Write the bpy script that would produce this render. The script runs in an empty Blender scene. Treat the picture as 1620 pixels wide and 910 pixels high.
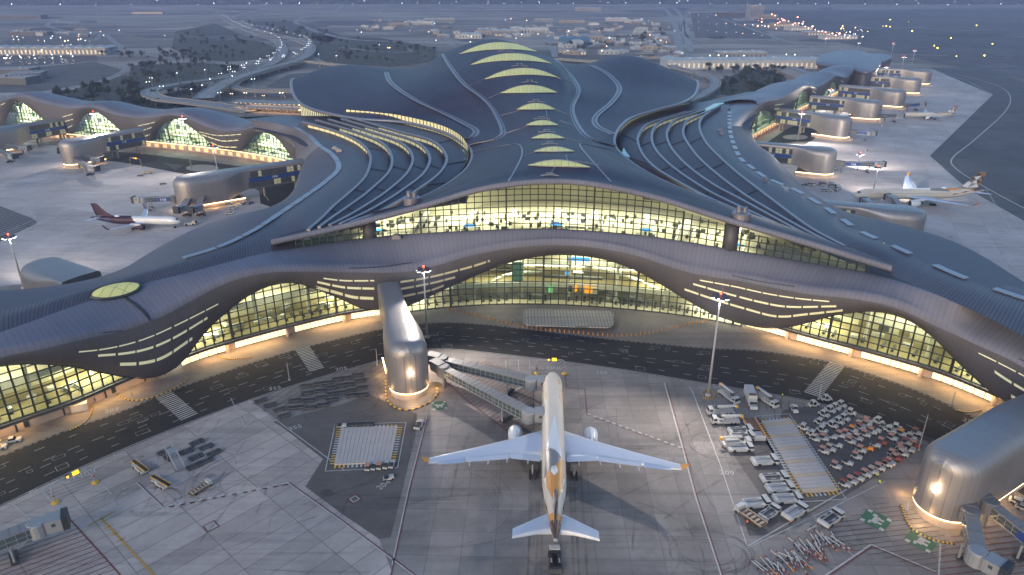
import bpy, bmesh, math, random
from mathutils import Vector, Matrix
from mathutils.bvhtree import BVHTree
rnd = random.Random(7)
PI = math.pi
# ------------------------------------------------------------------ camera
F = 1120.0; TH = math.radians(23.4); CH = 117.0
sc = bpy.context.scene
cd = bpy.data.cameras.new('camera'); cam = bpy.data.objects.new('camera', cd); sc.collection.objects.link(cam)
cam.location = (0, 0, CH); cam.rotation_euler = (PI/2 - TH, 0, 0)
cd.lens = F/1620*36; cd.sensor_width = 36; cd.sensor_fit = 'HORIZONTAL'; cd.clip_start = 1; cd.clip_end = 40000
sc.camera = cam
# ------------------------------------------------------------------ world, sun, exposure
SUN_EL = math.radians(7); SUN_AZ = math.radians(-150)     # azimuth measured from +Y towards +X, low behind the camera's left
w = bpy.data.worlds.new("World"); sc.world = w; w.use_nodes = True
nt = w.node_tree; bg = nt.nodes['Background']
sky = nt.nodes.new('ShaderNodeTexSky'); sky.sky_type = 'NISHITA'; sky.sun_disc = False
sky.sun_elevation = SUN_EL; sky.sun_rotation = SUN_AZ; sky.altitude = 50; sky.dust_density = 2.0; sky.ozone_density = 2.6
nt.links.new(sky.outputs[0], bg.inputs[0]); bg.inputs[1].default_value = 0.15
sd = bpy.data.lights.new('sun', 'SUN'); so = bpy.data.objects.new('sun', sd); sc.collection.objects.link(so)
sd.energy = 0.30; sd.angle = math.radians(14); sd.color = (1.0, 0.88, 0.84)
_d = Vector((math.sin(SUN_AZ)*math.cos(math.radians(30)), math.cos(SUN_AZ)*math.cos(math.radians(30)), math.sin(math.radians(30))))
so.rotation_euler = _d.to_track_quat('Z', 'Y').to_euler()
sc.view_settings.view_transform = 'Standard'; sc.view_settings.look = 'None'
sc.view_settings.exposure = 1.47; sc.view_settings.gamma = 1.0; sc.view_settings.use_curve_mapping = False
sc.cycles.max_bounces = 5; sc.cycles.diffuse_bounces = 2; sc.cycles.glossy_bounces = 2; sc.cycles.transparent_max_bounces = 12
sc.cycles.volume_bounces = 0; sc.cycles.transmission_bounces = 3
sc.cycles.sample_clamp_indirect = 4.0; sc.cycles.caustics_reflective = False; sc.cycles.caustics_refractive = False
sc.cycles.use_denoising = True
# ------------------------------------------------------------------ pixel -> world
ST, CT = math.sin(TH), math.cos(TH)
def P(x, y, h=0.0):
    u = (x-810)/F; v = (y-455)/F
    t = (CH-h)/(ST+v*CT)
    return Vector((u*t, t*(CT-v*ST), h))
def PD(x, y, D):
    u = (x-810)/F; v = (y-455)/F
    t = D/(CT-v*ST)
    return Vector((u*t, D, CH-t*(ST+v*CT)))
def pix(p):
    rel = Vector(p)-Vector((0, 0, CH)); z = rel.y*CT-rel.z*ST; dn = -(rel.y*ST+rel.z*CT)
    return (810+F*rel.x/z, 455+F*dn/z)
def raydir(x, y):
    u = (x-810)/F; v = (y-455)/F
    return Vector((u, CT-v*ST, -(ST+v*CT))).normalized()
def onto(bvh, x, y, lift=0.0):
    hit, n, i, d = bvh.ray_cast(Vector((0, 0, CH)), raydir(x, y))
    if hit is None: return None
    if n.dot(raydir(x, y)) > 0: n = -n
    return hit + n*lift
# ------------------------------------------------------------------ scene graph
C = sc.collection
def tag(o, label=None, cat=None, group=None, kind=None):
    if label: o['label'] = label
    if cat: o['category'] = cat
    if group: o['group'] = group
    if kind: o['kind'] = kind
    return o
def empty(name, loc=(0, 0, 0), rz=0.0, label=None, cat=None, group=None):
    o = bpy.data.objects.new(name, None); C.objects.link(o); o.location = loc; o.rotation_euler = (0, 0, rz)
    return tag(o, label, cat, group)
def copy_tree(o, parent=None):
    c = o.copy(); C.objects.link(c); c.parent = parent
    for ch in o.children: copy_tree(ch, c)
    return c
class MB:
    def __init__(s): s.v = []; s.f = []; s.uv = []; s.mi = []; s.cur = 0
    def quad(s, pts, uvs=None):
        b = len(s.v); s.v += [tuple(p) for p in pts]; s.f.append(tuple(range(b, b+len(pts)))); s.uv.append(uvs); s.mi.append(s.cur)
    def box(s, c, d, rz=0.0, ry=0.0, M=None):
        x, y, z = [k/2 for k in d]
        vs = [Vector((i*x, j*y, k*z)) for i in (-1, 1) for j in (-1, 1) for k in (-1, 1)]
        R = Matrix.Rotation(rz, 3, 'Z') @ Matrix.Rotation(ry, 3, 'Y')
        b = len(s.v)
        for v in vs:
            q = R @ v + Vector(c)
            if M is not None: q = M @ q
            s.v.append(tuple(q))
        for f in ((0, 1, 3, 2), (4, 6, 7, 5), (0, 4, 5, 1), (2, 3, 7, 6), (0, 2, 6, 4), (1, 5, 7, 3)):
            s.f.append(tuple(b+i for i in f)); s.uv.append(None); s.mi.append(s.cur)
    def hexa(s, bot, top):      # 4 bottom pts, 4 top pts
        b = len(s.v); s.v += [tuple(p) for p in bot]+[tuple(p) for p in top]
        for f in ((3, 2, 1, 0), (4, 5, 6, 7), (0, 1, 5, 4), (1, 2, 6, 5), (2, 3, 7, 6), (3, 0, 4, 7)):
            s.f.append(tuple(b+i for i in f)); s.uv.append(None); s.mi.append(s.cur)
    def bar(s, a, b_, w, hh=None, up=(0, 0, 1)):
        a = Vector(a); b_ = Vector(b_); hh = hh or w
        d = (b_-a)
        if d.length < 1e-6: return
        d.normalize(); u = Vector(up)
        if abs(d.dot(u)) > .98: u = Vector((1, 0, 0))
        sx = d.cross(u).normalized()*w/2; sz = sx.cross(d).normalized()*hh/2
        s.hexa([a-sx-sz, a+sx-sz, a+sx+sz, a-sx+sz], [b_-sx-sz, b_+sx-sz, b_+sx+sz, b_-sx+sz])
    def tube(s, pts, rad, n=8, cap=True):
        pts = [Vector(p) for p in pts]
        if not hasattr(rad, '__len__'): rad = [rad]*len(pts)
        rings = []
        for i, p in enumerate(pts):
            d = (pts[min(i+1, len(pts)-1)]-pts[max(i-1, 0)]).normalized()
            u = Vector((0, 0, 1)) if abs(d.z) < .9 else Vector((0, 1, 0))
            a = d.cross(u).normalized(); b_ = a.cross(d).normalized()
            base = len(s.v)
            for k in range(n):
                t = 2*PI*k/n; s.v.append(tuple(p+(a*math.cos(t)+b_*math.sin(t))*rad[i]))
            rings.append(base)
        for i in range(len(rings)-1):
            for k in range(n):
                k2 = (k+1) % n
                s.f.append((rings[i]+k, rings[i]+k2, rings[i+1]+k2, rings[i+1]+k)); s.uv.append(None); s.mi.append(s.cur)
        if cap:
            s.f.append(tuple(rings[0]+k for k in reversed(range(n)))); s.uv.append(None); s.mi.append(s.cur)
            s.f.append(tuple(rings[-1]+k for k in range(n))); s.uv.append(None); s.mi.append(s.cur)
    def lathe(s, prof, c=(0, 0, 0), n=16, axis='z'):
        rings = []
        for r, z in prof:
            b = len(s.v)
            for k in range(n):
                t = 2*PI*k/n
                q = (r*math.cos(t), r*math.sin(t), z) if axis == 'z' else ((z, r*math.cos(t), r*math.sin(t)) if axis == 'x' else (r*math.cos(t), z, r*math.sin(t)))
                s.v.append((c[0]+q[0], c[1]+q[1], c[2]+q[2]))
            rings.append(b)
        for i in range(len(rings)-1):
            for k in range(n):
                k2 = (k+1) % n
                s.f.append((rings[i]+k, rings[i]+k2, rings[i+1]+k2, rings[i+1]+k)); s.uv.append(None); s.mi.append(s.cur)
        s.f.append(tuple(rings[0]+k for k in reversed(range(n)))); s.uv.append(None); s.mi.append(s.cur)
        s.f.append(tuple(rings[-1]+k for k in range(n))); s.uv.append(None); s.mi.append(s.cur)
    def wheel(s, c, r, wd, n=12):
        s.lathe([(r*.55, -wd/2), (r*.92, -wd/2), (r, -wd*.3), (r, wd*.3), (r*.92, wd/2), (r*.55, wd/2)], c, n, 'y')
    def grid(s, rows, uvr=None, closed=False):
        b = len(s.v); nv = len(rows[0])
        for r in rows: s.v += [tuple(p) for p in r]
        for i in range(len(rows)-1):
            for j in range(nv-1 if not closed else nv):
                j2 = (j+1) % nv
                s.f.append((b+i*nv+j, b+i*nv+j2, b+(i+1)*nv+j2, b+(i+1)*nv+j))
                s.uv.append([uvr[i][j], uvr[i][j2], uvr[i+1][j2], uvr[i+1][j]] if uvr else None); s.mi.append(s.cur)
    def build(s, name, mats, parent=None, smooth=False, fix=False):
        me = bpy.data.meshes.new(name); me.from_pydata(s.v, [], s.f)
        if not isinstance(mats, (list, tuple)): mats = [mats]
        for m in mats: me.materials.append(m)
        if any(u for u in s.uv):
            ul = me.uv_layers.new(name='UVMap'); k = 0
            for f, u in zip(s.f, s.uv):
                for q in range(len(f)):
                    ul.data[k].uv = u[q] if u else (0, 0)
                    k += 1
        if len(mats) > 1: me.polygons.foreach_set('material_index', s.mi)
        if smooth: me.polygons.foreach_set('use_smooth', [True]*len(me.polygons))
        me.update()
        if fix:
            bm = bmesh.new(); bm.from_mesh(me); bmesh.ops.remove_doubles(bm, verts=bm.verts, dist=.001); bmesh.ops.recalc_face_normals(bm, faces=bm.faces); bm.to_mesh(me); bm.free()
        o = bpy.data.objects.new(name, me); C.objects.link(o)
        if parent is not None: o.parent = parent
        return o
    def bvh(s): return BVHTree.FromPolygons([Vector(v) for v in s.v], s.f)
def CR(p0, p1, p2, p3, t):
    return 0.5*((2*p1)+(p2-p0)*t+(2*p0-5*p1+4*p2-p3)*t*t+(3*p1-p0-3*p2+p3)*t*t*t)
def spl(pts, n):            # Catmull-Rom through pts, n samples per span
    out = []
    N = len(pts)
    for i in range(N-1):
        a = pts[i-1] if i > 0 else pts[0]*2-pts[1]
        d = pts[i+2] if i+2 < N else pts[-1]*2-pts[-2]
        for k in range(n): out.append(CR(a, pts[i], pts[i+1], d, k/n))
    out.append(pts[-1].copy())
    return out
def resample(pts, n):       # n points evenly by arc length
    L = [0]
    for a, b in zip(pts, pts[1:]): L.append(L[-1]+(b-a).length)
    out = []; j = 0
    for i in range(n):
        s = L[-1]*i/(n-1)
        while j < len(L)-2 and L[j+1] < s: j += 1
        k = (s-L[j])/max(1e-9, L[j+1]-L[j]); out.append(pts[j].lerp(pts[j+1], min(1, max(0, k))))
    return out
def loft(rails, nu, nv):    # rails with equal counts; nu samples along each span of a rail, nv across each rail gap
    dense = [spl(r, nu) for r in rails]; cols = []
    for i in range(len(dense[0])):
        cols.append(spl([d[i] for d in dense], nv))
    rows = [[cols[i][j] for i in range(len(cols))] for j in range(len(cols[0]))]
    return rows
def uvrows(rows):           # metres along / across
    U = []
    mid = rows[len(rows)//2]; su = [0]
    for a, b in zip(mid, mid[1:]): su.append(su[-1]+(b-a).length)
    midc = len(rows[0])//2
    sv = [0]
    for r0, r1 in zip(rows, rows[1:]): sv.append(sv[-1]+(r1[midc]-r0[midc]).length)
    return [[(su[j], sv[i]) for j in range(len(rows[0]))] for i in range(len(rows))]
# ------------------------------------------------------------------ materials
M = {}
def newmat(name):
    m = bpy.data.materials.new(name); m.use_nodes = True; M[name] = m
    return m, m.node_tree, m.node_tree.nodes['Principled BSDF']
def N(nt, t, **k):
    n = nt.nodes.new(t)
    for a, b in k.items():
        if a.startswith('i_'):
            key = a[2:]; n.inputs[int(key) if key.isdigit() else key].default_value = b
        else: setattr(n, a, b)
    return n
def plain(name, col, rough=.6, metal=0.0, noise=.12, scale=1.5, spec=.5, bump=0.0):
    m, nt, p = newmat(name)
    p.inputs['Roughness'].default_value = rough; p.inputs['Metallic'].default_value = metal; p.inputs['Specular IOR Level'].default_value = spec
    tc = N(nt, 'ShaderNodeTexCoord'); nz = N(nt, 'ShaderNodeTexNoise', i_Scale=scale, i_Detail=5.0)
    nt.links.new(tc.outputs['Object'], nz.inputs['Vector'])
    mr = N(nt, 'ShaderNodeMapRange', i_3=1-noise, i_4=1+noise); nt.links.new(nz.outputs['Fac'], mr.inputs[0])
    mx = N(nt, 'ShaderNodeMix', data_type='RGBA', blend_type='MULTIPLY'); mx.inputs[0].default_value = 1
    mx.inputs[6].default_value = (*col, 1); nt.links.new(mr.outputs[0], mx.inputs[7]); nt.links.new(mx.outputs[2], p.inputs['Base Color'])
    return m
def emis(name, col, st, sample=False):
    m, nt, p = newmat(name)
    p.inputs['Base Color'].default_value = (*col, 1); p.inputs['Emission Color'].default_value = (*col, 1); p.inputs['Emission Strength'].default_value = st
    m.cycles.emission_sampling = 'AUTO' if sample else 'NONE'
    return m
def panelmat(name, col, pu, pv, line=.55, lw=.02, rough=.42, metal=.55, strip=0.0, tint=.10, bump=.3, stain=.12, spec=.5):
    """metal sheet with seams every pu x pv metres of UV"""
    m, nt, p = newmat(name)
    p.inputs['Roughness'].default_value = rough; p.inputs['Metallic'].default_value = metal; p.inputs['Specular IOR Level'].default_value = spec
    tc = N(nt, 'ShaderNodeTexCoord'); br = N(nt, 'ShaderNodeTexBrick')
    br.offset = 0; br.inputs['Scale'].default_value = 1; br.inputs['Mortar Size'].default_value = lw; br.inputs['Mortar Smooth'].default_value = .3
    br.inputs['Brick Width'].default_value = pu; br.inputs['Row Height'].default_value = pv; br.inputs['Bias'].default_value = 0
    br.inputs['Color1'].default_value = (1-tint, 1-tint, 1-tint, 1); br.inputs['Color2'].default_value = (1+tint, 1+tint, 1+tint, 1)
    br.inputs['Mortar'].default_value = (line, line, line, 1)
    nt.links.new(tc.outputs['UV'], br.inputs['Vector'])
    nz = N(nt, 'ShaderNodeTexNoise', i_Scale=.05, i_Detail=6.0); nt.links.new(tc.outputs['UV'], nz.inputs['Vector'])
    mr = N(nt, 'ShaderNodeMapRange', i_1=.3, i_2=.7, i_3=1-stain, i_4=1+stain); nt.links.new(nz.outputs['Fac'], mr.inputs[0])
    mx = N(nt, 'ShaderNodeMix', data_type='RGBA', blend_type='MULTIPLY'); mx.inputs[0].default_value = 1; mx.inputs[6].default_value = (*col, 1)
    nt.links.new(br.outputs['Color'], mx.inputs[7])
    m2 = N(nt, 'ShaderNodeMix', data_type='RGBA', blend_type='MULTIPLY'); m2.inputs[0].default_value = 1
    nt.links.new(mx.outputs[2], m2.inputs[6]); nt.links.new(mr.outputs[0], m2.inputs[7]); nt.links.new(m2.outputs[2], p.inputs['Base Color'])
    mr2 = N(nt, 'ShaderNodeMapRange', i_3=rough-.08, i_4=rough+.1); nt.links.new(nz.outputs['Fac'], mr2.inputs[0]); nt.links.new(mr2.outputs[0], p.inputs['Roughness'])
    bp = N(nt, 'ShaderNodeBump', i_Strength=bump, i_Distance=.05, invert=True); nt.links.new(br.outputs['Fac'], bp.inputs['Height']); nt.links.new(bp.outputs[0], p.inputs['Normal'])
    return m
def slabmat(name, col, sx, sy, rot, line=.72, var=.10, stain=.25, rough=.75, lw=.10, tint2=None):
    """paving in world metres: joints, per-slab tone, stains and tyre smears"""
    m, nt, p = newmat(name); p.inputs['Roughness'].default_value = rough; L = nt.links
    tc = N(nt, 'ShaderNodeTexCoord'); mp = N(nt, 'ShaderNodeMapping'); mp.inputs['Rotation'].default_value = (0, 0, rot); L.new(tc.outputs['Object'], mp.inputs[0])
    br = N(nt, 'ShaderNodeTexBrick'); br.offset = 0; br.inputs['Scale'].default_value = 1; br.inputs['Mortar Size'].default_value = lw; br.inputs['Mortar Smooth'].default_value = .2
    br.inputs['Brick Width'].default_value = sx; br.inputs['Row Height'].default_value = sy
    br.inputs['Color1'].default_value = (1-var, 1-var, 1-var, 1); br.inputs['Color2'].default_value = (1+var, 1+var, 1+var, 1); br.inputs['Mortar'].default_value = (line, line, line, 1)
    L.new(mp.outputs[0], br.inputs['Vector'])
    n1 = N(nt, 'ShaderNodeTexNoise', i_Scale=.035, i_Detail=8.0, i_Roughness=.6, i_Distortion=.8); L.new(tc.outputs['Object'], n1.inputs['Vector'])
    r1 = N(nt, 'ShaderNodeMapRange', i_1=.3, i_2=.7, i_3=1-stain, i_4=1+stain*.6); L.new(n1.outputs['Fac'], r1.inputs[0])
    n2 = N(nt, 'ShaderNodeTexNoise', i_Scale=.5, i_Detail=9.0, i_Roughness=.7); L.new(tc.outputs['Object'], n2.inputs['Vector'])
    r2 = N(nt, 'ShaderNodeMapRange', i_1=.3, i_2=.7, i_3=.90, i_4=1.08); L.new(n2.outputs['Fac'], r2.inputs[0])
    # long tyre smears
    mp3 = N(nt, 'ShaderNodeMapping'); mp3.inputs['Rotation'].default_value = (0, 0, rot+.25); mp3.inputs['Scale'].default_value = (.012, .35, 1); L.new(tc.outputs['Object'], mp3.inputs[0])
    n3 = N(nt, 'ShaderNodeTexNoise', i_Scale=1.0, i_Detail=4.0, i_Distortion=1.5); L.new(mp3.outputs[0], n3.inputs['Vector'])
    r3 = N(nt, 'ShaderNodeMapRange', i_1=.35, i_2=.5, i_3=.84, i_4=1.0); L.new(n3.outputs['Fac'], r3.inputs[0])
    cur = None
    base = N(nt, 'ShaderNodeMix', data_type='RGBA'); base.inputs[6].default_value = (*col, 1); base.inputs[7].default_value = (*(tint2 or col), 1); L.new(n1.outputs['Fac'], base.inputs[0])
    cur = base.outputs[2]
    for src in (br.outputs['Color'], r1.outputs[0], r2.outputs[0], r3.outputs[0]):
        mx = N(nt, 'ShaderNodeMix', data_type='RGBA', blend_type='MULTIPLY'); mx.inputs[0].default_value = 1
        L.new(cur, mx.inputs[6]); L.new(src, mx.inputs[7]); cur = mx.outputs[2]
    L.new(cur, p.inputs['Base Color'])
    return m
def glassmat(name, tint, gloss=.12):
    m, nt, p = newmat(name); nt.nodes.remove(p); out = nt.nodes['Material Output']
    tr = N(nt, 'ShaderNodeBsdfTransparent'); tr.inputs[0].default_value = (*tint, 1)
    gl = N(nt, 'ShaderNodeBsdfGlossy'); gl.inputs['Roughness'].default_value = .06; gl.inputs['Color'].default_value = (.8, .9, 1, 1)
    fr = N(nt, 'ShaderNodeFresnel'); fr.inputs[0].default_value = 1.5
    ma = N(nt, 'ShaderNodeMath', operation='MULTIPLY_ADD'); ma.inputs[1].default_value = .8; ma.inputs[2].default_value = gloss*.3
    nt.links.new(fr.outputs[0], ma.inputs[0]); mx = N(nt, 'ShaderNodeMixShader')
    nt.links.new(ma.outputs[0], mx.inputs[0]); nt.links.new(tr.outputs[0], mx.inputs[1]); nt.links.new(gl.outputs[0], mx.inputs[2]); nt.links.new(mx.outputs[0], out.inputs[0])
    return m
# structure colours
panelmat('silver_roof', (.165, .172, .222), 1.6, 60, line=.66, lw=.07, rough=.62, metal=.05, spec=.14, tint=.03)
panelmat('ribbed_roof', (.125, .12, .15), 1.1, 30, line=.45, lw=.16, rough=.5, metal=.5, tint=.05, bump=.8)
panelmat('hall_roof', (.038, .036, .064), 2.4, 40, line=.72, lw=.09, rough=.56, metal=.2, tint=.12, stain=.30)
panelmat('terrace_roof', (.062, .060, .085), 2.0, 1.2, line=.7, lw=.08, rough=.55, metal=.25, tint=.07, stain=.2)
panelmat('skirt_metal', (.125, .12, .135), 1.3, 80, line=.75, lw=.04, rough=.55, metal=.3, tint=.03)
panelmat('pod_metal', (.30, .285, .29), 1.2, 50, line=.74, lw=.06, rough=.44, metal=.55, tint=.03)
panelmat('pier_roof', (.20, .195, .235), 1.6, 60, line=.8, lw=.05, rough=.48, metal=.5, tint=.03)
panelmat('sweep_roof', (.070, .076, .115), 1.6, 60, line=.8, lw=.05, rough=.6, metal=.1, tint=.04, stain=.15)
plain('rim_metal', (.27, .26, .30), .45, .6, .06)
plain('seam_dark', (.05, .05, .06), .6, .2)
plain('strip_white', (.24, .27, .34), .35, .3, .08)
plain('mullion', (.045, .055, .05), .5, .3)
plain('soffit_dark', (.07, .065, .07), .6, .1)
glassmat('glass', (.86, .93, .80)); glassmat('glass_rear', (.80, .93, .84)); glassmat('glass_blue', (.45, .6, .65), .3)

_on = 'first second third fourth fifth sixth seventh eighth ninth tenth eleventh twelfth thirteenth fourteenth fifteenth sixteenth seventeenth eighteenth nineteenth'.split()
_te = ['', '', 'twent', 'thirt', 'fort', 'fift', 'sixt', 'sevent', 'eight', 'ninet']
def nth(i):
    n = i+1
    if n < 20: return _on[n-1]
    if n >= 100: return 'hundred and '+nth(i-100) if n > 100 else 'hundredth'
    return _te[n//10]+('ieth' if n % 10 == 0 else 'y-'+_on[n % 10-1])
# ================================================================== walls traced on the ground plan
class Wall:
    def __init__(s, pts, nrm=None):
        s.p = [Vector((q.x, q.y, 0)) for q in pts]; n = len(s.p)
        if nrm is None:
            nrm = []
            for i in range(n):
                d = (s.p[min(i+1, n-1)]-s.p[max(i-1, 0)]).normalized(); q = Vector((d.y, -d.x, 0)); nrm.append(q)
        s.n = nrm; s.L = [0]
        for a, b in zip(s.p, s.p[1:]): s.L.append(s.L[-1]+(b-a).length)
        s.r = [q.x/q.y for q in s.p]
    def off(s, o): return Wall([p+n*o for p, n in zip(s.p, s.n)], s.n)
    def hit(s, x, y):
        u = (x-810)/F; v = (y-455)/F; r = u/(CT-v*ST); lo = 0
        for i in range(len(s.r)-1):
            a, b = s.r[i], s.r[i+1]
            if min(a, b) <= r <= max(a, b):
                k = (r-a)/(b-a) if b != a else 0; p = s.p[i].lerp(s.p[i+1], k)
                return i+k, Vector((p.x, p.y, CH-p.y*(ST+v*CT)/(CT-v*ST)))
        i = 0 if r < s.r[0] else len(s.p)-1
        p = s.p[i]; return float(i), Vector((p.x, p.y, CH-p.y*(ST+v*CT)/(CT-v*ST)))
    def at(s, k, o=0.0, h=0.0):
        i = max(0, min(len(s.p)-2, int(k))); f = min(1, max(0, k-i)); p = s.p[i].lerp(s.p[i+1], f); n = s.n[i].lerp(s.n[i+1], f)
        return Vector((p.x+n.x*o, p.y+n.y*o, h))
    def k_of(s, L):
        import bisect
        i = max(0, min(len(s.L)-2, bisect.bisect(s.L, L)-1)); return i+(L-s.L[i])/(s.L[i+1]-s.L[i])
    def L_of(s, k):
        i = max(0, min(len(s.p)-2, int(k))); return s.L[i]+(s.L[i+1]-s.L[i])*(k-i)
def pxs(lst, n=4): return spl([Vector((a[0], a[1], 0)) for a in lst], n)
def hfun(wall, lst, n=4):      # height along a wall traced by pixels
    t = [(lambda r: (r[0], r[1].z))(wall.hit(q.x, q.y)) for q in pxs(lst, n)]
    t.sort(key=lambda a: a[0])
    ks = [a[0] for a in t]; hs = [a[1] for a in t]
    import bisect
    def f(k):
        i = bisect.bisect(ks, k)
        if i == 0: return hs[0]
        if i >= len(ks): return hs[-1]
        a = (k-ks[i-1])/max(1e-6, ks[i]-ks[i-1]); return hs[i-1]*(1-a)+hs[i]*a
    return f
def cross(o, d, poly):        # first crossing of a 2D ray with a polyline of 3D points
    best = None
    for a, b in zip(poly, poly[1:]):
        ex, ey = b.x-a.x, b.y-a.y; den = d.x*ey-d.y*ex
        if abs(den) < 1e-9: continue
        t = ((a.x-o.x)*ey-(a.y-o.y)*ex)/den; k = ((a.x-o.x)*d.y-(a.y-o.y)*d.x)/den
        if t > 0 and -1e-6 <= k <= 1+1e-6 and (best is None or t < best[0]): best = (t, a.lerp(b, k))
    return best[1] if best else None
term = empty('airport_terminal', (40, 300, 0), 0, 'sprawling airport terminal with wavy silver roofs, dark blue central hall roof and glowing glass arches', 'airport terminal')
def tb(mb, name, mat, parent=None, **k):
    o = mb.build(name, mat, None, **k); par = parent or term; o.parent = par
    if par is term: o.matrix_parent_inverse = term_inv
    return o
bpy.context.view_layer.update(); term_inv = Matrix.Translation((-40, -300, 0))
# ------------------------------------------------------------------ front facade
G = Wall(spl([P(x, y) for x, y in [(-160, 775), (-60, 722), (0, 696), (110, 657), (200, 618), (300, 578), (353, 560), (450, 533), (540, 511), (600, 501), (647, 494), (720, 486), (807, 482), (907, 484), (1000, 491), (1080, 500), (1150, 512), (1207, 526), (1280, 547), (1380, 574), (1480, 604), (1560, 636), (1640, 672), (1760, 730)]], 6))
nose_px = [(-160, 625), (-60, 585), (0, 566), (70, 552), (133, 537), (190, 525), (233, 511), (267, 496), (300, 478), (333, 460), (367, 445), (400, 436), (433, 431), (485, 430), (540, 431), (600, 432), (650, 430), (700, 418), (740, 406), (775, 399), (807, 393), (873, 388), (940, 392), (1007, 405), (1080, 429), (1130, 439), (1180, 447), (1230, 457), (1280, 466), (1347, 473), (1413, 486), (1480, 516), (1547, 547), (1620, 582), (1690, 640), (1760, 700)]
edge_px = [(-160, 668), (-110, 625), (-60, 592), (0, 579), (50, 575), (110, 579), (160, 589), (205, 597), (235, 598), (267, 588), (290, 570), (310, 543), (333, 516), (367, 486), (400, 463), (433, 450), (467, 447), (500, 457), (540, 473), (566, 485), (590, 490), (643, 484), (690, 463), (740, 441), (790, 420), (840, 407), (873, 403), (907, 403), (957, 410), (1007, 428), (1040, 446), (1080, 470), (1120, 493), (1157, 507), (1197, 517), (1230, 519), (1267, 513), (1313, 500), (1347, 494), (1380, 492), (1413, 497), (1447, 511), (1480, 536), (1513, 570), (1553, 607), (1600, 645), (1660, 690), (1760, 735)]
OV = 7.0
Gn = G.off(OV); Ge = G.off(1.2)
hN = hfun(Gn, nose_px); hE = hfun(Ge, edge_px)
inner = spl([P(x, y, h) for x, y, h in [(-160, 565, 30), (-60, 543, 30), (0, 526, 30), (110, 487, 30), (220, 451, 30), (300, 431, 30), (367, 413, 29.5), (427, 399, 29), (469, 393, 28.5), (519, 385, 28), (578, 377, 28), (643, 371, 29), (740, 366, 31), (840, 362, 32), (907, 364, 32), (1007, 372, 31), (1080, 382, 30), (1180, 399, 28.5), (1280, 416, 28), (1370, 431, 28), (1457, 456, 29.5), (1547, 495, 30), (1620, 533, 30), (1760, 612, 30)]], 6)
st = []; Lt = G.L[-1]; n = int(Lt/3.5)
for i in range(n+1): st.append(G.k_of(Lt*i/n*.9999))
sk_rows = []; NT = 12
for j in range(NT+1):
    t = j/NT; row = []
    for k in st:
        e, nz = min(hE(k), hN(k)-1.0), hN(k)
        row.append(G.at(k, 1.2+(OV-1.2)*math.sin(t*PI/2)**.85, e+(nz-e)*(t if nz-e < 6 else (1-math.cos(t*PI/2))*.35+t*.65)))
    sk_rows.append(row)
sk = MB(); sk.grid(sk_rows, uvrows(sk_rows)); tb(sk, 'facade_skirt', M['skirt_metal'], smooth=True); sk_bvh = sk.bvh()
rf_rows = []; NR = 22
ends = []
for k in st:
    o = G.at(k); nn = G.at(k, 1)-o; q = cross(o+nn*(OV-.5), -nn, inner)
    if q is None: q = o-nn*20+Vector((0, 0, 30))
    ends.append(q)
for j in range(NR+1):
    t = (j/NR)**1.6; row = []
    for k, q in zip(st, ends):
        a = G.at(k, OV, hN(k)); s_ = min(1, t/.16); bul = 2.6*math.sqrt(max(0, 1-(1-s_)**2))
        hh = a.z+(q.z-a.z)*(t*t*(3-2*t))+bul*(1-t)
        row.append(Vector((a.x+(q.x-a.x)*t, a.y+(q.y-a.y)*t, hh)))
    rf_rows.append(row)
rf = MB(); rf.grid(rf_rows, uvrows(rf_rows)); front_roof = tb(rf, 'front_roof', M['silver_roof'], smooth=True); rf_bvh = rf.bvh()
# thin bright seam of the roof edge
mb = MB(); mb.tube([r+Vector((0, 0, .0)) for r in sk_rows[0]], .28, 6); tb(mb, 'arch_rim', M['seam_dark'])
# ------------------------------------------------------------------ glazed arches with lit interiors
plain('floor_in', (.50, .47, .38), .5, 0, .12, .15); plain('wall_in', (.66, .64, .50), .6, 0, .2, .08); plain('seat_in', (.09, .10, .09), .6); plain('white_in', (.75, .76, .72), .5)
plain('carpet_in', (.27, .23, .12), .8, 0, .2, .2); plain('blue_in', (.02, .2, .55), .5); plain('concrete_wall', (.42, .33, .28), .8, 0, .1, .4)
emis('lit_soft', (.80, .74, .42), .085); emis('screen_orange', (1, .35, .02), .4); plain('teal_sign', (.2, .45, .40), .4); plain('louvre', (.14, .12, .12), .6, .3)
emis('lit_window', (1.0, .78, .42), .60); emis('lit_slit', (.84, .82, .54), .09); emis('ceiling_lamp', (1, .93, .72), 3); emis('glow_strip', (1, .62, .22), 9); emis('screen_blue', (.05, .35, 1), .5)
emis('screen_green', (.2, .7, .25), .35)
def lamp(kind, name, loc, energy, col, size=1.0, size_y=None, aim=None, parent=None, spot=None, blend=.5):
    d = bpy.data.lights.new(name, kind); d.energy = energy; d.color = col
    if kind == 'AREA':
        d.size = size
        if size_y: d.shape = 'RECTANGLE'; d.size_y = size_y
    elif kind == 'SPOT': d.spot_size = spot; d.spot_blend = blend; d.shadow_soft_size = size
    else: d.shadow_soft_size = size
    o = bpy.data.objects.new(name, d); C.objects.link(o); o.location = loc
    v = Vector(aim) if aim is not None else Vector((0, 0, -1))
    o.rotation_euler = v.to_track_quat('-Z', 'Y').to_euler()
    return o
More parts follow.
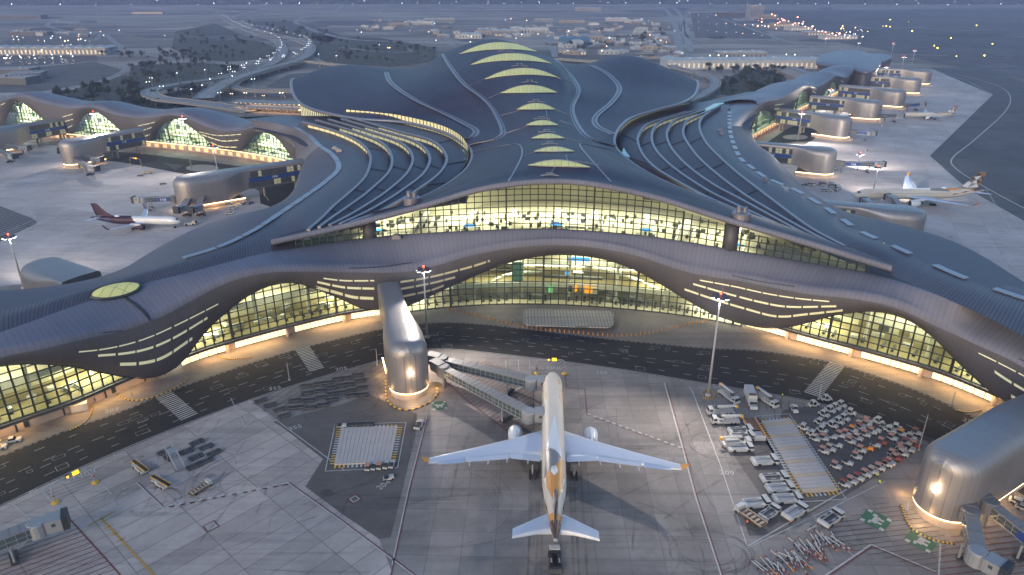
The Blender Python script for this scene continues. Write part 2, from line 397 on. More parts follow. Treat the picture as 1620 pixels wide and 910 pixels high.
def arch(wall, k0, k1, sill, topf, dm, dh, depth, levels, glass, seed, gnd=None, mw=.34, lights=3, power=9000, lamps=True, warm=(1, .91, .64), name='glazed_arch'):
    r = random.Random(seed); L0, L1 = wall.L_of(k0), wall.L_of(k1); nm = max(2, int((L1-L0)/dm)); ks = [wall.k_of(L0+(L1-L0)*i/nm) for i in range(nm+1)]
    fr = MB(); pn = MB()
    tops = [max(sill+.05, topf(k)) for k in ks]
    for i, k in enumerate(ks):
        if tops[i] > sill+.3: fr.bar(wall.at(k, 0.02, sill), wall.at(k, 0.02, tops[i]), mw*(2.4 if i % 12 == 6 else 1), .45, up=(0, 1, 0))
    z = sill
    while z < max(tops):
        for i in range(nm):
            a, b = ks[i], ks[i+1]; ta, tb_ = tops[i], tops[i+1]
            if max(ta, tb_) <= z+.05: continue
            f0, f1 = 0.0, 1.0
            if ta < z: f0 = (z-ta)/(tb_-ta)
            if tb_ < z: f1 = (ta-z)/(ta-tb_)
            fr.bar(wall.at(a+(b-a)*f0, 0, z), wall.at(a+(b-a)*f1, 0, z), .35 if z > sill else .6, mw*.9)
        z += dh
    for i in range(nm):
        pn.quad([wall.at(ks[i], -.15, sill), wall.at(ks[i+1], -.15, sill), wall.at(ks[i+1], -.15, tops[i+1]), wall.at(ks[i], -.15, tops[i])])
    root = tb(pn, name, glass); tb(fr, 'mullion', M['mullion'], root)
    # interior: floor slabs, back wall, columns, benches, counters
    inn = MB(); km = lambda k, o, h: wall.at(k, o, h)
    for li, (z, o0, col) in enumerate(levels):
        m = MB()
        for i in range(nm):
            a, b = ks[i], ks[i+1]
            if max(topf(a), topf(b)) < z+.5: continue
            m.hexa([km(a, o0, z-.5), km(b, o0, z-.5), km(b, -depth, z-.5), km(a, -depth, z-.5)], [km(a, o0, z), km(b, o0, z), km(b, -depth, z), km(a, -depth, z)])
        if m.v: tb(m, 'interior_floor', M[col], root)
        if li > 0:
            m = MB()
            for i in range(nm):
                if max(topf(ks[i]), topf(ks[i+1])) < z+2: continue
                m.hexa([km(ks[i], o0+.3, z-1.2), km(ks[i+1], o0+.3, z-1.2), km(ks[i+1], o0+.02, z-1.2), km(ks[i], o0+.02, z-1.2)], [km(ks[i], o0+.3, z+.9), km(ks[i+1], o0+.3, z+.9), km(ks[i+1], o0+.02, z+.9), km(ks[i], o0+.02, z+.9)])
            if m.v: tb(m, 'floor_edge', M['white_in'], root)
    m = MB()
    for i in range(nm):
        a, b = ks[i], ks[i+1]; m.quad([km(a, -depth+.05, sill), km(b, -depth+.05, sill), km(b, -depth+.05, tops[i+1]+3), km(a, -depth+.05, tops[i]+3)])
    tb(m, 'back_wall', M['wall_in'], root)
    for nme, mt, prob in (('wall_panel', 'seat_in', .30), ('wall_screen', r.choice(('screen_blue', 'screen_green')), .035), ('timber_panel', 'carpet_in', .3)):
        m = MB()
        for i in range(nm):
            if r.random() > prob or tops[i] < sill+3: continue
            z0 = sill+r.choice((0, 2.4, 4.8, 8)); z1 = min(tops[i]+2, z0+r.choice((1.0, 2.2, 3.4)) if nme != 'wall_screen' else z0+1)
            if z1 > z0+.4: m.hexa([km(ks[i], -depth+.6, z0), km(ks[i+1], -depth+.6, z0), km(ks[i+1], -depth+.1, z0), km(ks[i], -depth+.1, z0)], [km(ks[i], -depth+.6, z1), km(ks[i+1], -depth+.6, z1), km(ks[i+1], -depth+.1, z1), km(ks[i], -depth+.1, z1)])
        if m.v: tb(m, nme, M[mt], root)
    m = MB()
    for z in (sill+3.6, sill+7.4):
        for i in range(nm):
            if min(tops[i], tops[i+1]) > z+1 and r.random() < .8: m.bar(km(ks[i], -depth+1.2, z), km(ks[i+1], -depth+1.2, z), .5, .25)
    if m.v: tb(m, 'cove_light', M['ceiling_lamp'], root)
    m = MB(); s_ = MB(); w_ = MB(); cl = MB()
    for i in range(nm):
        if tops[i] < sill+3: continue
        k = ks[i]+.3*(ks[i+1]-ks[i])
        if r.random() < .65:   # seat rows near the glass
            d = r.choice([2.2, 3.0]); c = km(k, -d, sill+.45); q = km(k, -d-4.5, sill+.45)
            m.bar(c, q, .9, .5); m.bar(c+Vector((0, 0, .4)), q+Vector((0, 0, .4)), .15, .8)
        if r.random() < .55:
            c = km(k, -r.uniform(5, depth-2), sill+.6); s_.box(c, (r.uniform(1.5, 5), r.uniform(1, 2), 1.2), r.uniform(0, 3))
        if i % 6 == 3 and tops[i] > sill+6:
            w_.tube([km(k, -6.5, sill), km(k, -6.5, sill+4), km(k, -6, tops[i]+2)], [.55, .4, .9], 10)
        if r.random() < .35 and tops[i] > sill+5:
            zz = r.uniform(sill+2.5, tops[i]-1); c = km(k, -depth+.5, zz); cl.box(c, (r.uniform(1, 4), .3, .5), 0)
    for q, nme, mt in ((m, 'bench', 'seat_in'), (s_, 'counter', 'white_in'), (w_, 'column', 'white_in'), (cl, 'wall_lamp', 'ceiling_lamp')):
        if q.v: tb(q, nme, M[mt], root)
    if lamps:
        for j in range(lights):
            k = k0+(k1-k0)*(j+.5)/lights; t = topf(k)
            a_ = km(k-.5, -depth*.5, 0); b_ = km(k+.5, -depth*.5, 0); d_ = b_-a_
            o = lamp('AREA', 'interior_lamp', km(k, -depth*.45, max(t, sill+5)-.2), power/lights, warm, (L1-L0)/lights*.7, depth*.5)
            o.rotation_euler = (0, 0, math.atan2(d_.y, d_.x))
    return root
def kx(x, y): return G.hit(x, y)[0]
sillf = 4.6
a1 = arch(G, kx(-120, 745), kx(232, 606), sillf, hE, 3.0, 2.4, 17, [(sillf+.05, -.3, 'carpet_in'), (12.2, -8, 'floor_in')], M['glass'], 1, power=6500)
a2 = arch(G, kx(285, 584), kx(600, 501), sillf, hE, 3.0, 2.4, 17, [(sillf+.05, -.3, 'carpet_in'), (12.5, -8, 'floor_in')], M['glass'], 2, power=7500)
a3 = arch(G, kx(640, 494), kx(1172, 517), .3, hE, 3.0, 2.4, 24, [(.35, -.3, 'floor_in'), (6.2, -6, 'carpet_in'), (13.5, -12, 'floor_in')], M['glass'], 3, lights=5, power=19000)
a4 = arch(G, kx(1222, 530), kx(1600, 650), sillf, hE, 3.0, 2.4, 17, [(sillf+.05, -.3, 'carpet_in'), (12.4, -8, 'floor_in')], M['glass'], 4, power=8000)
for x, y, mt, w_, h_, o_ in ((915, 410, 'screen_blue', 9, 1.6, -6), (898, 432, 'screen_blue', 2, 2, -9), (915, 430, 'ceiling_lamp', 4, .8, -9), (871, 458, 'screen_green', 1.6, 2.6, -4), (902, 457, 'seat_in', 1.4, 2.4, -4), (911, 457, 'screen_orange', 1.2, 2.4, -4), (931, 459, 'screen_orange', 3.2, 2.6, -4), (940, 460, 'white_in', 3, 2.6, -4), (818, 430, 'teal_sign', 4, 8, -3)):
    k, p_ = G.off(o_).hit(x, y); m = MB(); d = (G.at(k+.2)-G.at(k-.2)).normalized(); m.bar(p_-d*w_/2, p_+d*w_/2, .3, h_); tb(m, 'interior_sign', M[mt], a3)
for pts in ([(860, 428), (800, 436), (770, 452)], [(950, 425), (1000, 440), (1050, 462)]):
    q = [G.off(-8).hit(x, y)[1] for x, y in pts]; m = MB(); m.tube(spl(q, 6), .7, 8); tb(m, 'curved_balustrade', M['white_in'], a3)
k0_, k1_ = G.hit(858, 484)[0], G.hit(950, 487)[0]; m = MB(); m.bar(G.at(k0_, -2.5, 11.3), G.at(k1_, -2.5, 11.3), 2.5, .6); tb(m, 'bridge_beam', M['seat_in'], a3)
# ground storey: lit glazing, columns, louvre band and canopy lights
def storey(k0, k1, lit, step=3.0):
    L0, L1 = G.L_of(k0), G.L_of(k1); n_ = int((L1-L0)/step); fr = MB(); gl = MB(); wl = MB(); lo = MB(); co = MB()
    for i in range(n_):
        a = G.k_of(L0+(L1-L0)*i/n_); b = G.k_of(L0+(L1-L0)*(i+1)/n_)
        if lit and i % 7 != 5:
            gl.quad([G.at(a, -1.0, .2), G.at(b, -1.0, .2), G.at(b, -1.0, 3.9), G.at(a, -1.0, 3.9)])
            fr.bar(G.at(a, -.95, 0), G.at(a, -.95, 3.9), .14); m_ = (a+b)/2; fr.bar(G.at(m_, -.95, 0), G.at(m_, -.95, 3.9), .07)
            for z in (.3, 2.6): fr.bar(G.at(a, -.93, z), G.at(b, -.93, z), .1)
        else: wl.quad([G.at(a, -1.0, 0), G.at(b, -1.0, 0), G.at(b, -1.0, 3.9), G.at(a, -1.0, 3.9)])
        if i % 7 == 5 and lit: co.tube([G.at(a, .3, 0), G.at(a, .3, 3.9)], .55, 10)
        for z in (3.9, 4.15, 4.4): lo.bar(G.at(a, .5, z), G.at(b, .5, z), 2.6 if z == 3.9 else 1.6, .16)
        if not lit and i % 4 == 1: fr.bar(G.at(a, -.9, 0), G.at(a, -.9, 3.2), .9, .1); fr.bar(G.at(a+(b-a)*.6, -.9, 1.6), G.at(b, -.9, 1.6), .1, 2.2)
    root = tb(lo, 'louvre_band', M['louvre'])
    for q, nme, mt in ((gl, 'shop_glazing', 'lit_window'), (fr, 'door_frame', 'mullion'), (wl, 'ground_wall', 'concrete_wall'), (co, 'column', 'concrete_wall')):
        if q.v: tb(q, nme, M[mt], root)
    m = max(1, int((L1-L0)/30))
    for i in range(m):
        k = G.k_of(L0+(L1-L0)*(i+.5)/m); a_, b_ = G.at(k-.3), G.at(k+.3); d_ = b_-a_
        o = lamp('AREA', 'canopy_lamp', G.at(k, 1.9, 3.75), 900*(1.25 if lit else .8), (1, .60, .24), 26, 1.2)
        o.rotation_euler = (math.radians(-18), 0, math.atan2(d_.y, d_.x))
storey(kx(-150, 770), kx(262, 592), False); storey(kx(290, 582), kx(632, 496), True); storey(kx(1178, 519), kx(1640, 672), True)
# ------------------------------------------------------------------ slit windows in the skirt (each strip of panes is a part)
def slit(pts, hgt, gap=(2.6, .35), mat='lit_slit', bv=None, lift=.06, name='slit_window'):
    bv = bv or sk_bvh; m = MB(); q = resample(pxs(pts, 6), 90); w3 = []
    for p in q:
        a = onto(bv, p.x, p.y, lift); b = onto(bv, p.x, p.y+hgt*.86, lift)
        w3.append((a, b))
    run = 0
    for (a, b), (c, d) in zip(w3, w3[1:]):
        if None in (a, b, c, d): continue
        run += (c-a).length
        if run % (gap[0]*2+gap[1]) < gap[1]*1.2+.2: continue
        m.quad([a, c, d, b])
    if m.v: tb(m, name, M[mat])
for pts, h in [([(122, 556), (160, 552), (200, 544), (240, 531), (290, 508), (345, 480)], 2.4), ([(153, 561), (200, 557), (240, 548), (280, 530), (328, 501)], 4.2), ([(187, 574), (225, 572), (260, 562), (304, 533)], 5.6),
               ([(510, 439), (545, 443), (592, 443)], 2.6), ([(500, 444), (545, 453), (592, 455)], 4.0), ([(488, 449), (530, 460), (560, 468), (592, 470)], 5.2)]: slit(pts, h)
plain('slit_dim', (.20, .18, .13), .3, .2)
emis('slit_faint', (.6, .52, .33), .08)
for pts in [[(632, 445), (680, 437), (740, 422), (775, 411)], [(632, 456), (680, 447), (720, 437)], [(635, 468), (680, 458), (705, 449)]]: slit(pts, 3.6, mat='slit_faint')
for pts, h in [([(1105, 442), (1160, 452), (1210, 463), (1260, 471), (1312, 476)], 2.3), ([(1094, 447), (1150, 463), (1205, 477), (1250, 484), (1323, 483)], 3.4), ([(1083, 456), (1130, 472), (1180, 487), (1230, 499), (1280, 495), (1336, 489)], 3.8),
               ([(1545, 556), (1580, 573), (1640, 604)], 2.4), ([(1571, 584), (1600, 603), (1650, 632)], 5), ([(1597, 622), (1630, 642), (1660, 660)], 6)]: slit(pts, h)
# roof slots, expansion joint and the oval skylight
for pts in [[(162, 526), (220, 518), (262, 503), (295, 486)], [(552, 424), (600, 422), (652, 415)], [(1158, 435), (1200, 444), (1257, 453)], [(1612, 567), (1640, 580)]]: slit(pts, 1.8, (500, 0), 'seam_dark', rf_bvh, .12, 'roof_slot')
def ribbon(path, bv, w, mat, name, lift=.15, parent=None, n=60, thick=.25):
    q = [onto(bv, p.x, p.y, lift) for p in resample(pxs(path, 6), n)]; q = [a for a in q if a is not None]
    if len(q) < 2: return None
    m = MB()
    for a, b in zip(q, q[1:]): m.bar(a, b, w, thick)
    return tb(m, name, M[mat], parent)
ribbon([(160, 452), (175, 459), (196, 470), (220, 487), (238, 507), (246, 528)], rf_bvh, 1.0, 'seam_dark', 'expansion_joint')
# ------------------------------------------------------------------ side roofs: dark ribbed strip and silver outer sweep
def sheet(rails_w, nu, nv, mat, name, prof=None):
    rows = loft(rails_w, nu, nv); m = MB(); m.grid(rows, uvrows(rows)); o = tb(m, name, M[mat], smooth=True); return o, m.bvh(), rows
def rail(lst): return [P(x, y, h) for x, y, h in lst]
def rs(pts, n): return resample(spl(pts, 8), n)
stA = rail([(-160, 530, 30.5), (0, 493, 31), (153, 450, 31.5), (287, 411, 31.5), (350, 391, 31.5), (400, 367, 31.5), (430, 348, 31.5)])
inA = rail([(-160, 565, 30), (0, 526, 30), (110, 487, 30), (220, 451, 30), (300, 431, 30), (367, 413, 29.5), (427, 399, 29), (469, 393, 28.5)])
stB = rail([(430, 348, 31.5), (480, 314, 31.5), (515, 289, 31.5), (536, 267, 31.5), (527, 247, 31.5), (505, 231, 31), (489, 215, 30.5), (468, 203, 30)])
arc1 = [(478, 193), (520, 204), (550, 215), (572, 228), (586, 247), (580, 277), (557, 302), (530, 325), (510, 345), (488, 364)]
inB = [Vector(inA[-1])]+[P(x, y, 32) for x, y in reversed(arc1)]
a = rs(stA, 40)[:-1]+rs(stB, 40); b = rs(inA, 40)[:-1]+rs(inB, 40)
mid = [(p+q)/2+Vector((0, 0, .8)) for p, q in zip(a, b)]
ribL, ribL_b, _ = sheet([a, mid, b], 1, 5, 'ribbed_roof', 'ribbed_roof')
def sweep(outer, innr, n, bul, mat='sweep_roof', name='sweeping_roof', drop=9, back=None):
    A = rs(outer, n); B = rs(innr, n); r1 = []; r2 = []; r0 = []
    for i, (p, q) in enumerate(zip(A, B)):
        d = (p-q); dh = Vector((d.x, d.y, 0)); 
        if dh.length > 1e-6: dh.normalize()
        r0.append(p-dh*1.5+Vector((0, 0, -min(drop, p.z*.25)))); r1.append(q.lerp(p, .72)+Vector((0, 0, bul*.9))); r2.append(q.lerp(p, .35)+Vector((0, 0, bul*.7)))
    rails = [r0, A, r1, r2, B]
    if back: rails.append(rs(back, n))
    return sheet(rails, 1, 5, mat, name)
outL = rail([(-160, 470, 20), (0, 463, 22), (67, 461, 22), (110, 455, 22), (140, 448, 22), (190, 430, 22), (233, 403, 23), (273, 380, 23.5), (333, 353, 24), (383, 341, 24), (417, 335, 23.5), (447, 320, 22.5)])+[PD(463, 303, 339), PD(470, 285, 375), PD(476, 264, 425)]
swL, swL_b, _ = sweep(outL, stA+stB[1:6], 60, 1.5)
# right side
stRB = rail([(1154, 176, 31), (1154, 200, 31.5), (1158, 222, 31.5), (1170, 250, 31.5), (1190, 267, 31.5), (1213, 283, 31.5), (1260, 303, 31.5), (1307, 331, 31.5), (1357, 365, 31.5), (1400, 385, 31.5), (1447, 406, 31)])
stRA = rail([(1447, 406, 31), (1513, 436, 31), (1587, 463, 31), (1660, 485, 30.5), (1780, 515, 30)])
arcR1 = [(1141, 166), (1118, 180), (1108, 191), (1107, 205), (1116, 225), (1134, 245), (1166, 274), (1197, 298), (1223, 318), (1280, 360), (1335, 390)]
inRB = [P(x, y, 32) for x, y in arcR1]+[P(1385, 425, 28.5)]
inRA = rail([(1385, 425, 28.5), (1457, 456, 29.5), (1547, 495, 30), (1620, 533, 30), (1760, 612, 30)])
a = rs(stRB, 40)[:-1]+rs(stRA, 25); b = rs(inRB, 40)[:-1]+rs(inRA, 25)
mid = [(p+q)/2+Vector((0, 0, .8)) for p, q in zip(a, b)]
ribR, ribR_b, _ = sheet([a, mid, b], 1, 5, 'ribbed_roof', 'ribbed_roof')
outR = [PD(1187, 205, 545), PD(1197, 227, 470), PD(1223, 247, 405), PD(1247, 273, 362)]+rail([(1277, 303, 20), (1313, 326, 21), (1347, 340, 22), (1407, 353, 22), (1463, 368, 22), (1513, 385, 22), (1563, 411, 22), (1620, 448, 22), (1780, 550, 20)])
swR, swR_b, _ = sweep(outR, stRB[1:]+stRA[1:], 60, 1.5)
# bright skylight strips along the seams
def dashes(pts, w, seg, gap, name='rooflight_strip', h=.4):
    q = resample(spl(pts, 8), 160); run = 0; m = MB()
    for a_, b_ in zip(q, q[1:]):
        run += (b_-a_).length
        if run % (seg+gap) < gap: continue
        m.bar(a_+Vector((0, 0, h)), b_+Vector((0, 0, h)), w, .3)
    tb(m, name, M['strip_white'])
dashes(stA[3:], 2.2, 12, 1.0); dashes(stB, 2.6, 9, .8); dashes(stRB, 2.4, 9, 6); dashes(stRA, 2.4, 12, 9)
# ------------------------------------------------------------------ terraced crescents on both sides of the hall
arcsL = [arc1, [(500, 190), (560, 208), (600, 224), (618, 243), (617, 270), (585, 302), (556, 324), (530, 342), (505, 360)], [(520, 189), (580, 207), (630, 224), (652, 246), (646, 272), (614, 302), (580, 325), (550, 343), (522, 357)],
         [(540, 188), (600, 206), (655, 223), (679, 246), (672, 273), (636, 302), (600, 325), (570, 341), (538, 355)], [(560, 188), (630, 208), (683, 223), (706, 247), (697, 273), (659, 302), (625, 322), (592, 339), (555, 352)],
         [(548, 186), (600, 191), (640, 197), (700, 213), (733, 233), (741, 250), (722, 279), (690, 299), (650, 320), (600, 338), (566, 349)]]
arcsR = [arcR1, [(1130, 172), (1091, 189), (1083, 199), (1081, 213), (1089, 229), (1106, 251), (1134, 276), (1160, 296), (1189, 316), (1265, 360), (1320, 389)], [(1115, 174), (1071, 189), (1059, 201), (1055, 215), (1061, 233), (1079, 255), (1104, 276), (1134, 296), (1168, 314), (1250, 359), (1305, 387)],
         [(1100, 175), (1049, 191), (1035, 203), (1031, 219), (1037, 237), (1055, 257), (1079, 276), (1106, 294), (1138, 312), (1235, 358), (1290, 385)], [(1085, 177), (1029, 195), (1013, 209), (1009, 225), (1017, 245), (1033, 263), (1055, 278), (1087, 296), (1126, 316), (1215, 354), (1270, 380)],
         [(1083, 165), (1035, 178), (1003, 190), (983, 207), (979, 222), (986, 240), (1006, 258), (1042, 280), (1082, 298), (1137, 320), (1190, 340), (1240, 362)]]
RISE = 3.0
def crescents(arcs, litfrac):
    bot = []; topc = []
    for i, a_ in enumerate(arcs):
        hb = 32+i*.35; ht = hb+(RISE if i < 5 else 0)
        c = rs([P(x, y, ht) for x, y in a_], 70); topc.append(c); bot.append([Vector((p.x, p.y, hb)) for p in c])
    for i in range(5):
        w_ = MB(); w_.grid([bot[i], [p-Vector((0, 0, .5)) for p in topc[i]]]); root = tb(w_, 'clerestory', M['skirt_metal'])
        lf = litfrac[i]; g_ = MB(); f_ = MB()
        for j in range(len(bot[i])-1):
            f = j/(len(bot[i])-1)
            if not (lf[0] < f < lf[1]): continue
            A, B = bot[i][j], bot[i][j+1]; d = (B-A).normalized(); nn = Vector((d.y, -d.x, 0)); nn = nn if nn.dot(arcs_c[arcs is arcsR]-A) > 0 else -nn
            z0, z1 = Vector((0, 0, .5)), Vector((0, 0, RISE-1.0)); q = nn*.08
            g_.quad([A+q+z0, B+q+z0, B+q+z1, A+q+z1])
            if j % 2 == 0: f_.bar(A+q*1.6+z0, A+q*1.6+z1, .25)
        if g_.v: tb(g_, 'clerestory_glass', M['lit_soft'], root); tb(f_, 'mullion', M['mullion'], root)
        m = MB()
        for p, q in zip(topc[i], topc[i][1:]): m.bar(p, q, 1.3, .9)
        tb(m, 'rim', M['rim_metal'], root)
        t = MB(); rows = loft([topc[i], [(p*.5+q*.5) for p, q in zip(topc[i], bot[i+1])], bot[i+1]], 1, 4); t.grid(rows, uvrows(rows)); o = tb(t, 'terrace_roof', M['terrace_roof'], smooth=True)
        s_ = MB()
        for f in (.42, .62, .78, .9):
            j = int(f*69); s_.bar(topc[i][j]+Vector((0, 0, .2)), bot[i+1][j]+Vector((0, 0, .25)), .35, .3)
        tb(s_, 'joint', M['seam_dark'], o)
    return topc, bot
arcs_c = {False: P(520, 260, 32), True: P(1160, 220, 32)}
tL, bL = crescents(arcsL, [(.02, .42), (.12, .46), (.12, .46), (.12, .46), (.12, .46)])
tR, bR = crescents(arcsR, [(.0, .0), (.04, .2), (.04, .26), (.04, .3), (.04, .34)])
# ------------------------------------------------------------------ hall roof
U = Wall(spl([P(x, y, h) for x, y, h in [(462, 394, 28.5), (519, 385, 28), (578, 377, 28), (643, 371, 29), (740, 366, 31), (840, 362, 32), (907, 364, 32), (1007, 372, 31), (1080, 382, 30), (1180, 399, 28.5), (1280, 416, 28), (1372, 431, 28)]], 6))
top_px = [(469, 380), (546, 364), (617, 348), (643, 341), (700, 322), (750, 305), (800, 296), (850, 291), (900, 290), (950, 294), (1000, 305), (1050, 320), (1080, 333), (1180, 366), (1280, 393), (1370, 419)]
ubase = hfun(U, [(469, 393), (519, 385), (578, 377), (643, 371), (740, 366), (840, 362), (907, 364), (1007, 372), (1080, 382), (1180, 399), (1280, 416), (1370, 431)])
utop = hfun(U, top_px)
Ulip = U.off(5.0)
lipx = [(428, 379), (520, 358), (600, 342), (700, 312), (770, 293), (840, 285), (900, 283), (960, 289), (1030, 306), (1110, 331), (1200, 357), (1300, 386), (1412, 420)]
lip = [Ulip.hit(x, y)[1] for x, y in lipx]
lip[0] = PD(428, 379, lip[0].y+2); lip[-1] = PD(1412, 420, lip[-1].y-3)
lip = resample(spl(lip, 6), 9)
R1px = [(475, 364), (590, 338), (660, 322), (757, 290), (898, 275), (1045, 303), (1150, 334), (1250, 363), (1350, 394)]
R1 = []
for x, y in R1px: R1.append(PD(x, y, Ulip.hit(x, y)[1].y+7))
rowsD = [
 ([(650, 318), (690, 305), (725, 292), (790, 272), (895, 255), (990, 270), (1060, 290), (1100, 308), (1134, 319)], [268, 266, 266, 266, 265, 266, 266, 265, 264]),
 ([(727, 277), (745, 268), (765, 258), (815, 243), (880, 235), (945, 243), (985, 258), (1010, 266), (1030, 276)], [311, 306, 303, 300, 296, 300, 303, 305, 308]),
 ([(747, 247), (765, 240), (785, 232), (825, 222), (865, 212), (910, 220), (945, 230), (965, 237), (978, 238)], [354, 350, 347, 344, 341, 343, 346, 350, 356]),
 ([(737, 228), (757, 222), (778, 217), (815, 205), (850, 190), (900, 200), (935, 212), (960, 215), (974, 212)], [383, 381, 380, 379, 378, 379, 380, 383, 390]),
 ([(700, 208), (730, 203), (770, 195), (805, 180), (845, 165), (895, 178), (920, 190), (960, 195), (995, 188)], [419, 418, 418, 416, 415, 418, 422, 430, 440]),
 ([(640, 193), (690, 185), (750, 170), (780, 155), (838, 138), (890, 150), (915, 165), (970, 175), (1035, 174)], [450, 452, 455, 457, 459, 462, 465, 468, 465]),
 ([(550, 185), (620, 170), (700, 145), (760, 125), (825, 110), (885, 120), (910, 140), (985, 155), (1079, 162)], [466, 475, 488, 495, 500, 500, 500, 510, 490]),
 ([(475, 163), (560, 145), (660, 125), (730, 103), (808, 88), (875, 100), (905, 120), (990, 130), (1100, 148)], [513, 530, 545, 545, 543, 548, 560, 570, 545]),
 ([(462, 126), (535, 104), (650, 109), (715, 78), (785, 62), (855, 84), (910, 103), (1000, 89), (1102, 128)], [600, 655, 660, 645, 632, 645, 655, 655, 610])]
hall = [lip, R1]+[[PD(x, y, D) for (x, y), D in zip(a_, b_)] for a_, b_ in rowsD]
last = hall[-1]
hall.append([Vector((p.x*.97, p.y+35, p.z-9)) for p in last]); hall.append([Vector((p.x*.9, p.y+55, p.z-22)) for p in last])
dense = [spl(r, 8) for r in hall]; nc = len(dense[0]); hr = []
for j in range(nc):
    hr.append(spl([d[j] for d in dense], 7))
hrows = [[hr[j][i] for j in range(nc)] for i in range(len(hr[0]))]
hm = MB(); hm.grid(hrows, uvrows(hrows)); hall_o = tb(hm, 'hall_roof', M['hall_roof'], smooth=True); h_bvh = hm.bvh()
# roof edge: side rims, front lip, soffit
mb = MB()
for side in (0, -1):
    e = [r[side] for r in hrows]
    mb.tube([p-Vector((0, 0, .4)) for p in e[7*2:]], [.75+.5*min(1, i/60) for i in range(len(e[14:]))], 8)
tb(mb, 'roof_rim', M['rim_metal'], hall_o, smooth=True)
liprow = hrows[0]
mb = MB(); fr_ = []
for ang in range(0, 9):
    t = ang/8*PI; row = []
    for i, p in enumerate(liprow):
        d = liprow[min(i+1, nc-1)]-liprow[max(i-1, 0)]; nn = Vector((d.y, -d.x, 0)).normalized(); rr = 1.1
        row.append(p+nn*(math.sin(t)*rr)+Vector((0, 0, math.cos(t)*rr-rr)))
    fr_.append(row)
sof = []
for i, p in enumerate(liprow):
    d = liprow[min(i+1, nc-1)]-liprow[max(i-1, 0)]; nn = Vector((d.y, -d.x, 0)).normalized(); sof.append(p-nn*9+Vector((0, 0, -3.0)))
fr_.append(sof); mb.grid(fr_, uvrows(fr_)); tb(mb, 'roof_lip', M['silver_roof'], hall_o, smooth=True)
# hall glazing on the long sides under the roof
for side, bot in ((0, bL[5]), (-1, bR[5])):
    w_ = MB(); f_ = MB(); m_ = len(bot)
    hh = [5.2*max(0, min(1, (.62-i/m_)/.15)) if side == 0 else 5.2*max(0, min(1, (.45-i/m_)/.12)) for i in range(m_)]
    for i in range(m_-1):
        a_, b_ = bot[i], bot[i+1]
        if max(hh[i], hh[i+1]) < .2: continue
        w_.quad([a_, b_, b_+Vector((0, 0, hh[i+1])), a_+Vector((0, 0, hh[i]))]); f_.bar(a_, a_+Vector((0, 0, hh[i])), .5)
    root = tb(w_, 'hall_side_glazing', M['lit_soft']); tb(f_, 'mullion', M['mullion'], root)
# front hall glazing and its interior
ku0, ku1 = U.hit(469, 393)[0], U.hit(1369, 431)[0]
L0, L1 = U.L_of(ku0), U.L_of(ku1); nm = int((L1-L0)/2.9); pn = MB(); fr = MB(); ks = [U.k_of(L0+(L1-L0)*i/nm) for i in range(nm+1)]
for i, k in enumerate(ks):
    z0, z1 = ubase(k)-.6, utop(k); heavy = i % 11 == 5
    fr.bar(U.at(k, .04, z0), U.at(k, .04, z1), .6 if heavy else .32, .5, up=(0, 1, 0))
    if i < nm:
        k2 = ks[i+1]; pn.quad([U.at(k, -.15, z0), U.at(k2, -.15, ubase(k2)-.6), U.at(k2, -.15, utop(k2)), U.at(k, -.15, z1)])
        for q in range(12):
            z = q*2.2
            za, zb = ubase(k)+z, ubase(k2)+z; ta, tb_ = utop(k), utop(k2)
            if za < ta and zb < tb_: fr.bar(U.at(k, 0, za), U.at(k2, 0, zb), .3, .27)
root = tb(pn, 'hall_front_glazing', M['glass']); tb(fr, 'mullion', M['mullion'], root)
FL = 24.0
fl = MB(); bw = MB()
def wtop(k, dp):
    p_ = U.at(k, -dp, 200); hits = [h_bvh.ray_cast(p_+Vector((dx, dy, 0)), Vector((0, 0, -1)))[0] for dx in (-5, 0, 5) for dy in (-5, 0, 5)]
    zs = [q_.z for q_ in hits if q_ is not None]; return max(FL+2, min([utop(k)-3]+[z-3 for z in zs])) if len(zs) == 9 else FL+3
for i in range(nm):
    a_, b_ = ks[i], ks[i+1]; f = i/nm; dp = 6+62*math.sin(PI*min(1, max(0, f)))**1.2; dp2 = 6+62*math.sin(PI*(i+1)/nm)**1.2
    fl.quad([U.at(a_, -.5, FL), U.at(b_, -.5, FL), U.at(b_, -dp2, FL), U.at(a_, -dp, FL)]); bw.quad([U.at(a_, -dp, FL), U.at(b_, -dp2, FL), U.at(b_, -dp2, wtop(b_, dp2)), U.at(a_, -dp, wtop(a_, dp))])
tb(fl, 'hall_floor', M['floor_in'], root); tb(bw, 'hall_back_wall', M['wall_in'], root)
km = (ku0+ku1)/2
cnt = MB(); sgn = MB(); pil = MB(); sto = MB(); r = random.Random(5)
for i in range(9):
    k = ku0+(ku1-ku0)*(.2+.6*i/8); base = U.at(k, -22-10*math.sin(PI*i/8), FL)
    d = (U.at(k+.2)-U.at(k-.2)).normalized(); nn = Vector((d.y, -d.x, 0))
    for s_ in (-1, 1): cnt.bar(base+d*3*s_+nn*9+Vector((0, 0, .6)), base+d*3*s_-nn*9+Vector((0, 0, .6)), .9, 1.2)
    cnt.bar(base+nn*9+Vector((0, 0, 3.2)), base-nn*9+Vector((0, 0, 3.2)), 2.2, .35)
    if i % 2 == 0: sgn.bar(base+nn*9.3+d*2+Vector((0, 0, 2.6)), base+nn*9.3-d*2+Vector((0, 0, 2.6)), .2, 1)
for i in range(260):
    k = r.uniform(ku0+(ku1-ku0)*.15, ku0+(ku1-ku0)*.85); sto.box(U.at(k, -r.uniform(3, 44), FL+.7), (r.uniform(.4, 2.2), r.uniform(.4, 1.2), 1.4), r.uniform(0, 3))
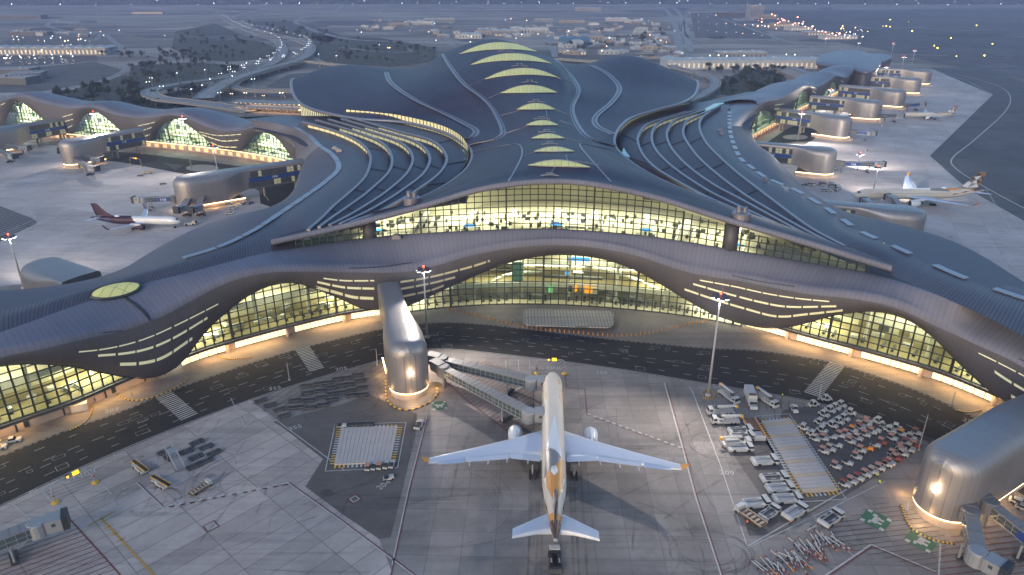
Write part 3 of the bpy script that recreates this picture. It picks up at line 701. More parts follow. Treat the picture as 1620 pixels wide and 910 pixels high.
for k_ in ():
    k = ku0+(ku1-ku0)*k_; p = U.at(k, -13, FL); ln = (k_-.5)*30
    d = (U.at(k+.2)-U.at(k-.2)).normalized()
    for s_ in (-1, 1): hq = min(1.0, (utop(k+s_*.5)-FL-3.0)/19); pil.tube([p, p+Vector((0, 0, 5*hq)), p+d*s_*4*hq+Vector((0, 0, 10*hq)), p+d*s_*9*hq+Vector((0, 0, 14*hq))], [1.3, .9, 1.2, 1.9*hq], 12)
for q, nme, mt in ((cnt, 'check_in_desk', 'white_in'), (sgn, 'sign_board', 'screen_blue'), (sto, 'kiosk', 'seat_in')): tb(q, nme, M[mt], root)
for f in (.22, .32, .41, .5, .59, .68, .78):
    k = ku0+(ku1-ku0)*f; sn = math.sin(PI*f)**2; a_, b_ = U.at(k-.3), U.at(k+.3)
    for off, z_, pw, sy, sp in ((-8.5, min(FL+13, utop(k)-5), 2600, 9, 88), (-20-20*sn, min(FL+15, utop(k)-5), 4200*sn+600, 16, 130)):
        o = lamp('AREA', 'hall_lamp', U.at(k, off, z_), pw, (1, .92, .66), 20, sy); o.data.spread = math.radians(sp); o.rotation_euler = (0, 0, math.atan2((b_-a_).y, (b_-a_).x))
for i, f in enumerate((.155, .845)):   # concrete piers in the glazing
    k = ku0+(ku1-ku0)*(.185 if i == 0 else .795); m = MB(); m.tube([U.at(k, -1.2, 26), U.at(k, -1.2, utop(k)+1)], 2.6, 16); tb(m, 'hall_pier', M['skirt_metal'], root, smooth=True)
# ------------------------------------------------------------------ roof furniture on the hall
def patch(outline, bv, mat, name, lift=.25, parent=None, n=26):
    """a sheet following the roof between an upper and a lower pixel curve"""
    up, lo_ = outline; A = resample(pxs(up, 6), n); B = resample(pxs(lo_, 6), n); rows = []
    for f in (0, .25, .5, .75, 1):
        row = []
        for p, q in zip(A, B):
            a_ = onto(bv, p.x*(1-f)+q.x*f, p.y*(1-f)+q.y*f, lift+.35*math.sin(PI*f))
            row.append(a_ if a_ is not None else (row[-1] if row else Vector((0, 0, 0))))
        rows.append(row)
    m = MB(); m.grid(rows, uvrows(rows)); return tb(m, name, M[mat], parent, smooth=True)
m, nt, p = newmat('skylight')
tc = N(nt, 'ShaderNodeTexCoord'); br = N(nt, 'ShaderNodeTexBrick'); br.offset = 0; br.inputs['Scale'].default_value = 1; br.inputs['Brick Width'].default_value = 2.6; br.inputs['Row Height'].default_value = 40; br.inputs['Mortar Size'].default_value = .12
br.inputs['Color1'].default_value = (.42, .42, .17, 1); br.inputs['Color2'].default_value = (.36, .37, .16, 1); br.inputs['Mortar'].default_value = (.2, .22, .12, 1)
nt.links.new(tc.outputs['UV'], br.inputs['Vector']); nt.links.new(br.outputs['Color'], p.inputs['Base Color']); nt.links.new(br.outputs['Color'], p.inputs['Emission Color']); p.inputs['Emission Strength'].default_value = .22; p.inputs['Roughness'].default_value = .55; p.inputs['Specular IOR Level'].default_value = .2
m.cycles.emission_sampling = 'NONE'
SK = [(836, 933, 266, 256, 3), (845, 908, 241, 233, 0), (841, 893, 220, 212.5, 0), (833, 883, 199, 191, 0), (818, 878, 174, 164, 0), (792, 881, 147, 135, -1), (767, 882, 123, 107, -3), (745, 872, 101, 84, -2), (727, 853, 83, 66, -3)]
for x0, x1, yb, yt, sk_ in SK:
    xm = (x0+x1)/2; fy = lambda t: yb-sk_*(1-t)-.2*sk_*t*0; up = [(x0+(x1-x0)*t, fy(t)-(yb-yt)*(1-(2*t-1)**2)) for t in [k_/8 for k_ in range(9)]]
    lw_ = (yb-yt)*.22 if x1-x0 > 60 and yb < 130 else (yb-yt)*.0
    lo_ = [(x0+(x1-x0)*t, fy(t)+.3-lw_*1.6*(1-(2*t-1)**2)) for t in [k_/8 for k_ in range(9)]]
    o = patch((up, lo_), h_bvh, 'skylight', 'crescent_skylight')
    for line in (up, lo_): ribbon(line, h_bvh, .4, 'rim_metal', 'skylight_frame', .35, o, 30)
for pts, w_ in [([(701, 84), (713, 105), (735, 133), (765, 155), (783, 175), (797, 205), (790, 218), (745, 229)], 4.2), ([(611, 115), (620, 133), (655, 157), (700, 178), (735, 196), (753, 207), (748, 217), (735, 219)], 4.0),
                ([(872, 90), (890, 108), (905, 125), (914, 145), (903, 172), (912, 200), (932, 220), (973, 230)], 4.2), ([(936, 104), (962, 118), (980, 140), (968, 162), (942, 185), (944, 200), (970, 213)], 4.0)]:
    o = ribbon(pts, h_bvh, w_, 'rim_metal', 'roof_gutter', .2, None, 90, .35)
    ribbon(pts, h_bvh, .5, 'seam_dark', 'gutter_slot', .45, o, 90, .2)
for pts in [[(745, 242), (790, 232), (820, 229), (826, 245), (815, 270), (803, 290)], [(978, 240), (940, 232), (917, 229), (932, 250), (950, 270), (966, 288)]]: ribbon(pts, h_bvh, .7, 'rim_metal', 'roof_seam', .15, None, 70)
for pts in [[(724, 113), (748, 93), (765, 84)], [(742, 136), (768, 124), (780, 119)], [(772, 156), (795, 146)], [(793, 183), (830, 173)], [(797, 212), (835, 200)], [(826, 249), (850, 240)], [(878, 84), (857, 80)], [(905, 132), (880, 122)], [(900, 182), (880, 174)], [(912, 200), (885, 191)], [(930, 228), (895, 219)], [(950, 262), (910, 255)],
            [(870, 276), (880, 262)], [(895, 246), (898, 254)], [(864, 175), (866, 190)]]: ribbon(pts, h_bvh, .35, 'rim_metal', 'roof_seam', .12, None, 20)
for x, y in [(870, 278), (870, 228), (865, 209), (857, 188), (848, 161), (838, 130), (822, 104), (800, 81)]:
    m = MB()
    for dx, dy in ((-11, 1.6), (-7, 1), (7, 1), (11, 1.8), (-3, -2), (3, -2), (-3, .6), (3, .6)):
        q = onto(h_bvh, x+dx, y+dy, .5)
        if q is not None: m.box(q, (1.5, .6, .3))
    tb(m, 'roof_vent', M['rim_metal'])
for x, y in ((652, 320), (1172, 345)):
    q = onto(h_bvh, x, y, 0)
    if q is None: q = PD(x, y, 255)
    m = MB(); m.lathe([(3.2, -1), (3.2, 1.8), (2.9, 2.1), (.4, 2.2)], q, 20); m.lathe([(.9, 2), (.9, 4.2), (.6, 4.4)], (q.x-1, q.y, q.z), 12); m.lathe([(.8, 2), (.8, 3.8), (.5, 4)], (q.x+1.1, q.y, q.z), 12)
    tb(m, 'roof_exhaust', M['rim_metal'])
for bv_, x, y, s_ in ((rf_bvh, 628, 377, 1.6), (rf_bvh, 1194, 401, 1.6), (ribL_b, 530, 236, 1.3), (ribL_b, 537, 240, 1.5), (ribL_b, 534, 238, 1.0), (ribR_b, 1139, 208, 1.4), (ribR_b, 1141, 213, 1.2), (ribR_b, 1211, 286, 1.0)):
    q = onto(bv_, x, y, .6)
    if q is not None:
        m = MB(); m.box(q, (s_*2, s_*1.3, 1.3)); m.box(q+Vector((0, 0, .8)), (s_, s_, .5)); tb(m, 'roof_unit', M['rim_metal'])
# oval skylight on the front roof
el = [onto(rf_bvh, 183+40*math.cos(t)*.99-6*math.sin(t)*0, 462-11*math.sin(t)-7.5*math.cos(t), .5) or onto(ribL_b, 183+40*math.cos(t), 462-11*math.sin(t)-7.5*math.cos(t), .5) for t in [2*PI*i/40 for i in range(40)]]
el = [e for e in el if e is not None]
cz = sum((e for e in el), Vector())/len(el); mb = MB(); rows = [[cz+(e-cz)*f+Vector((0, 0, .9*(1-f*f)+.15)) for e in el]+[cz+(el[0]-cz)*f+Vector((0, 0, .9*(1-f*f)+.15))] for f in (.02, .4, .75, 1)]
mb.grid(rows, [[(e.x-cz.x, (e.y-cz.y)) for e in row] for row in rows]); o = tb(mb, 'oval_skylight', M['skylight'], smooth=True)
mb = MB(); mb.tube([e for e in el]+[el[0]], .45, 6); tb(mb, 'skylight_frame', M['mullion'], o)
# ================================================================== ground, roads, markings
slabmat('apron_concrete', (.25, .226, .21), 7.5, 7.5, 0.03, tint2=(.215, .195, .19), stain=.38, var=.13)
slabmat('apron_concrete_turned', (.45, .395, .375), 16, 5.5, math.radians(-48.1), tint2=(.34, .30, .285), var=.15, stain=.36, line=.62, lw=.14)
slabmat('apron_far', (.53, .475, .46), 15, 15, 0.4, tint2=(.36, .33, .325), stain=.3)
slabmat('pavement', (.20, .175, .16), 2, 2, .5, line=.85, lw=.05, var=.05)
slabmat('asphalt', (.016, .016, .017), 90, 90, .3, var=.08, line=.9, stain=.3, rough=.85)
slabmat('asphalt_patch', (.115, .105, .10), 60, 60, .3, var=.06, line=.9, stain=.3, rough=.85)
slabmat('taxiway', (.085, .085, .095), 120, 40, .9, var=.1, line=.9, stain=.35, rough=.8)
slabmat('airfield', (.075, .080, .10), 400, 160, .25, var=.2, line=.8, stain=.4, rough=.9, tint2=(.13, .12, .125))
slabmat('road_far', (.27, .26, .26), 200, 60, .3, var=.06, line=.9, stain=.2)
plain('paint_white', (.42, .42, .41), .7, 0, .5, 1.5); plain('paint_red', (.17, .04, .035), .7, 0, .3, 1.2); plain('paint_yellow', (.42, .25, .05), .7, 0, .25, 1.2); plain('paint_green', (.04, .13, .07), .7, 0, .2, 1.2); plain('paint_black', (.03, .03, .03), .7)
plain('kerb', (.30, .27, .24), .8, 0, .1, .5)
m, nt, p = newmat('desert'); p.inputs['Roughness'].default_value = .95
tc = N(nt, 'ShaderNodeTexCoord'); mp = N(nt, 'ShaderNodeMapping'); mp.inputs['Scale'].default_value = (.0016, .0045, 1); nt.links.new(tc.outputs['Object'], mp.inputs[0])
n1 = N(nt, 'ShaderNodeTexNoise', i_Scale=1.0, i_Detail=9.0, i_Roughness=.62, i_Distortion=1.6); nt.links.new(mp.outputs[0], n1.inputs['Vector'])
cr = N(nt, 'ShaderNodeValToRGB'); e = cr.color_ramp.elements; e[0].position = .3; e[0].color = (.07, .066, .062, 1); e[1].position = .66; e[1].color = (.42, .37, .33, 1)
x_ = cr.color_ramp.elements.new(.48); x_.color = (.21, .185, .165, 1)
nt.links.new(n1.outputs['Fac'], cr.inputs[0])
n2 = N(nt, 'ShaderNodeTexVoronoi', i_Scale=.012); nt.links.new(tc.outputs['Object'], n2.inputs['Vector'])
mr = N(nt, 'ShaderNodeMapRange', i_3=.8, i_4=1.15); nt.links.new(n2.outputs['Color'], mr.inputs[0])
mx = N(nt, 'ShaderNodeMix', data_type='RGBA', blend_type='MULTIPLY'); mx.inputs[0].default_value = 1; nt.links.new(cr.outputs[0], mx.inputs[6]); nt.links.new(mr.outputs[0], mx.inputs[7]); nt.links.new(mx.outputs[2], p.inputs['Base Color'])
plain('scrub', (.060, .062, .045), .95, 0, .45, .03); plain('woods_far', (.05, .055, .05), .95, 0, .4, .02)
def zone(name, pts, z, mat, world=False):
    q = [Vector((a[0], a[1], z)) if world else P(a[0], a[1], z) for a in pts]
    m = MB(); m.quad(q); o = m.build(name, M[mat], fix=True); tag(o, kind='structure'); return o
zone('ground', [(-14000, -300), (14000, -300), (14000, 26000), (-14000, 26000)], 0, 'desert', True)
zone('apron', [P(-500, 1500)[:2], P(2200, 1500)[:2], P(2100, 500)[:2], P(1700, 150)[:2], P(1480, 105)[:2], P(1400, 108)[:2], P(1290, 172)[:2], P(1190, 222)[:2], (60, 440), (-60, 440), P(470, 262)[:2], P(337, 240)[:2], P(120, 222)[:2], P(-300, 214)[:2], P(-700, 300)[:2]], .02, 'apron_concrete', True)
zone('apron_left', [(-700, 1300), (250, 1300), (620, 905), (600, 853), (541, 813), (483, 770), (511, 726), (465, 690), (395, 632), (250, 690), (130, 740), (0, 802), (-300, 930)], .04, 'apron_concrete_turned')
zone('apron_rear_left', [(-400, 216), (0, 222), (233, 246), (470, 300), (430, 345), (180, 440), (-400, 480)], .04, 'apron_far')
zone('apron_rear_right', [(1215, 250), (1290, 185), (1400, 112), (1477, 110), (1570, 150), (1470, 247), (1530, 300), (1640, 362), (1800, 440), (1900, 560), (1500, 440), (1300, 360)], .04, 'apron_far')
zone('taxiway', [(1470, 107), (1570, 150), (1470, 247), (1530, 300), (1640, 362), (1850, 460), (2300, 520), (2300, 330), (1640, 190), (1620, 130), (1560, 108)], .06, 'taxiway')
zone('airfield', [(1150, 18), (1240, 45), (1330, 68), (1400, 80), (1480, 100), (1640, 128), (1660, 200), (2300, 340), (2300, 14), (1700, 12)], .04, 'airfield')
zone('runway', [(1280, 47), (1620, 74), (2300, 120), (2300, 88), (1620, 56), (1270, 40)], .08, 'taxiway')
# service road: north and south edges
rN = [(-260, 830), (-120, 770), (0, 722), (100, 683), (190, 652), (280, 615), (400, 574), (500, 545), (610, 520), (690, 511), (760, 513), (850, 523), (950, 535), (1050, 545), (1120, 551), (1200, 555), (1300, 570), (1370, 590), (1450, 618), (1530, 655), (1620, 702), (1760, 785)]
rS = [(-260, 925), (-120, 858), (0, 802), (130, 740), (270, 681), (400, 632), (500, 600), (580, 577), (660, 556), (710, 553), (800, 562), (900, 574), (1000, 588), (1100, 605), (1200, 621), (1290, 638), (1370, 660), (1430, 685), (1500, 718), (1600, 775), (1700, 840), (1800, 910)]
def wpath(pts, n=5, z=0.0): return [Vector((q.x, q.y, z)) for q in spl([P(x, y) for x, y in pts], n)]
wN, wS = wpath(rN), wpath(rS)
m = MB(); m.grid([[Vector((a.x, a.y, .07)) for a in wN], [Vector((a.x, a.y, .07)) for a in wS]]); o = m.build('service_road', M['asphalt'], fix=True); tag(o, kind='structure')
m = MB(); gp = [G.at(G.hit(x, y)[0], 0, .12) for x, y in rN]; gp = [Vector(g) for g in gp]
gk0 = [P(x, y).x for x, y in rN]
pav0 = resample([Vector((p.x, p.y, .12)) for p in G.p], 110)
pav1 = []
Nl = wN
for p in pav0:
    best = min(Nl, key=lambda q: (q.x-p.x)**2+(q.y-p.y)**2); pav1.append(Vector((best.x, best.y, .12)))
m.grid([pav0, pav1]); 
for a, b in zip(pav1, pav1[1:]): m.quad([a, b, b-Vector((0, 0, .1)), a-Vector((0, 0, .1))])
o = m.build('pavement', M['pavement'], fix=True); tag(o, kind='structure')
zone('service_road_rear_left', [(90, 233), (233, 244), (337, 257), (468, 276), (474, 300), (436, 330), (412, 322), (410, 302), (385, 290), (300, 277), (200, 258), (90, 243)], .08, 'asphalt')
zone('service_road_rear_right', [(1195, 238), (1242, 206), (1290, 183), (1335, 162), (1348, 170), (1300, 196), (1288, 220), (1262, 236), (1215, 246)], .08, 'asphalt')
zone('asphalt_bay_left', [(432, 668), (480, 655), (540, 640), (585, 624), (612, 636), (660, 655), (657, 690), (618, 850), (600, 853), (541, 813), (483, 770), (511, 726), (465, 690), (445, 675)], .06, 'asphalt_patch')
zone('asphalt_bay_right', [(1240, 648), (1290, 642), (1370, 664), (1430, 690), (1460, 706), (1330, 790), (1272, 792), (1205, 690), (1230, 668)], .06, 'asphalt_patch')
zone('asphalt_bay_tugs', [(1145, 665), (1200, 660), (1268, 790), (1275, 800), (1240, 845), (1185, 848), (1172, 800), (1215, 800), (1160, 720)], .06, 'asphalt_patch')
zone('asphalt_lane', [(1250, 805), (1440, 700), (1447, 712), (1268, 822)], .08, 'asphalt_patch')
zone('asphalt_bay_far', [(-60, 318), (0, 326), (50, 345), (60, 352), (0, 382), (-60, 395)], .06, 'taxiway')
# painted markings; every painted sheet is real paint on the slab
MK = {k: MB() for k in ('paint_white', 'paint_red', 'paint_yellow', 'paint_green', 'paint_black')}
zc = [0.10]
def stripe(a, b, w, mat, z=None):
    d = Vector((b.x-a.x, b.y-a.y, 0))
    if d.length < .05: return
    s = Vector((d.y, -d.x, 0)).normalized()*w/2; zz = Vector((0, 0, z or .11)); a = Vector((a.x, a.y, 0)); b = Vector((b.x, b.y, 0))
    MK[mat].quad([a-s+zz, b-s+zz, b+s+zz, a+s+zz])
def line(pts, w=.3, mat='paint_white', dash=None, z=None, world=False, smooth=0):
    q = pts if world else [P(x, y) for x, y in pts]
    if smooth: q = spl(q, smooth)
    if not dash:
        for a, b in zip(q, q[1:]): stripe(a, b, w, mat, z)
        return
    on, off = dash; L = sum((b-a).length for a, b in zip(q, q[1:])); n_ = int(L/(on+off)); q = resample(q, max(2, int(L/.5)))
    run = 0
    for a, b in zip(q, q[1:]):
        if run % (on+off) < on: stripe(a, b, w, mat, z)
        run += (b-a).length
def hatch(poly, ang, sp, w, mat, z=None):
    q = [P(x, y) for x, y in poly]; d = Vector((math.cos(ang), math.sin(ang), 0)); nn = Vector((-d.y, d.x, 0))
    t = [p.dot(nn) for p in q]; c = min(t)+sp/2
    while c < max(t):
        xs = []
        for a, b in zip(q, q[1:]+q[:1]):
            ta, tb2 = a.dot(nn)-c, b.dot(nn)-c
            if ta*tb2 < 0: xs.append(a.lerp(b, ta/(ta-tb2)))
        xs.sort(key=lambda p: p.dot(d))
        for a, b in zip(xs[::2], xs[1::2]): stripe(a, b, w, mat, z)
        c += sp
nR = len(wN)
def mix(f): return [a.lerp(b, f) for a, b in zip(wN, wS)]
for f in (.2, .5, .62, .82): line(mix(f), .16, 'paint_white', (2.2, 6) if f != .5 else (3, 3), world=True)
line(mix(.985), .22, world=True); line(mix(1.02), .18, world=True, dash=(.5, .5)); line(mix(.02), .18, dash=(1, .8), world=True)
r = random.Random(3)
for i in range(80):
    k = r.uniform(2, nR-3); f = r.uniform(.08, .95); a = wN[int(k)].lerp(wS[int(k)], f); d = (wN[int(k)+1]-wN[int(k)]).normalized(); s = Vector((d.y, -d.x, 0)); w_, h_ = r.uniform(.6, 1.8), r.uniform(.5, 1.1)
    c = [a+d*w_+s*h_, a+d*w_-s*h_, a-d*w_-s*h_, a-d*w_+s*h_]
    for p_, q_ in zip(c, c[1:]+c[:1]): stripe(p_, q_, .07, 'paint_white', .105)
for (x0, y0, x1, y1), wd in (((258, 624, 302, 662), 5), ((472, 541, 503, 588), 5), ((1326, 574, 1283, 627), 5)):
    a, b = P(x0, y0), P(x1, y1); d = (b-a); n_ = int(d.length/1.1); d.normalize(); s = Vector((d.y, -d.x, 0))*wd/2
    for i in range(n_): p_ = a+d*(1.1*i+.4); stripe(p_-s, p_+s, .5, 'paint_white')
# stand markings
line([(1051, 606), (1078, 703), (1100, 786), (1142, 915)], .35); line([(1054, 606), (1081, 703), (1103, 786), (1145, 915)], .2, 'paint_red')
line([(894, 592), (896, 614), (925, 615), (929, 655)], .18, 'paint_red'); line([(929, 655), (1081, 710)], .5, 'paint_white', (1, 1)); line([(929, 656.5), (1081, 711.5)], .3, 'paint_red', (1, 1.2))
line([(677, 661), (648, 775), (622, 895), (618, 915)], .25, 'paint_red'); line([(675, 661), (646, 775), (620, 895)], .3)
line([(456, 765), (540, 825), (660, 915)], .3); line([(458, 764), (542, 824), (662, 914)], .25, 'paint_red')
line([(456, 765), (257, 803)], .9, 'paint_white', (1.1, 1.1)); line([(456, 766.5), (257, 804.5)], .5, 'paint_red', (1.1, 1.3)); line([(257, 803), (217, 765)], .3); line([(259, 802), (219, 764)], .2, 'paint_red'); line([(217, 765), (177, 782)], .25, 'paint_white', (1, 1))
hatch([(65, 775), (133, 742), (177, 782), (108, 818)], math.radians(38), 1.5, .22, 'paint_white'); line([(65, 775), (133, 742), (177, 782), (108, 818), (65, 775)], .22)
line([(20, 798), (66, 838)], .25); line([(62, 776), (100, 812)], .25)
hatch([(109, 820), (184, 903), (160, 940), (-60, 940), (-60, 880), (40, 850)], math.radians(35), 1.7, .2, 'paint_red'); line([(109, 820), (184, 903), (215, 940)], .3, 'paint_red')
hatch([(697, 575), (770, 572), (858, 600), (844, 618), (844, 681), (803, 683), (740, 635), (690, 592)], math.radians(48), 1.6, .2, 'paint_red'); line([(690, 592), (740, 635), (803, 683), (840, 710)], .3, 'paint_red'); line([(844, 614), (844, 681)], .3, 'paint_red')
hatch([(905, 574), (893, 592), (893, 607), (862, 598), (866, 572)], math.radians(40), 1.4, .16, 'paint_white')
for x in (800, 820, 838): line([(x, 570), (x+1, 594)], .18)
line([(160, 820), (245, 912)], .45, 'paint_yellow'); line([(139, 833), (182, 809)], .4, 'paint_yellow')
for x, y in ((172, 834), (182, 845), (191, 855)): line([(x-8, y+4), (x+8, y-4)], .3, 'paint_yellow')
line([(1090, 612), (1095, 619), (1140, 737), (1182, 865), (1334, 778), (1447, 708)], .28); line([(1182, 868), (1334, 795), (1400, 762)], .2)
hatch([(1305, 838), (1392, 793), (1440, 803), (1500, 852), (1485, 905), (1350, 872)], math.radians(8), 1.5, .14, 'paint_black'); hatch([(1488, 857), (1560, 825), (1640, 850), (1690, 960), (1480, 960)], math.radians(8), 1.7, .2, 'paint_red')
line([(1488, 857), (1482, 960)], .4); line([(1300, 915), (1378, 862), (1480, 905)], .35); line([(1302, 918), (1380, 865), (1482, 908)], .25, 'paint_red'); line([(1305, 838), (1350, 880)], .2)
hatch([(405, 612), (500, 583), (560, 566), (600, 600), (480, 625), (440, 650)], math.radians(60), 2.2, .14, 'paint_black'); hatch([(1195, 625), (1290, 642), (1250, 655), (1225, 668)], math.radians(75), 2.2, .14, 'paint_black'); hatch([(577, 575), (625, 566), (640, 640), (600, 620)], math.radians(60), 2.2, .14, 'paint_black')
for cx, cy in ((561, 790), (334, 833)):
    for s_, mt in ((1.9, 'paint_red'), (1.2, 'paint_white')):
        c = P(cx, cy); q = [c+Vector((s_, 0, 0)), c+Vector((0, s_, 0)), c-Vector((s_, 0, 0)), c-Vector((0, s_, 0))]
        for a, b in zip(q, q[1:]+q[:1]): stripe(a, b, .22, mt)
line([(365, 630), (388, 677), (400, 662)], .2); line([(417, 650), (545, 745)], .25); line([(400, 640), (420, 652)], .25)
for (x, y, ang) in ((383, 656, 2.3), (400, 640, 2.3)):
    a = P(x, y); d = Vector((math.cos(ang), math.sin(ang), 0)); s = Vector((-d.y, d.x, 0))
    stripe(a-d*2.5, a+d*1.5, .25, 'paint_white'); MK['paint_white'].quad([v+Vector((0, 0, .11)) for v in (a+d*1.2+s*.8, a+d*3.2, a+d*1.2-s*.8)])
m, nt, p = newmat('tyre_rubber'); nt.nodes.remove(p); out = nt.nodes['Material Output']; df = N(nt, 'ShaderNodeBsdfDiffuse'); df.inputs[0].default_value = (.03, .03, .03, 1); tr = N(nt, 'ShaderNodeBsdfTransparent'); mxs = N(nt, 'ShaderNodeMixShader')
tc = N(nt, 'ShaderNodeTexCoord'); nz_ = N(nt, 'ShaderNodeTexNoise', i_Scale=.22, i_Detail=5.0); nt.links.new(tc.outputs['Object'], nz_.inputs[0]); mr = N(nt, 'ShaderNodeMapRange', i_1=.35, i_2=.75, i_3=.02, i_4=.32); nt.links.new(nz_.outputs['Fac'], mr.inputs[0]); nt.links.new(mr.outputs[0], mxs.inputs[0]); nt.links.new(tr.outputs[0], mxs.inputs[1]); nt.links.new(df.outputs[0], mxs.inputs[2]); nt.links.new(mxs.outputs[0], out.inputs[0])
MK['tyre_rubber'] = MB(); r = random.Random(44)
def skid(c, R_, a0, a1, w_=.35, ecc=1.0):
    q = [c+Vector((R_*math.cos(a0+(a1-a0)*i/18), R_*ecc*math.sin(a0+(a1-a0)*i/18), 0)) for i in range(19)]
    for a, b in zip(q, q[1:]): stripe(a, b, w_, 'tyre_rubber', .10)
for cx, cy, n_, R0, R1 in ((1118, 880, 16, 5, 12), (1158, 700, 14, 4, 14), (1098, 700, 10, 3, 9), (1340, 880, 7, 4, 9), (330, 745, 9, 4, 12), (210, 740, 5, 3, 7), (240, 790, 8, 3, 9), (560, 640, 8, 6, 16), (980, 870, 5, 10, 25), (700, 790, 6, 10, 30), (1000, 680, 8, 8, 20), (420, 760, 8, 10, 25)):
    for i in range(n_): a = r.uniform(0, 6.3); skid(P(cx+r.uniform(-9, 9), cy+r.uniform(-6, 6)), r.uniform(R0, R1), a, a+r.uniform(.7, 3.0), r.uniform(.18, .5), r.uniform(.5, 1))
for x in (-3.2, -2.4, -.4, .4, 2.4, 3.2, -4.3, 4.3): 
    a, b = P(879, 690), P(882, 960); line([a+Vector((x*1.5, 0, 0)), a.lerp(b, .5)+Vector((x*1.45+r.uniform(-.5, .5), 0, 0)), b+Vector((x*1.5, 0, 0))], .55, 'tyre_rubber', world=True, z=.10)
for i in range(46):
    x, y = r.uniform(120, 1180), r.uniform(690, 900); a = P(x, y); th = r.choice((.55, .6, 1.5, 1.6, .1))+r.uniform(-.15, .15); d = Vector((math.cos(th), math.sin(th), 0)); L = r.uniform(8, 30); line([a, a+d*L*.5+Vector((-d.y, d.x, 0))*r.uniform(-1, 1), a+d*L], r.uniform(.2, .6), 'tyre_rubber', world=True, z=.10)
for i in range(26):
    f = r.uniform(.15, .85); k = r.randrange(4, nR-8); q = [wN[j].lerp(wS[j], f) for j in range(k, k+4)]; line(q, .5, 'tyre_rubber', world=True, z=.10)
for i in range(40):
    x, y = r.choice(((r.uniform(850, 910), r.uniform(740, 800)), (r.uniform(1140, 1260), r.uniform(640, 830)), (r.uniform(1300, 1440), r.uniform(660, 760)), (r.uniform(200, 620), r.uniform(640, 800)), (r.uniform(40, 400), r.uniform(280, 380)), (r.uniform(1400, 1600), r.uniform(330, 420)))); c = P(x, y); R_ = r.uniform(.5, 2.2); MK['tyre_rubber'].quad([c+Vector((R_*math.cos(t)*r.uniform(.6, 1.1), R_*math.sin(t)*r.uniform(.6, 1.1), .10)) for t in [k*.628 for k in range(10)]])
# ground stand marks: green square with a light device
for x, y, sc_ in ((695, 642, 1.0), (1385, 823, 1.25), (1457, 856, 1.25), (833, 507, .01)):
    c = P(x, y); s_ = 2.3*sc_; th = .2 if x < 800 else .75
    R_ = lambda a, b: c+Vector((math.cos(th)*a-math.sin(th)*b, math.sin(th)*a+math.cos(th)*b, .115))
    MK['paint_green'].quad([R_(-s_, -s_), R_(s_, -s_), R_(s_, s_), R_(-s_, s_)])
    for a, b, w1, h1 in ((0, 0, 1.1, .5), (-.5, -.8, .3, .5), (.6, -.8, .3, .5), (-1.2, .6, .5, .25), (1.2, .5, .4, .4), (-1.8, 1.7, .4, .4), (1.8, 1.7, .4, .4), (-1.8, -1.8, .4, .4), (1.8, -1.8, .4, .4)):
        a, b, w1, h1 = [k_*sc_ for k_ in (a, b, w1, h1)]
        MK['paint_white'].quad([R_(a-w1, b-h1)+Vector((0, 0, .01)), R_(a+w1, b-h1)+Vector((0, 0, .01)), R_(a+w1, b+h1)+Vector((0, 0, .01)), R_(a-w1, b+h1)+Vector((0, 0, .01))])
# taxiway and far apron lines
line([(1473, 113), (1530, 122), (1580, 137), (1598, 153), (1590, 177), (1540, 223), (1507, 250), (1511, 266), (1547, 290), (1620, 330), (1800, 420)], .9, 'paint_white', smooth=5, z=.2)
line([(1477, 110), (1530, 128), (1570, 150), (1470, 247), (1530, 300), (1640, 362)], .7, z=.2)
for q in ([(0, 292), (110, 352)], [(54, 263), (56, 280)], [(188, 281), (200, 299)], [(130, 418), (220, 382)], [(380, 280), (409, 290), (425, 318)], [(0, 372), (60, 345)], [(1470, 350), (1560, 300), (1610, 380)], [(1300, 300), (1420, 300)], [(1440, 380), (1560, 420)], [(1130, 640), (1140, 665)]): line(q, .35)
hatch([(0, 326), (50, 345), (60, 352), (0, 382)], 1.2, 3.0, .5, 'paint_white', .2); hatch([(50, 330), (110, 326), (90, 338), (60, 350)], 1.2, 3.0, .5, 'paint_white', .2)
hatch([(258, 258), (292, 262), (277, 270)], 1.2, 2.2, .3, 'paint_white', .2)
for k, mb_ in MK.items():
    o = mb_.build('road_markings', M[k]); tag(o, kind='structure')
def ptext(s, x, y, size, ang, mat='paint_white', z=.115):
    cu = bpy.data.curves.new('text', 'FONT'); cu.body = s; cu.size = size; cu.align_x = 'CENTER'; cu.align_y = 'CENTER'; cu.resolution_u = 2
    t_ = bpy.data.objects.new('text', cu); C.objects.link(t_); bpy.context.view_layer.update()
    me = bpy.data.meshes.new_from_object(t_.evaluated_get(bpy.context.evaluated_depsgraph_get())); bpy.data.objects.remove(t_); me.materials.clear(); me.materials.append(M[mat])
    return me
def ground_text(s, x, y, size, ang, mat='paint_white'):
    o = bpy.data.objects.new('road_markings', ptext(s, x, y, size, ang, mat)); C.objects.link(o); o.location = P(x, y)+Vector((0, 0, .13)); o.rotation_euler = (0, 0, ang); tag(o, kind='structure')
ground_text('TUG ONLY', 100, 763, 3.2, math.radians(40)); ground_text('TUG ONLY', 866, 583, 2.6, 0)
for s, x, y, a in (('355', 467, 677, .5), ('205', 190, 722, .5), ('205', 540, 584, .35), ('355', 435, 615, .4), ('209', 1199, 621, -.2), ('209', 1150, 749, -.1), ('204', 607, 768, .9), ('205', 952, 590, -.1), ('203', 177, 650, .5), ('209', 1535, 667, -.6), ('204', 1137, 612, 0)): ground_text(s, x, y, 2.6, a)
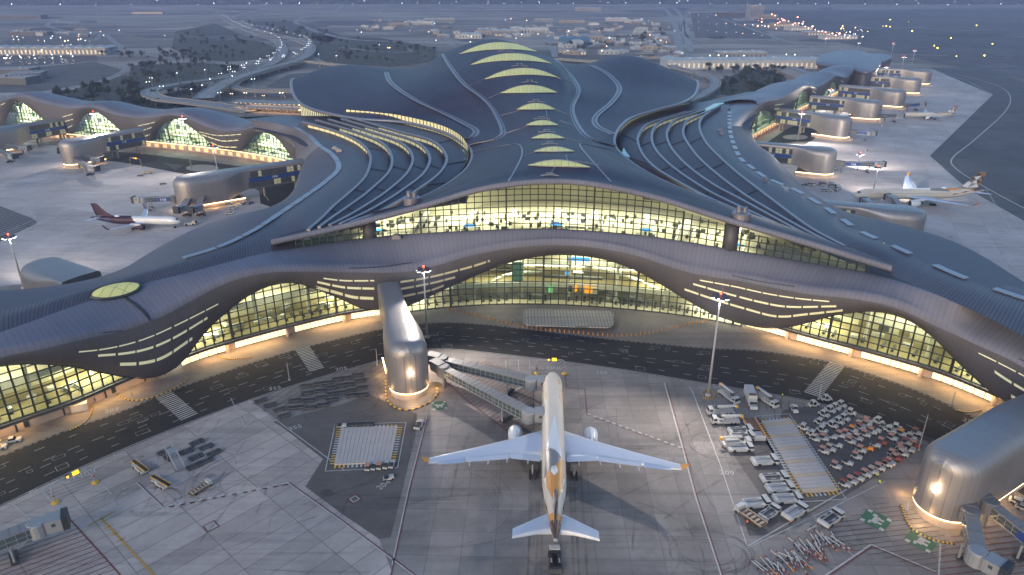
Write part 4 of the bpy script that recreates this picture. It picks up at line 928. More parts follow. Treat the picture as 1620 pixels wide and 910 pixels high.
# warm forecourt details: low stone pool in front of the central arch
def solid(name, top_pts, h0, h1, mat, parent=None, world=False):
    a = top_pts if world else [P(x, y, h1) for x, y in top_pts]; n_ = len(a); m = MB(); b = [Vector((p.x, p.y, h0)) for p in a]; t = [Vector((p.x, p.y, h1)) for p in a]
    m.quad(t)
    for i in range(n_): m.quad([b[i], b[(i+1) % n_], t[(i+1) % n_], t[i]])
    return m.build(name, M[mat], parent, fix=True)
slabmat('stone_grid', (.36, .34, .31), 1.2, 1.2, 0, line=.45, lw=.16, var=.06, stain=.1)
def rrect(x0, x1, yt, yb, n=6, r=14):
    o = []
    for cx, cy, a0 in ((x1-r, yt+r*.45, -90), (x1-r, yb-r*.45, 0), (x0+r, yb-r*.45, 90), (x0+r, yt+r*.45, 180)):
        for i in range(n+1):
            a = math.radians(a0+90*i/n); o.append((cx+r*math.cos(a), cy+r*.45*math.sin(a)))
    return o
o = solid('canopy_roof', [(x, y+((x-830)*.028)) for x, y in rrect(828, 971, 488, 514)], 2.6, 3.1, 'stone_grid'); tag(o, 'low white gridded canopy with rounded ends on the forecourt before the central arch', 'canopy')
m = MB()
for x in (845, 880, 915, 950): m.tube([P(x, 508+((x-830)*.028), 0), P(x, 508+((x-830)*.028), 0)+Vector((0, 0, 2.6))], .25, 8)
q = m.build('post', M['rim_metal'], o)
# concrete islands of the masts
for nme, cx, cy, rx, ry in (('mast_island_left', 320, 266, 26, 5.5), ('mast_island_right', 1258, 217, 20, 4)):
    m = MB(); m.quad([P(cx+rx*math.cos(t), cy+ry*math.sin(t), .15) for t in [2*PI*i/32 for i in range(32)]]); o = m.build('mast_island', M['kerb'], fix=True); tag(o, kind='structure')
# far roads
def road(pts, w, h=0.0, name='highway', mat='road_far', z=.12, deck=False):
    if not isinstance(h, (list, tuple)): h = [h]*len(pts)
    q = spl([P(x, y, hh) for (x, y), hh in zip(pts, h)], 8); m = MB(); A = []; B = []
    for i, p in enumerate(q):
        d = q[min(i+1, len(q)-1)]-q[max(i-1, 0)]; s = Vector((d.y, -d.x, 0)).normalized()*w/2; A.append(p-s+Vector((0, 0, z))); B.append(p+s+Vector((0, 0, z)))
    m.grid([A, B], uvrows([A, B])); o = m.build(name, M[mat], fix=True); tag(o, kind='structure')
    if deck:
        k = MB()
        for L_ in (A, B):
            k.grid([L_, [p-Vector((0, 0, 1.6)) for p in L_]])
            for a, b in zip(L_, L_[1:]): k.bar(a+Vector((0, 0, .45)), b+Vector((0, 0, .45)), .4, .9)
        k.grid([[p-Vector((0, 0, 1.6)) for p in A], [p-Vector((0, 0, 1.6)) for p in B]])
        run = 0
        for i in range(len(q)-1):
            run += (q[i+1]-q[i]).length
            if run > 32 and q[i].z > 3: run = 0; k.tube([Vector((q[i].x, q[i].y, 0)), q[i]-Vector((0, 0, 3)), q[i]-Vector((0, 0, 1.6))], [1.3, 1.3, w*.3], 8)
        o2 = k.build('viaduct', M['kerb']); tag(o2, kind='structure')
    mk = MB()
    for f in ((.03, .97) if w < 12 else (.03, .35, .65, .97)):
        for i in range(0, len(A)-1):
            a, b = A[i].lerp(B[i], f)+Vector((0, 0, .08)), A[i+1].lerp(B[i+1], f)+Vector((0, 0, .08)); d = b-a; s = Vector((d.y, -d.x, 0)).normalized()*(.25 if w < 12 else .35)
            mk.quad([a-s, b-s, b+s, a+s])
    o3 = mk.build('road_markings', M['paint_white']); tag(o3, kind='structure')
    return q
HW = []
HW.append(road([(353, 30), (385, 48), (430, 62), (447, 78), (435, 97), (385, 117), (333, 126), (283, 133), (245, 141), (237, 148), (255, 156), (300, 161), (350, 168), (400, 176)], 17, [0, 0, 0, 2, 4, 6, 8, 9, 9, 10, 10, 10, 10, 10], deck=True))
HW.append(road([(345, 25), (392, 44), (455, 60), (487, 70), (488, 84), (462, 98), (410, 112), (365, 127), (332, 146), (322, 156)], 19, [0, 0, 0, 2, 4, 7, 8, 9, 9.5, 9.8], deck=True))
HW.append(road([(545, 104), (520, 101), (480, 98), (440, 107), (400, 119), (374, 129), (370, 138), (395, 143), (430, 144), (470, 144)], 9, 7, deck=True))
road([(0, 20), (120, 18), (247, 17), (345, 22), (360, 32)], 14); road([(363, 28), (433, 11), (500, 4), (537, 7), (532, 17), (473, 30), (480, 42), (540, 60), (620, 66), (700, 70)], 14)
road([(150, 64), (165, 54), (185, 70), (213, 83), (267, 92), (330, 97), (380, 100)], 10); road([(196, 100), (202, 108), (167, 127), (117, 138), (70, 148), (0, 158)], 9); road([(84, 34), (75, 40), (90, 46), (140, 54), (260, 56)], 12)
road([(1015, 2), (1050, 14), (1066, 36), (1072, 62), (1078, 82), (1105, 92)], 14); road([(1028, 2), (1066, 14), (1082, 36), (1088, 62), (1092, 82)], 12); road([(700, 44), (860, 46), (1064, 50)], 9); road([(868, 54), (874, 74), (878, 90)], 10); road([(690, 44), (716, 72)], 9)
road([(880, 93), (947, 97), (1040, 91), (1067, 106), (1100, 114), (1126, 122), (1132, 134), (1112, 150), (1088, 160)], 12, [2, 4, 6, 7, 8, 8, 8, 8, 8], deck=True); road([(1060, 86), (1110, 104), (1150, 108), (1230, 112)], 9); road([(0, 8), (400, 14), (800, 11), (1200, 12), (1700, 14)], 16); road([(540, 75), (600, 82), (650, 82), (640, 76)], 7)
road([(1120, 22), (1200, 50), (1240, 64), (1290, 76), (1340, 84), (1500, 88)], 9); road([(1085, 22), (1090, 60), (1200, 62), (1230, 66)], 8)
rr_ = random.Random(8)
for i in range(46):
    x, y = rr_.uniform(-20, 1640), rr_.uniform(12, 66); 
    if 700 < x < 880 and y > 50: continue
    n_ = rr_.randrange(3, 6); q = [(x, y)]
    for _ in range(n_): q.append((q[-1][0]+rr_.uniform(20, 60), max(10, min(80, q[-1][1]+rr_.uniform(-5, 5)))))
    road(q, rr_.choice((4, 6, 9)), 0, 'track', rr_.choice(('road_far', 'road_far', 'airfield')), .1)
for i in range(34):
    x, y = rr_.uniform(-20, 1640), rr_.uniform(11, 70); w_, h_ = rr_.uniform(14, 80), rr_.uniform(1.0, 4.5); zone('ground_patch', [(x+w_*math.cos(t)*rr_.uniform(.7, 1.1), y+h_*math.sin(t)*rr_.uniform(.7, 1.1)) for t in [k*.524 for k in range(12)]], .07+.002*i, rr_.choice(('scrub', 'scrub', 'airfield', 'asphalt_patch')))
zone('drop_off_plaza', [(310, 170), (345, 160), (480, 168), (560, 186), (500, 186), (420, 184), (360, 186)], 9.0, 'pavement')
zone('car_park', [(1092, 22), (1130, 20), (1215, 52), (1222, 62), (1100, 60)], .1, 'asphalt_patch'); zone('car_park_left', [(0, 70), (20, 60), (125, 62), (150, 76), (155, 96), (60, 104), (0, 106)], .1, 'asphalt_patch'); zone('old_apron', [(-200, 106), (60, 106), (150, 98), (200, 112), (150, 130), (60, 146), (-200, 150)], .08, 'asphalt_patch')
for i, poly in enumerate([[(277, 50), (340, 37), (400, 62), (438, 76), (430, 93), (360, 98), (300, 92), (272, 76)], [(210, 104), (300, 99), (372, 103), (380, 112), (330, 124), (250, 134), (225, 150), (200, 130)], [(70, 155), (200, 118), (232, 150), (290, 163), (345, 172), (330, 182), (230, 176), (140, 166)],
                          [(385, 34), (470, 33), (540, 56), (520, 68), (495, 62), (440, 56)], [(492, 56), (600, 60), (690, 76), (690, 98), (620, 106), (520, 100), (497, 90)], [(1140, 126), (1200, 104), (1245, 124), (1235, 142), (1185, 156), (1140, 150)], [(255, 150), (330, 132), (322, 150), (300, 158)], [(1096, 98), (1140, 98), (1160, 104), (1110, 112)]]):
    zone('scrub_ground', poly, .06, 'scrub')
zone('far_woodland', [(-20000, 4300), (20000, 4100), (20000, 9000), (-20000, 9000)], .1, 'woods_far', True)
# ================================================================== rear piers (still parts of the terminal)
def pier(gpx, npx, epx, ov, sill, inward, seed, arches, glass, storey_mat='concrete_wall', power=9000):
    W = Wall(spl([P(x, y) for x, y in gpx], 6)); Wn = W.off(ov); We = W.off(1.2); hn = hfun(Wn, npx); he0 = hfun(We, epx); he = lambda k: max(sill-.5, min(he0(k), hn(k)-.8))
    L = W.L[-1]; n_ = int(L/4); stn = [W.k_of(L*i/n_*.9999) for i in range(n_+1)]; rows = []
    for j in range(9):
        t = j/8; rows.append([W.at(k, 1.2+(ov-1.2)*math.sin(t*PI/2)**.85, he(k)+(hn(k)-he(k))*(t*.7+.3*(1-math.cos(t*PI/2)))) for k in stn])
    m = MB(); m.grid(rows, uvrows(rows)); tb(m, 'pier_skirt', M['skirt_metal'], smooth=True); bv = m.bvh(); sk_rows_ = rows
    hm_ = sum(hn(k) for k in stn)/len(stn); rr = []
    for o, dz, bl in inward:
        rr.append([W.at(k, ov-o, (hn(k)*(1-bl)+(hm_+1)*bl)+dz) for k in stn])
    dense = [spl([rr[j][i] for j in range(len(rr))], 4) for i in range(len(stn))]; rows = [[d[j] for d in dense] for j in range(len(dense[0]))]
    m = MB(); m.grid(rows, uvrows(rows)); tb(m, 'pier_roof', M['pier_roof'], smooth=True)
    m = MB(); m.tube(sk_rows_[0], .35, 6); tb(m, 'arch_rim', M['seam_dark'])
    for x0, y0, x1, y1 in arches:
        arch(W, W.hit(x0, y0)[0], W.hit(x1, y1)[0], sill, he, 3.4, 2.6, 12, [(sill+.05, -.3, 'floor_in')], glass, seed, mw=.42, lights=1, power=power, warm=(.85, 1, .75), name='pier_arch')
    m = MB(); f_ = MB()
    k = 0
    for i in range(len(stn)-1):
        a_, b_ = stn[i], stn[i+1]; m.quad([W.at(a_, 0, 0), W.at(b_, 0, 0), W.at(b_, 0, sill-.2), W.at(a_, 0, sill-.2)]); m.bar(W.at(a_, .8, sill-.1), W.at(b_, .8, sill-.1), 2.0, .5)
        if i % 2: f_.bar(W.at(a_, .1, 2.2), W.at(b_, .1, 2.2), .1, 2.6)
    root = tb(m, 'ground_storey', M[storey_mat]); tb(f_, 'ground_window', M['lit_slit_warm'], root)
    m = MB()
    for a_, b_ in zip(stn, stn[1:]): m.bar(W.at(a_, 1.4, sill-.55), W.at(b_, 1.4, sill-.55), .3, .12)
    tb(m, 'canopy_light', M['glow_far'], root)
    return W, hn, bv
plain('dome_white', (.5, .48, .50), .4, .2, .05); emis('lit_slit_warm', (1, .62, .3), .22); emis('glow_far', (1, .58, .25), 5, True)
gl = [(-420, 196), (-300, 200), (-150, 205), (0, 211), (120, 222), (233, 233), (337, 244), (417, 256), (462, 266), (484, 273)]
nl = [(-420, 175), (-330, 160), (-230, 175), (-150, 157), (-70, 176), (0, 160), (33, 153), (67, 163), (110, 172), (147, 170), (183, 182), (227, 187), (267, 182), (290, 185), (333, 203), (367, 208), (400, 203), (433, 207), (457, 223), (477, 247)]
el_ = [(-420, 190), (-380, 198), (-330, 170), (-280, 198), (-220, 200), (-190, 200), (-150, 168), (-110, 200), (-60, 200), (-20, 203), (5, 197), (16, 172), (27, 160), (43, 167), (71, 191), (92, 212), (114, 212), (128, 189), (147, 175), (167, 186), (190, 206), (212, 228), (235, 227), (254, 201), (277, 188), (305, 203), (342, 234), (356, 246), (376, 245), (395, 221), (417, 209), (443, 222), (465, 254), (480, 268)]
inw = [(0, 0, 0), (2.5, 2.4, 0), (8, 3.6, .1), (18, 3.6, .25), (30, 1, .45), (40, -5, .6), (44, -13, .8)]
WL, hnL, bvL = pier(gl, nl, el_, 6, 5.4, inw, 11, [(-380, 195, -280, 198), (-190, 200, -110, 200), (8, 197, 70, 192), (114, 212, 190, 208), (236, 227, 340, 235), (376, 245, 466, 257)], M['glass_rear'])
gr_ = [(1178, 229), (1205, 213), (1237, 195), (1265, 178), (1315, 156), (1352, 138), (1385, 122), (1400, 114)]
nr_ = [(1180, 196), (1185, 180), (1193, 168), (1213, 160), (1233, 157), (1253, 147), (1273, 136), (1293, 138), (1313, 127), (1323, 120), (1340, 123), (1353, 111), (1370, 110), (1387, 100), (1400, 97)]
er_ = [(1180, 224), (1186, 205), (1195, 182), (1205, 173), (1220, 178), (1233, 190), (1246, 186), (1254, 166), (1262, 151), (1273, 143), (1279, 150), (1284, 169), (1294, 166), (1303, 147), (1312, 133), (1319, 127), (1324, 135), (1327, 150), (1337, 146), (1345, 130), (1352, 118), (1357, 113), (1361, 120), (1364, 133), (1380, 126), (1400, 112)]
WR, hnR, bvR = pier(gr_, nr_, er_, 6, 5.4, inw, 12, [(1182, 222, 1236, 191), (1252, 168, 1285, 170), (1302, 148, 1328, 150), (1344, 131, 1364, 133)], M['glass_rear'])
for pts in [[(215, 192), (240, 197), (270, 198)], [(60, 0), (60, 0)]][:1]: pass
for bv, lst in ((bvL, [([(98, 185), (115, 180)], 1.2), ([(102, 192), (116, 188)], 1.4), ([(106, 202), (116, 197)], 1.8), ([(218, 199), (245, 193)], 1.2), ([(222, 207), (240, 201)], 1.5), ([(226, 216), (237, 212)], 2), ([(314, 208), (345, 214), (381, 212)], 1.2), ([(318, 212), (350, 222), (377, 221)], 1.8), ([(331, 223), (350, 231), (375, 232)], 2.2), ([(0, 166), (8, 163)], 1.2)]),
                (bvR, [([(1226, 166), (1240, 164)], 1), ([(1225, 172), (1238, 171)], 1.6), ([(1225, 181), (1234, 180)], 1.6), ([(1285, 144), (1291, 147)], 1.2), ([(1285, 150), (1290, 154)], 1.5), ([(1330, 127), (1334, 130)], 1)])):
    for pts, h in lst: slit(pts, h, (3, .5), bv=bv)
# corner sweeps that carry the silver roof from the piers to the hall
def nz(W, hn, x, y, o=6): k, p_ = W.off(o).hit(x, y); return Vector((p_.x, p_.y, p_.z))
oL = [PD(476, 264, 425)]+[nz(WL, hnL, x, y) for x, y in ((477, 247), (457, 223), (433, 207), (405, 203))]
iL = rail([(505, 231, 31), (489, 215, 30.5), (468, 204, 30.3), (440, 196, 30.5), (395, 189, 30.5)])
sweep(oL, iL, 24, 1.0, mat='pier_roof', drop=2); 
oR = [PD(1187, 205, 545)]+[nz(WR, hnR, x, y) for x, y in ((1184, 182), (1193, 168), (1213, 160), (1230, 157))]
iR = rail([(1154, 200, 31.5), (1154, 180, 31), (1158, 168, 30.5), (1178, 152, 30.5), (1215, 144, 30)])
sweep(oR, iR, 24, 1.0, mat='pier_roof', drop=2)
for q_ in ([(398, 203, 25.5), (440, 190, 25.5), (505, 200, 26), (512, 225, 26), (482, 232, 25.5), (455, 217, 25)], [(1140, 182, 26), (1150, 160, 26), (1200, 148, 25.5), (1232, 152, 25), (1214, 166, 24), (1192, 186, 24), (1184, 204, 23)]):
    m = MB(); m.quad(rail(q_)); tb(m, 'link_roof', M['sweep_roof'])
m = MB(); m.quad(rail([(380, 189, 30), (450, 183, 30), (545, 184, 30), (610, 192, 30), (505, 199, 30), (470, 205, 30.2), (440, 197, 30)])); o = tb(m, 'link_roof', M['pier_roof'])
m = MB(); m.quad(rail([(1075, 168, 30), (1133, 157, 30), (1180, 146, 30), (1215, 143, 30), (1178, 153, 30), (1158, 170, 30), (1142, 178, 30), (1100, 184, 30)])); tb(m, 'link_roof', M['pier_roof'])
plain('teal_glass', (.10, .30, .31), .15, .1, .2, .3)
for q in ([(495, 197, 30.3), (530, 192, 30.3), (560, 199, 30.3), (500, 202, 30.3)], [(1100, 180, 30.5), (1130, 164, 30.5), (1148, 162, 30.5), (1120, 178, 30.5)], [(983, 243, 34.2), (990, 225, 34.2), (1000, 232, 34.2), (996, 250, 34.2)], [(712, 232, 34.2), (735, 237, 34.2), (736, 252, 34.2), (722, 262, 34.2)]):
    m = MB(); m.quad(rail(q)); tb(m, 'glass_roof', M['teal_glass'])
# glazed end of the hall under the left and right lobes
for pts, hgt in (([(475, 167), (500, 176), (530, 183), (560, 186)], 16), ([(1005, 186), (1045, 176), (1070, 169), (1078, 166)], 8)):
    q = [P(x, y, 24) for x, y in pts]; q = [PD(x, y, P(x, y+5, 28).y) for x, y in pts]; m = MB(); f_ = MB(); q = resample(spl(q, 5), 22)
    for a_, b_ in zip(q, q[1:]): m.quad([a_-Vector((0, 0, hgt)), b_-Vector((0, 0, hgt)), b_, a_]); f_.bar(a_-Vector((0, 0, hgt)), a_, .5)
    root = tb(m, 'lobe_glazing', M['lit_slit']); tb(f_, 'mullion', M['mullion'], root)
# rounded head building at the end of the right pier
hd = rail([(1291, 100, 26), (1294, 90, 26), (1307, 83, 27), (1330, 79, 27), (1357, 79, 27), (1383, 85, 27), (1394, 95, 26), (1390, 106, 26), (1372, 112, 27), (1345, 106, 27), (1318, 104, 26)])
c = sum(hd, Vector())/len(hd); ring = spl(hd+[hd[0]], 5); m = MB()
rows = [[Vector((p.x+(c.x-p.x)*(1-f), p.y+(c.y-p.y)*(1-f), 26+dz)) for p in ring] for f, dz in ((.02, 3), (.6, 2.6), (.88, 1.4), (.98, 0), (1, -1.6), (.97, -3.2), (.93, -3.4))]
m.grid(rows, uvrows(rows)); tb(m, 'pier_head_roof', M['pier_roof'], smooth=True)
m = MB(); rows = [[Vector((p.x+(c.x-p.x)*.06, p.y+(c.y-p.y)*.06, z)) for p in ring] for z in (0, 5, 16, 22.8)]; m.grid(rows, uvrows(rows)); tb(m, 'pier_head_wall', M['skirt_metal'], smooth=True)
# ================================================================== gate pods with link bridges
emis('pod_glow', (1, .66, .30), 6, True); emis('flood_lamp', (1, .85, .62), 40); emis('lamp_white', (.9, .97, 1), 7); emis('lamp_red', (1, .06, .02), 4); emis('lamp_amber', (1, .35, .03), 2); emis('led_amber', (1, .50, .02), 1.2)
plain('banner_blue', (.015, .06, .24), .5, 0, .15); plain('win_dark', (.09, .105, .12), .2, .2, .3, .6); emis('win_lit', (.45, .42, .28), .09); plain('letter_white', (.8, .82, .85), .6)
plain('grey_metal', (.30, .31, .33), .5, .3, .12); plain('dark_metal', (.06, .065, .075), .5, .3, .2); plain('rubber', (.02, .02, .02), .8); plain('white_paint', (.66, .66, .66), .35, .0, .10, .8); plain('light_grey', (.30, .31, .33), .5, .1, .12, .6)
plain('bridge_glass', (.10, .13, .14), .12, .3, .35, .5); plain('bridge_dark', (.12, .125, .135), .6); plain('bridge_roof', (.25, .245, .25), .5, .3, .1)
def pod(name_lab, A, B, ht=18.0, link=.45, wl=4.2, wb=6.6, hb=2.6, band=True, group='gate pods along the piers', lampB=False, plinth=True, lit=True, glow=True, side=1, power=0):
    A = Vector((A.x, A.y, 0)); B = Vector((B.x, B.y, 0)); L = (B-A).length; d = (B-A).normalized(); ang = math.atan2(d.y, d.x)
    root = empty('gate_pod', (A.x, A.y, 0), ang, name_lab, 'gate pod', group)
    s1 = L*link; s2 = min(L*link+16, L-wb-3); ss = [i/10*s1 for i in range(11)]+[s1+(s2-s1)*i/8 for i in range(1, 9)]+[s2+(L-wb-s2)*i/5 for i in range(1, 6)]+[L-wb+wb*math.sin(i/10*PI/2) for i in range(1, 11)]
    rows = []; und = []
    for s in ss:
        f = min(1, max(0, (s-s1)/max(.1, s2-s1))); f = f*f*(3-2*f); w_ = wl+(wb-wl)*f; b_ = 6.0+(hb-6.0)*f; t_ = ht; r_ = 1.2+2.6*f
        if s > L-wb: u = min(.9995, (s-(L-wb))/wb); c_ = math.sqrt(1-u*u); w_ = max(.05, wb*c_); t_ = ht-3.4*(1-math.sqrt(max(0, 1-u**4))); r_ = min(3.8, w_*.9)
        row = [(s, -w_, b_), (s, -w_, b_+(t_-r_-b_)*.5), (s, -w_, t_-r_)]
        for i in range(1, 6): a = PI/2*i/5; row.append((s, -w_+r_*(1-math.cos(a)), t_-r_+r_*math.sin(a)))
        row.append((s, 0, t_+.25))
        row += [(x, -y, z) for x, y, z in reversed(row[:-1])]
        rows.append([Vector(q) for q in row]); und.append([Vector(row[0]), Vector(row[-1])])
    m = MB(); m.grid(rows, [[(q.x, (q-rows[0][0]).length*0+j*1.7) for j, q in enumerate(r_)] for r_ in rows]); m.quad(list(reversed(rows[-1]))); m.quad(rows[0]); m.build('pod_shell', M['pod_metal'], root, smooth=True)
    m = MB(); m.grid(und); m.build('underside', M['grey_metal'], root)
    m = MB()
    for a, b in ((s1*.15, .8), (s1*.75, .8)):
        for y in (-2.6, 2.6): m.tube([(a, y, 0), (a, y, 6)], .7, 10)
    m.build('link_column', M['kerb'], root)
    if plinth:
        def plan(w2, s0, z): return [Vector((s0, -w2, z))]+[Vector((L-wb+w2*math.sin(t), -w2*math.cos(t), z)) for t in [PI*i/16 for i in range(17)]]+[Vector((s0, w2, z))]
        m = MB(); rows = [plan(wb-.5, s1+4, 0), plan(wb-.5, s1+4, hb-.15)]; m.grid(rows, uvrows(rows)); m.quad([rows[0][0], rows[0][-1], rows[1][-1], rows[1][0]]); m.build('plinth', M['concrete_wall'], root, smooth=False)
        if glow:
            m = MB(); q = plan(wb-.2, s1+4, hb-.15)
            for a, b in zip(q, q[1:]): m.bar(a, b, .3, .14)
            m.build('base_light', M['pod_glow'], root)
    if band:
        for sg in (-1, 1):
            y = sg*(wl+.06); bm_ = MB(); wd = MB(); wl_ = MB(); fr = MB()
            bm_.box((s1*.5, y, 11.2), (s1*.98, .12, 2.2)); i = 0; x = 1.0; r2 = random.Random(int(A.x*7)+sg)
            while x < s1*.97:
                for z0, z1 in ((6.8, 9.8), (12.8, 15.9)):
                    if z1 > 12 and x > s1*.93: continue
                    (wl_ if r2.random() < (.32 if lit else .15) else wd).box((x+1.0, y, (z0+z1)/2), (1.9, .1, z1-z0))
                fr.bar((x, y*1.004, 6.6), (x, y*1.004, 16), .18); x += 2.15
            for z in (6.6, 8.3, 9.95, 12.5, 14.3, 16): fr.bar((0, y*1.004, z), (s1, y*1.004, z), .14)
            bn = bm_.build('banner', M['banner_blue'], root)
            if wd.v: wd.build('window', M['win_dark'], root)
            if wl_.v: wl_.build('window', M['win_lit'], root)
            fr.build('window_frame', M['mullion'], root)
            me = ptext('FAB', 0, 0, 1.9, 0, 'letter_white'); t_ = bpy.data.objects.new('lettering', me); C.objects.link(t_); t_.parent = bn
            t_.location = (s1*.55, y+sg*.08, 11.2); t_.rotation_euler = (PI/2, 0, 0 if sg < 0 else PI)
    if lampB:
        m = MB(); m.lathe([(.1, -.3), (.5, -.2), (.55, .2), (.1, .3)], (L+.1, 0, 9.5), 12, 'x'); m.build('flood_lamp', M['flood_lamp'], root)
        o = lamp('POINT', 'pod_lamp', A+d*(L+1.6)+Vector((0, 0, 9.6)), 420, (1, .66, .36), .5)
    if power:
        for s, y in ((L+2.6, 0), (L-5, wb+2.2), (L-5, -wb-2.2), (L-18, wb+1.8), (L-18, -wb-1.8)):
            q = A+d*s+Vector((-d.y, d.x, 0))*y; lamp('POINT', 'base_lamp', q+Vector((0, 0, 1.6)), power, (1, .58, .24), .6)
    return root, A, d, L
pod('silver capsule gate pod in front of the facade, one bright lamp on its nose', P(614, 449, 18), Vector((-30.2, 183.5, 0)), 18.5, .42, 3.9, 6.2, band=False, lampB=True, power=120)
pod('large silver gate pod at the lower right with one bright lamp', P(1720, 592, 18), P(1464, 826, 0), 18.5, .3, 4.2, 6.5, band=True, lampB=True, power=130)
PODS = [('silver gate pod with two boarding bridges right behind the maroon-tailed airliner', (478, 252), (272, 282), .47, 90), ('silver gate pod of the rear left pier, second from the left frame edge', (222, 203), (92, 224), .5, 0), ('gate pod cut by the left edge of the frame, below the small leftmost arch', (100, 186), (-30, 206), .5, 0),
        ('silver gate pod on the right pier nearest the front, with a long boarding bridge', (1190, 224), (1326, 236), .5, 0), ('second gate pod of the right pier, above the white mast island', (1232, 171), (1349, 186), .5, 0), ('third gate pod of the right pier, beside the far parked airliner', (1283, 151), (1398, 160), .5, 0),
        ('fourth gate pod of the right pier, seen end to end', (1330, 134), (1435, 143), .5, 0), ('fifth gate pod of the right pier', (1364, 119), (1460, 124), .5, 0), ('farthest gate pod of the right pier, near the rounded head building', (1380, 107), (1476, 111), .5, 0)]
for lab, a_, b_, lk, pw in PODS: pod(lab, P(a_[0], a_[1], 18), P(b_[0], b_[1], 18), 18, lk, 4.2, 8.0, power=pw)
pod('gate pod half hidden behind the right silver roof with a curved lit window', P(1290, 318, 18), P(1468, 332, 18), 18, .35, 4.2, 8.5, group='gate pods along the piers', power=0)
r_, A_, d_, L_ = pod('white domed gate pod behind the left front roof', P(128, 437, 20), P(52, 408, 20), 20, .12, 7, 8.6, band=False)
m = MB()
for sg in (-1, 1):
    rows = []
    for i in range(13):
        x = 4+20*i/12; hh = 7*math.sqrt(max(0, 1-((i-6)/6.2)**2)); rows.append([Vector((x, sg*8.06, 4)), Vector((x, sg*8.06, 4+hh))])
    m.grid(rows)
m.build('curved_window', M['lit_slit'], r_); r_.children[0].data = r_.children[0].data.copy(); r_.children[0].data.materials[0] = M['dome_white']
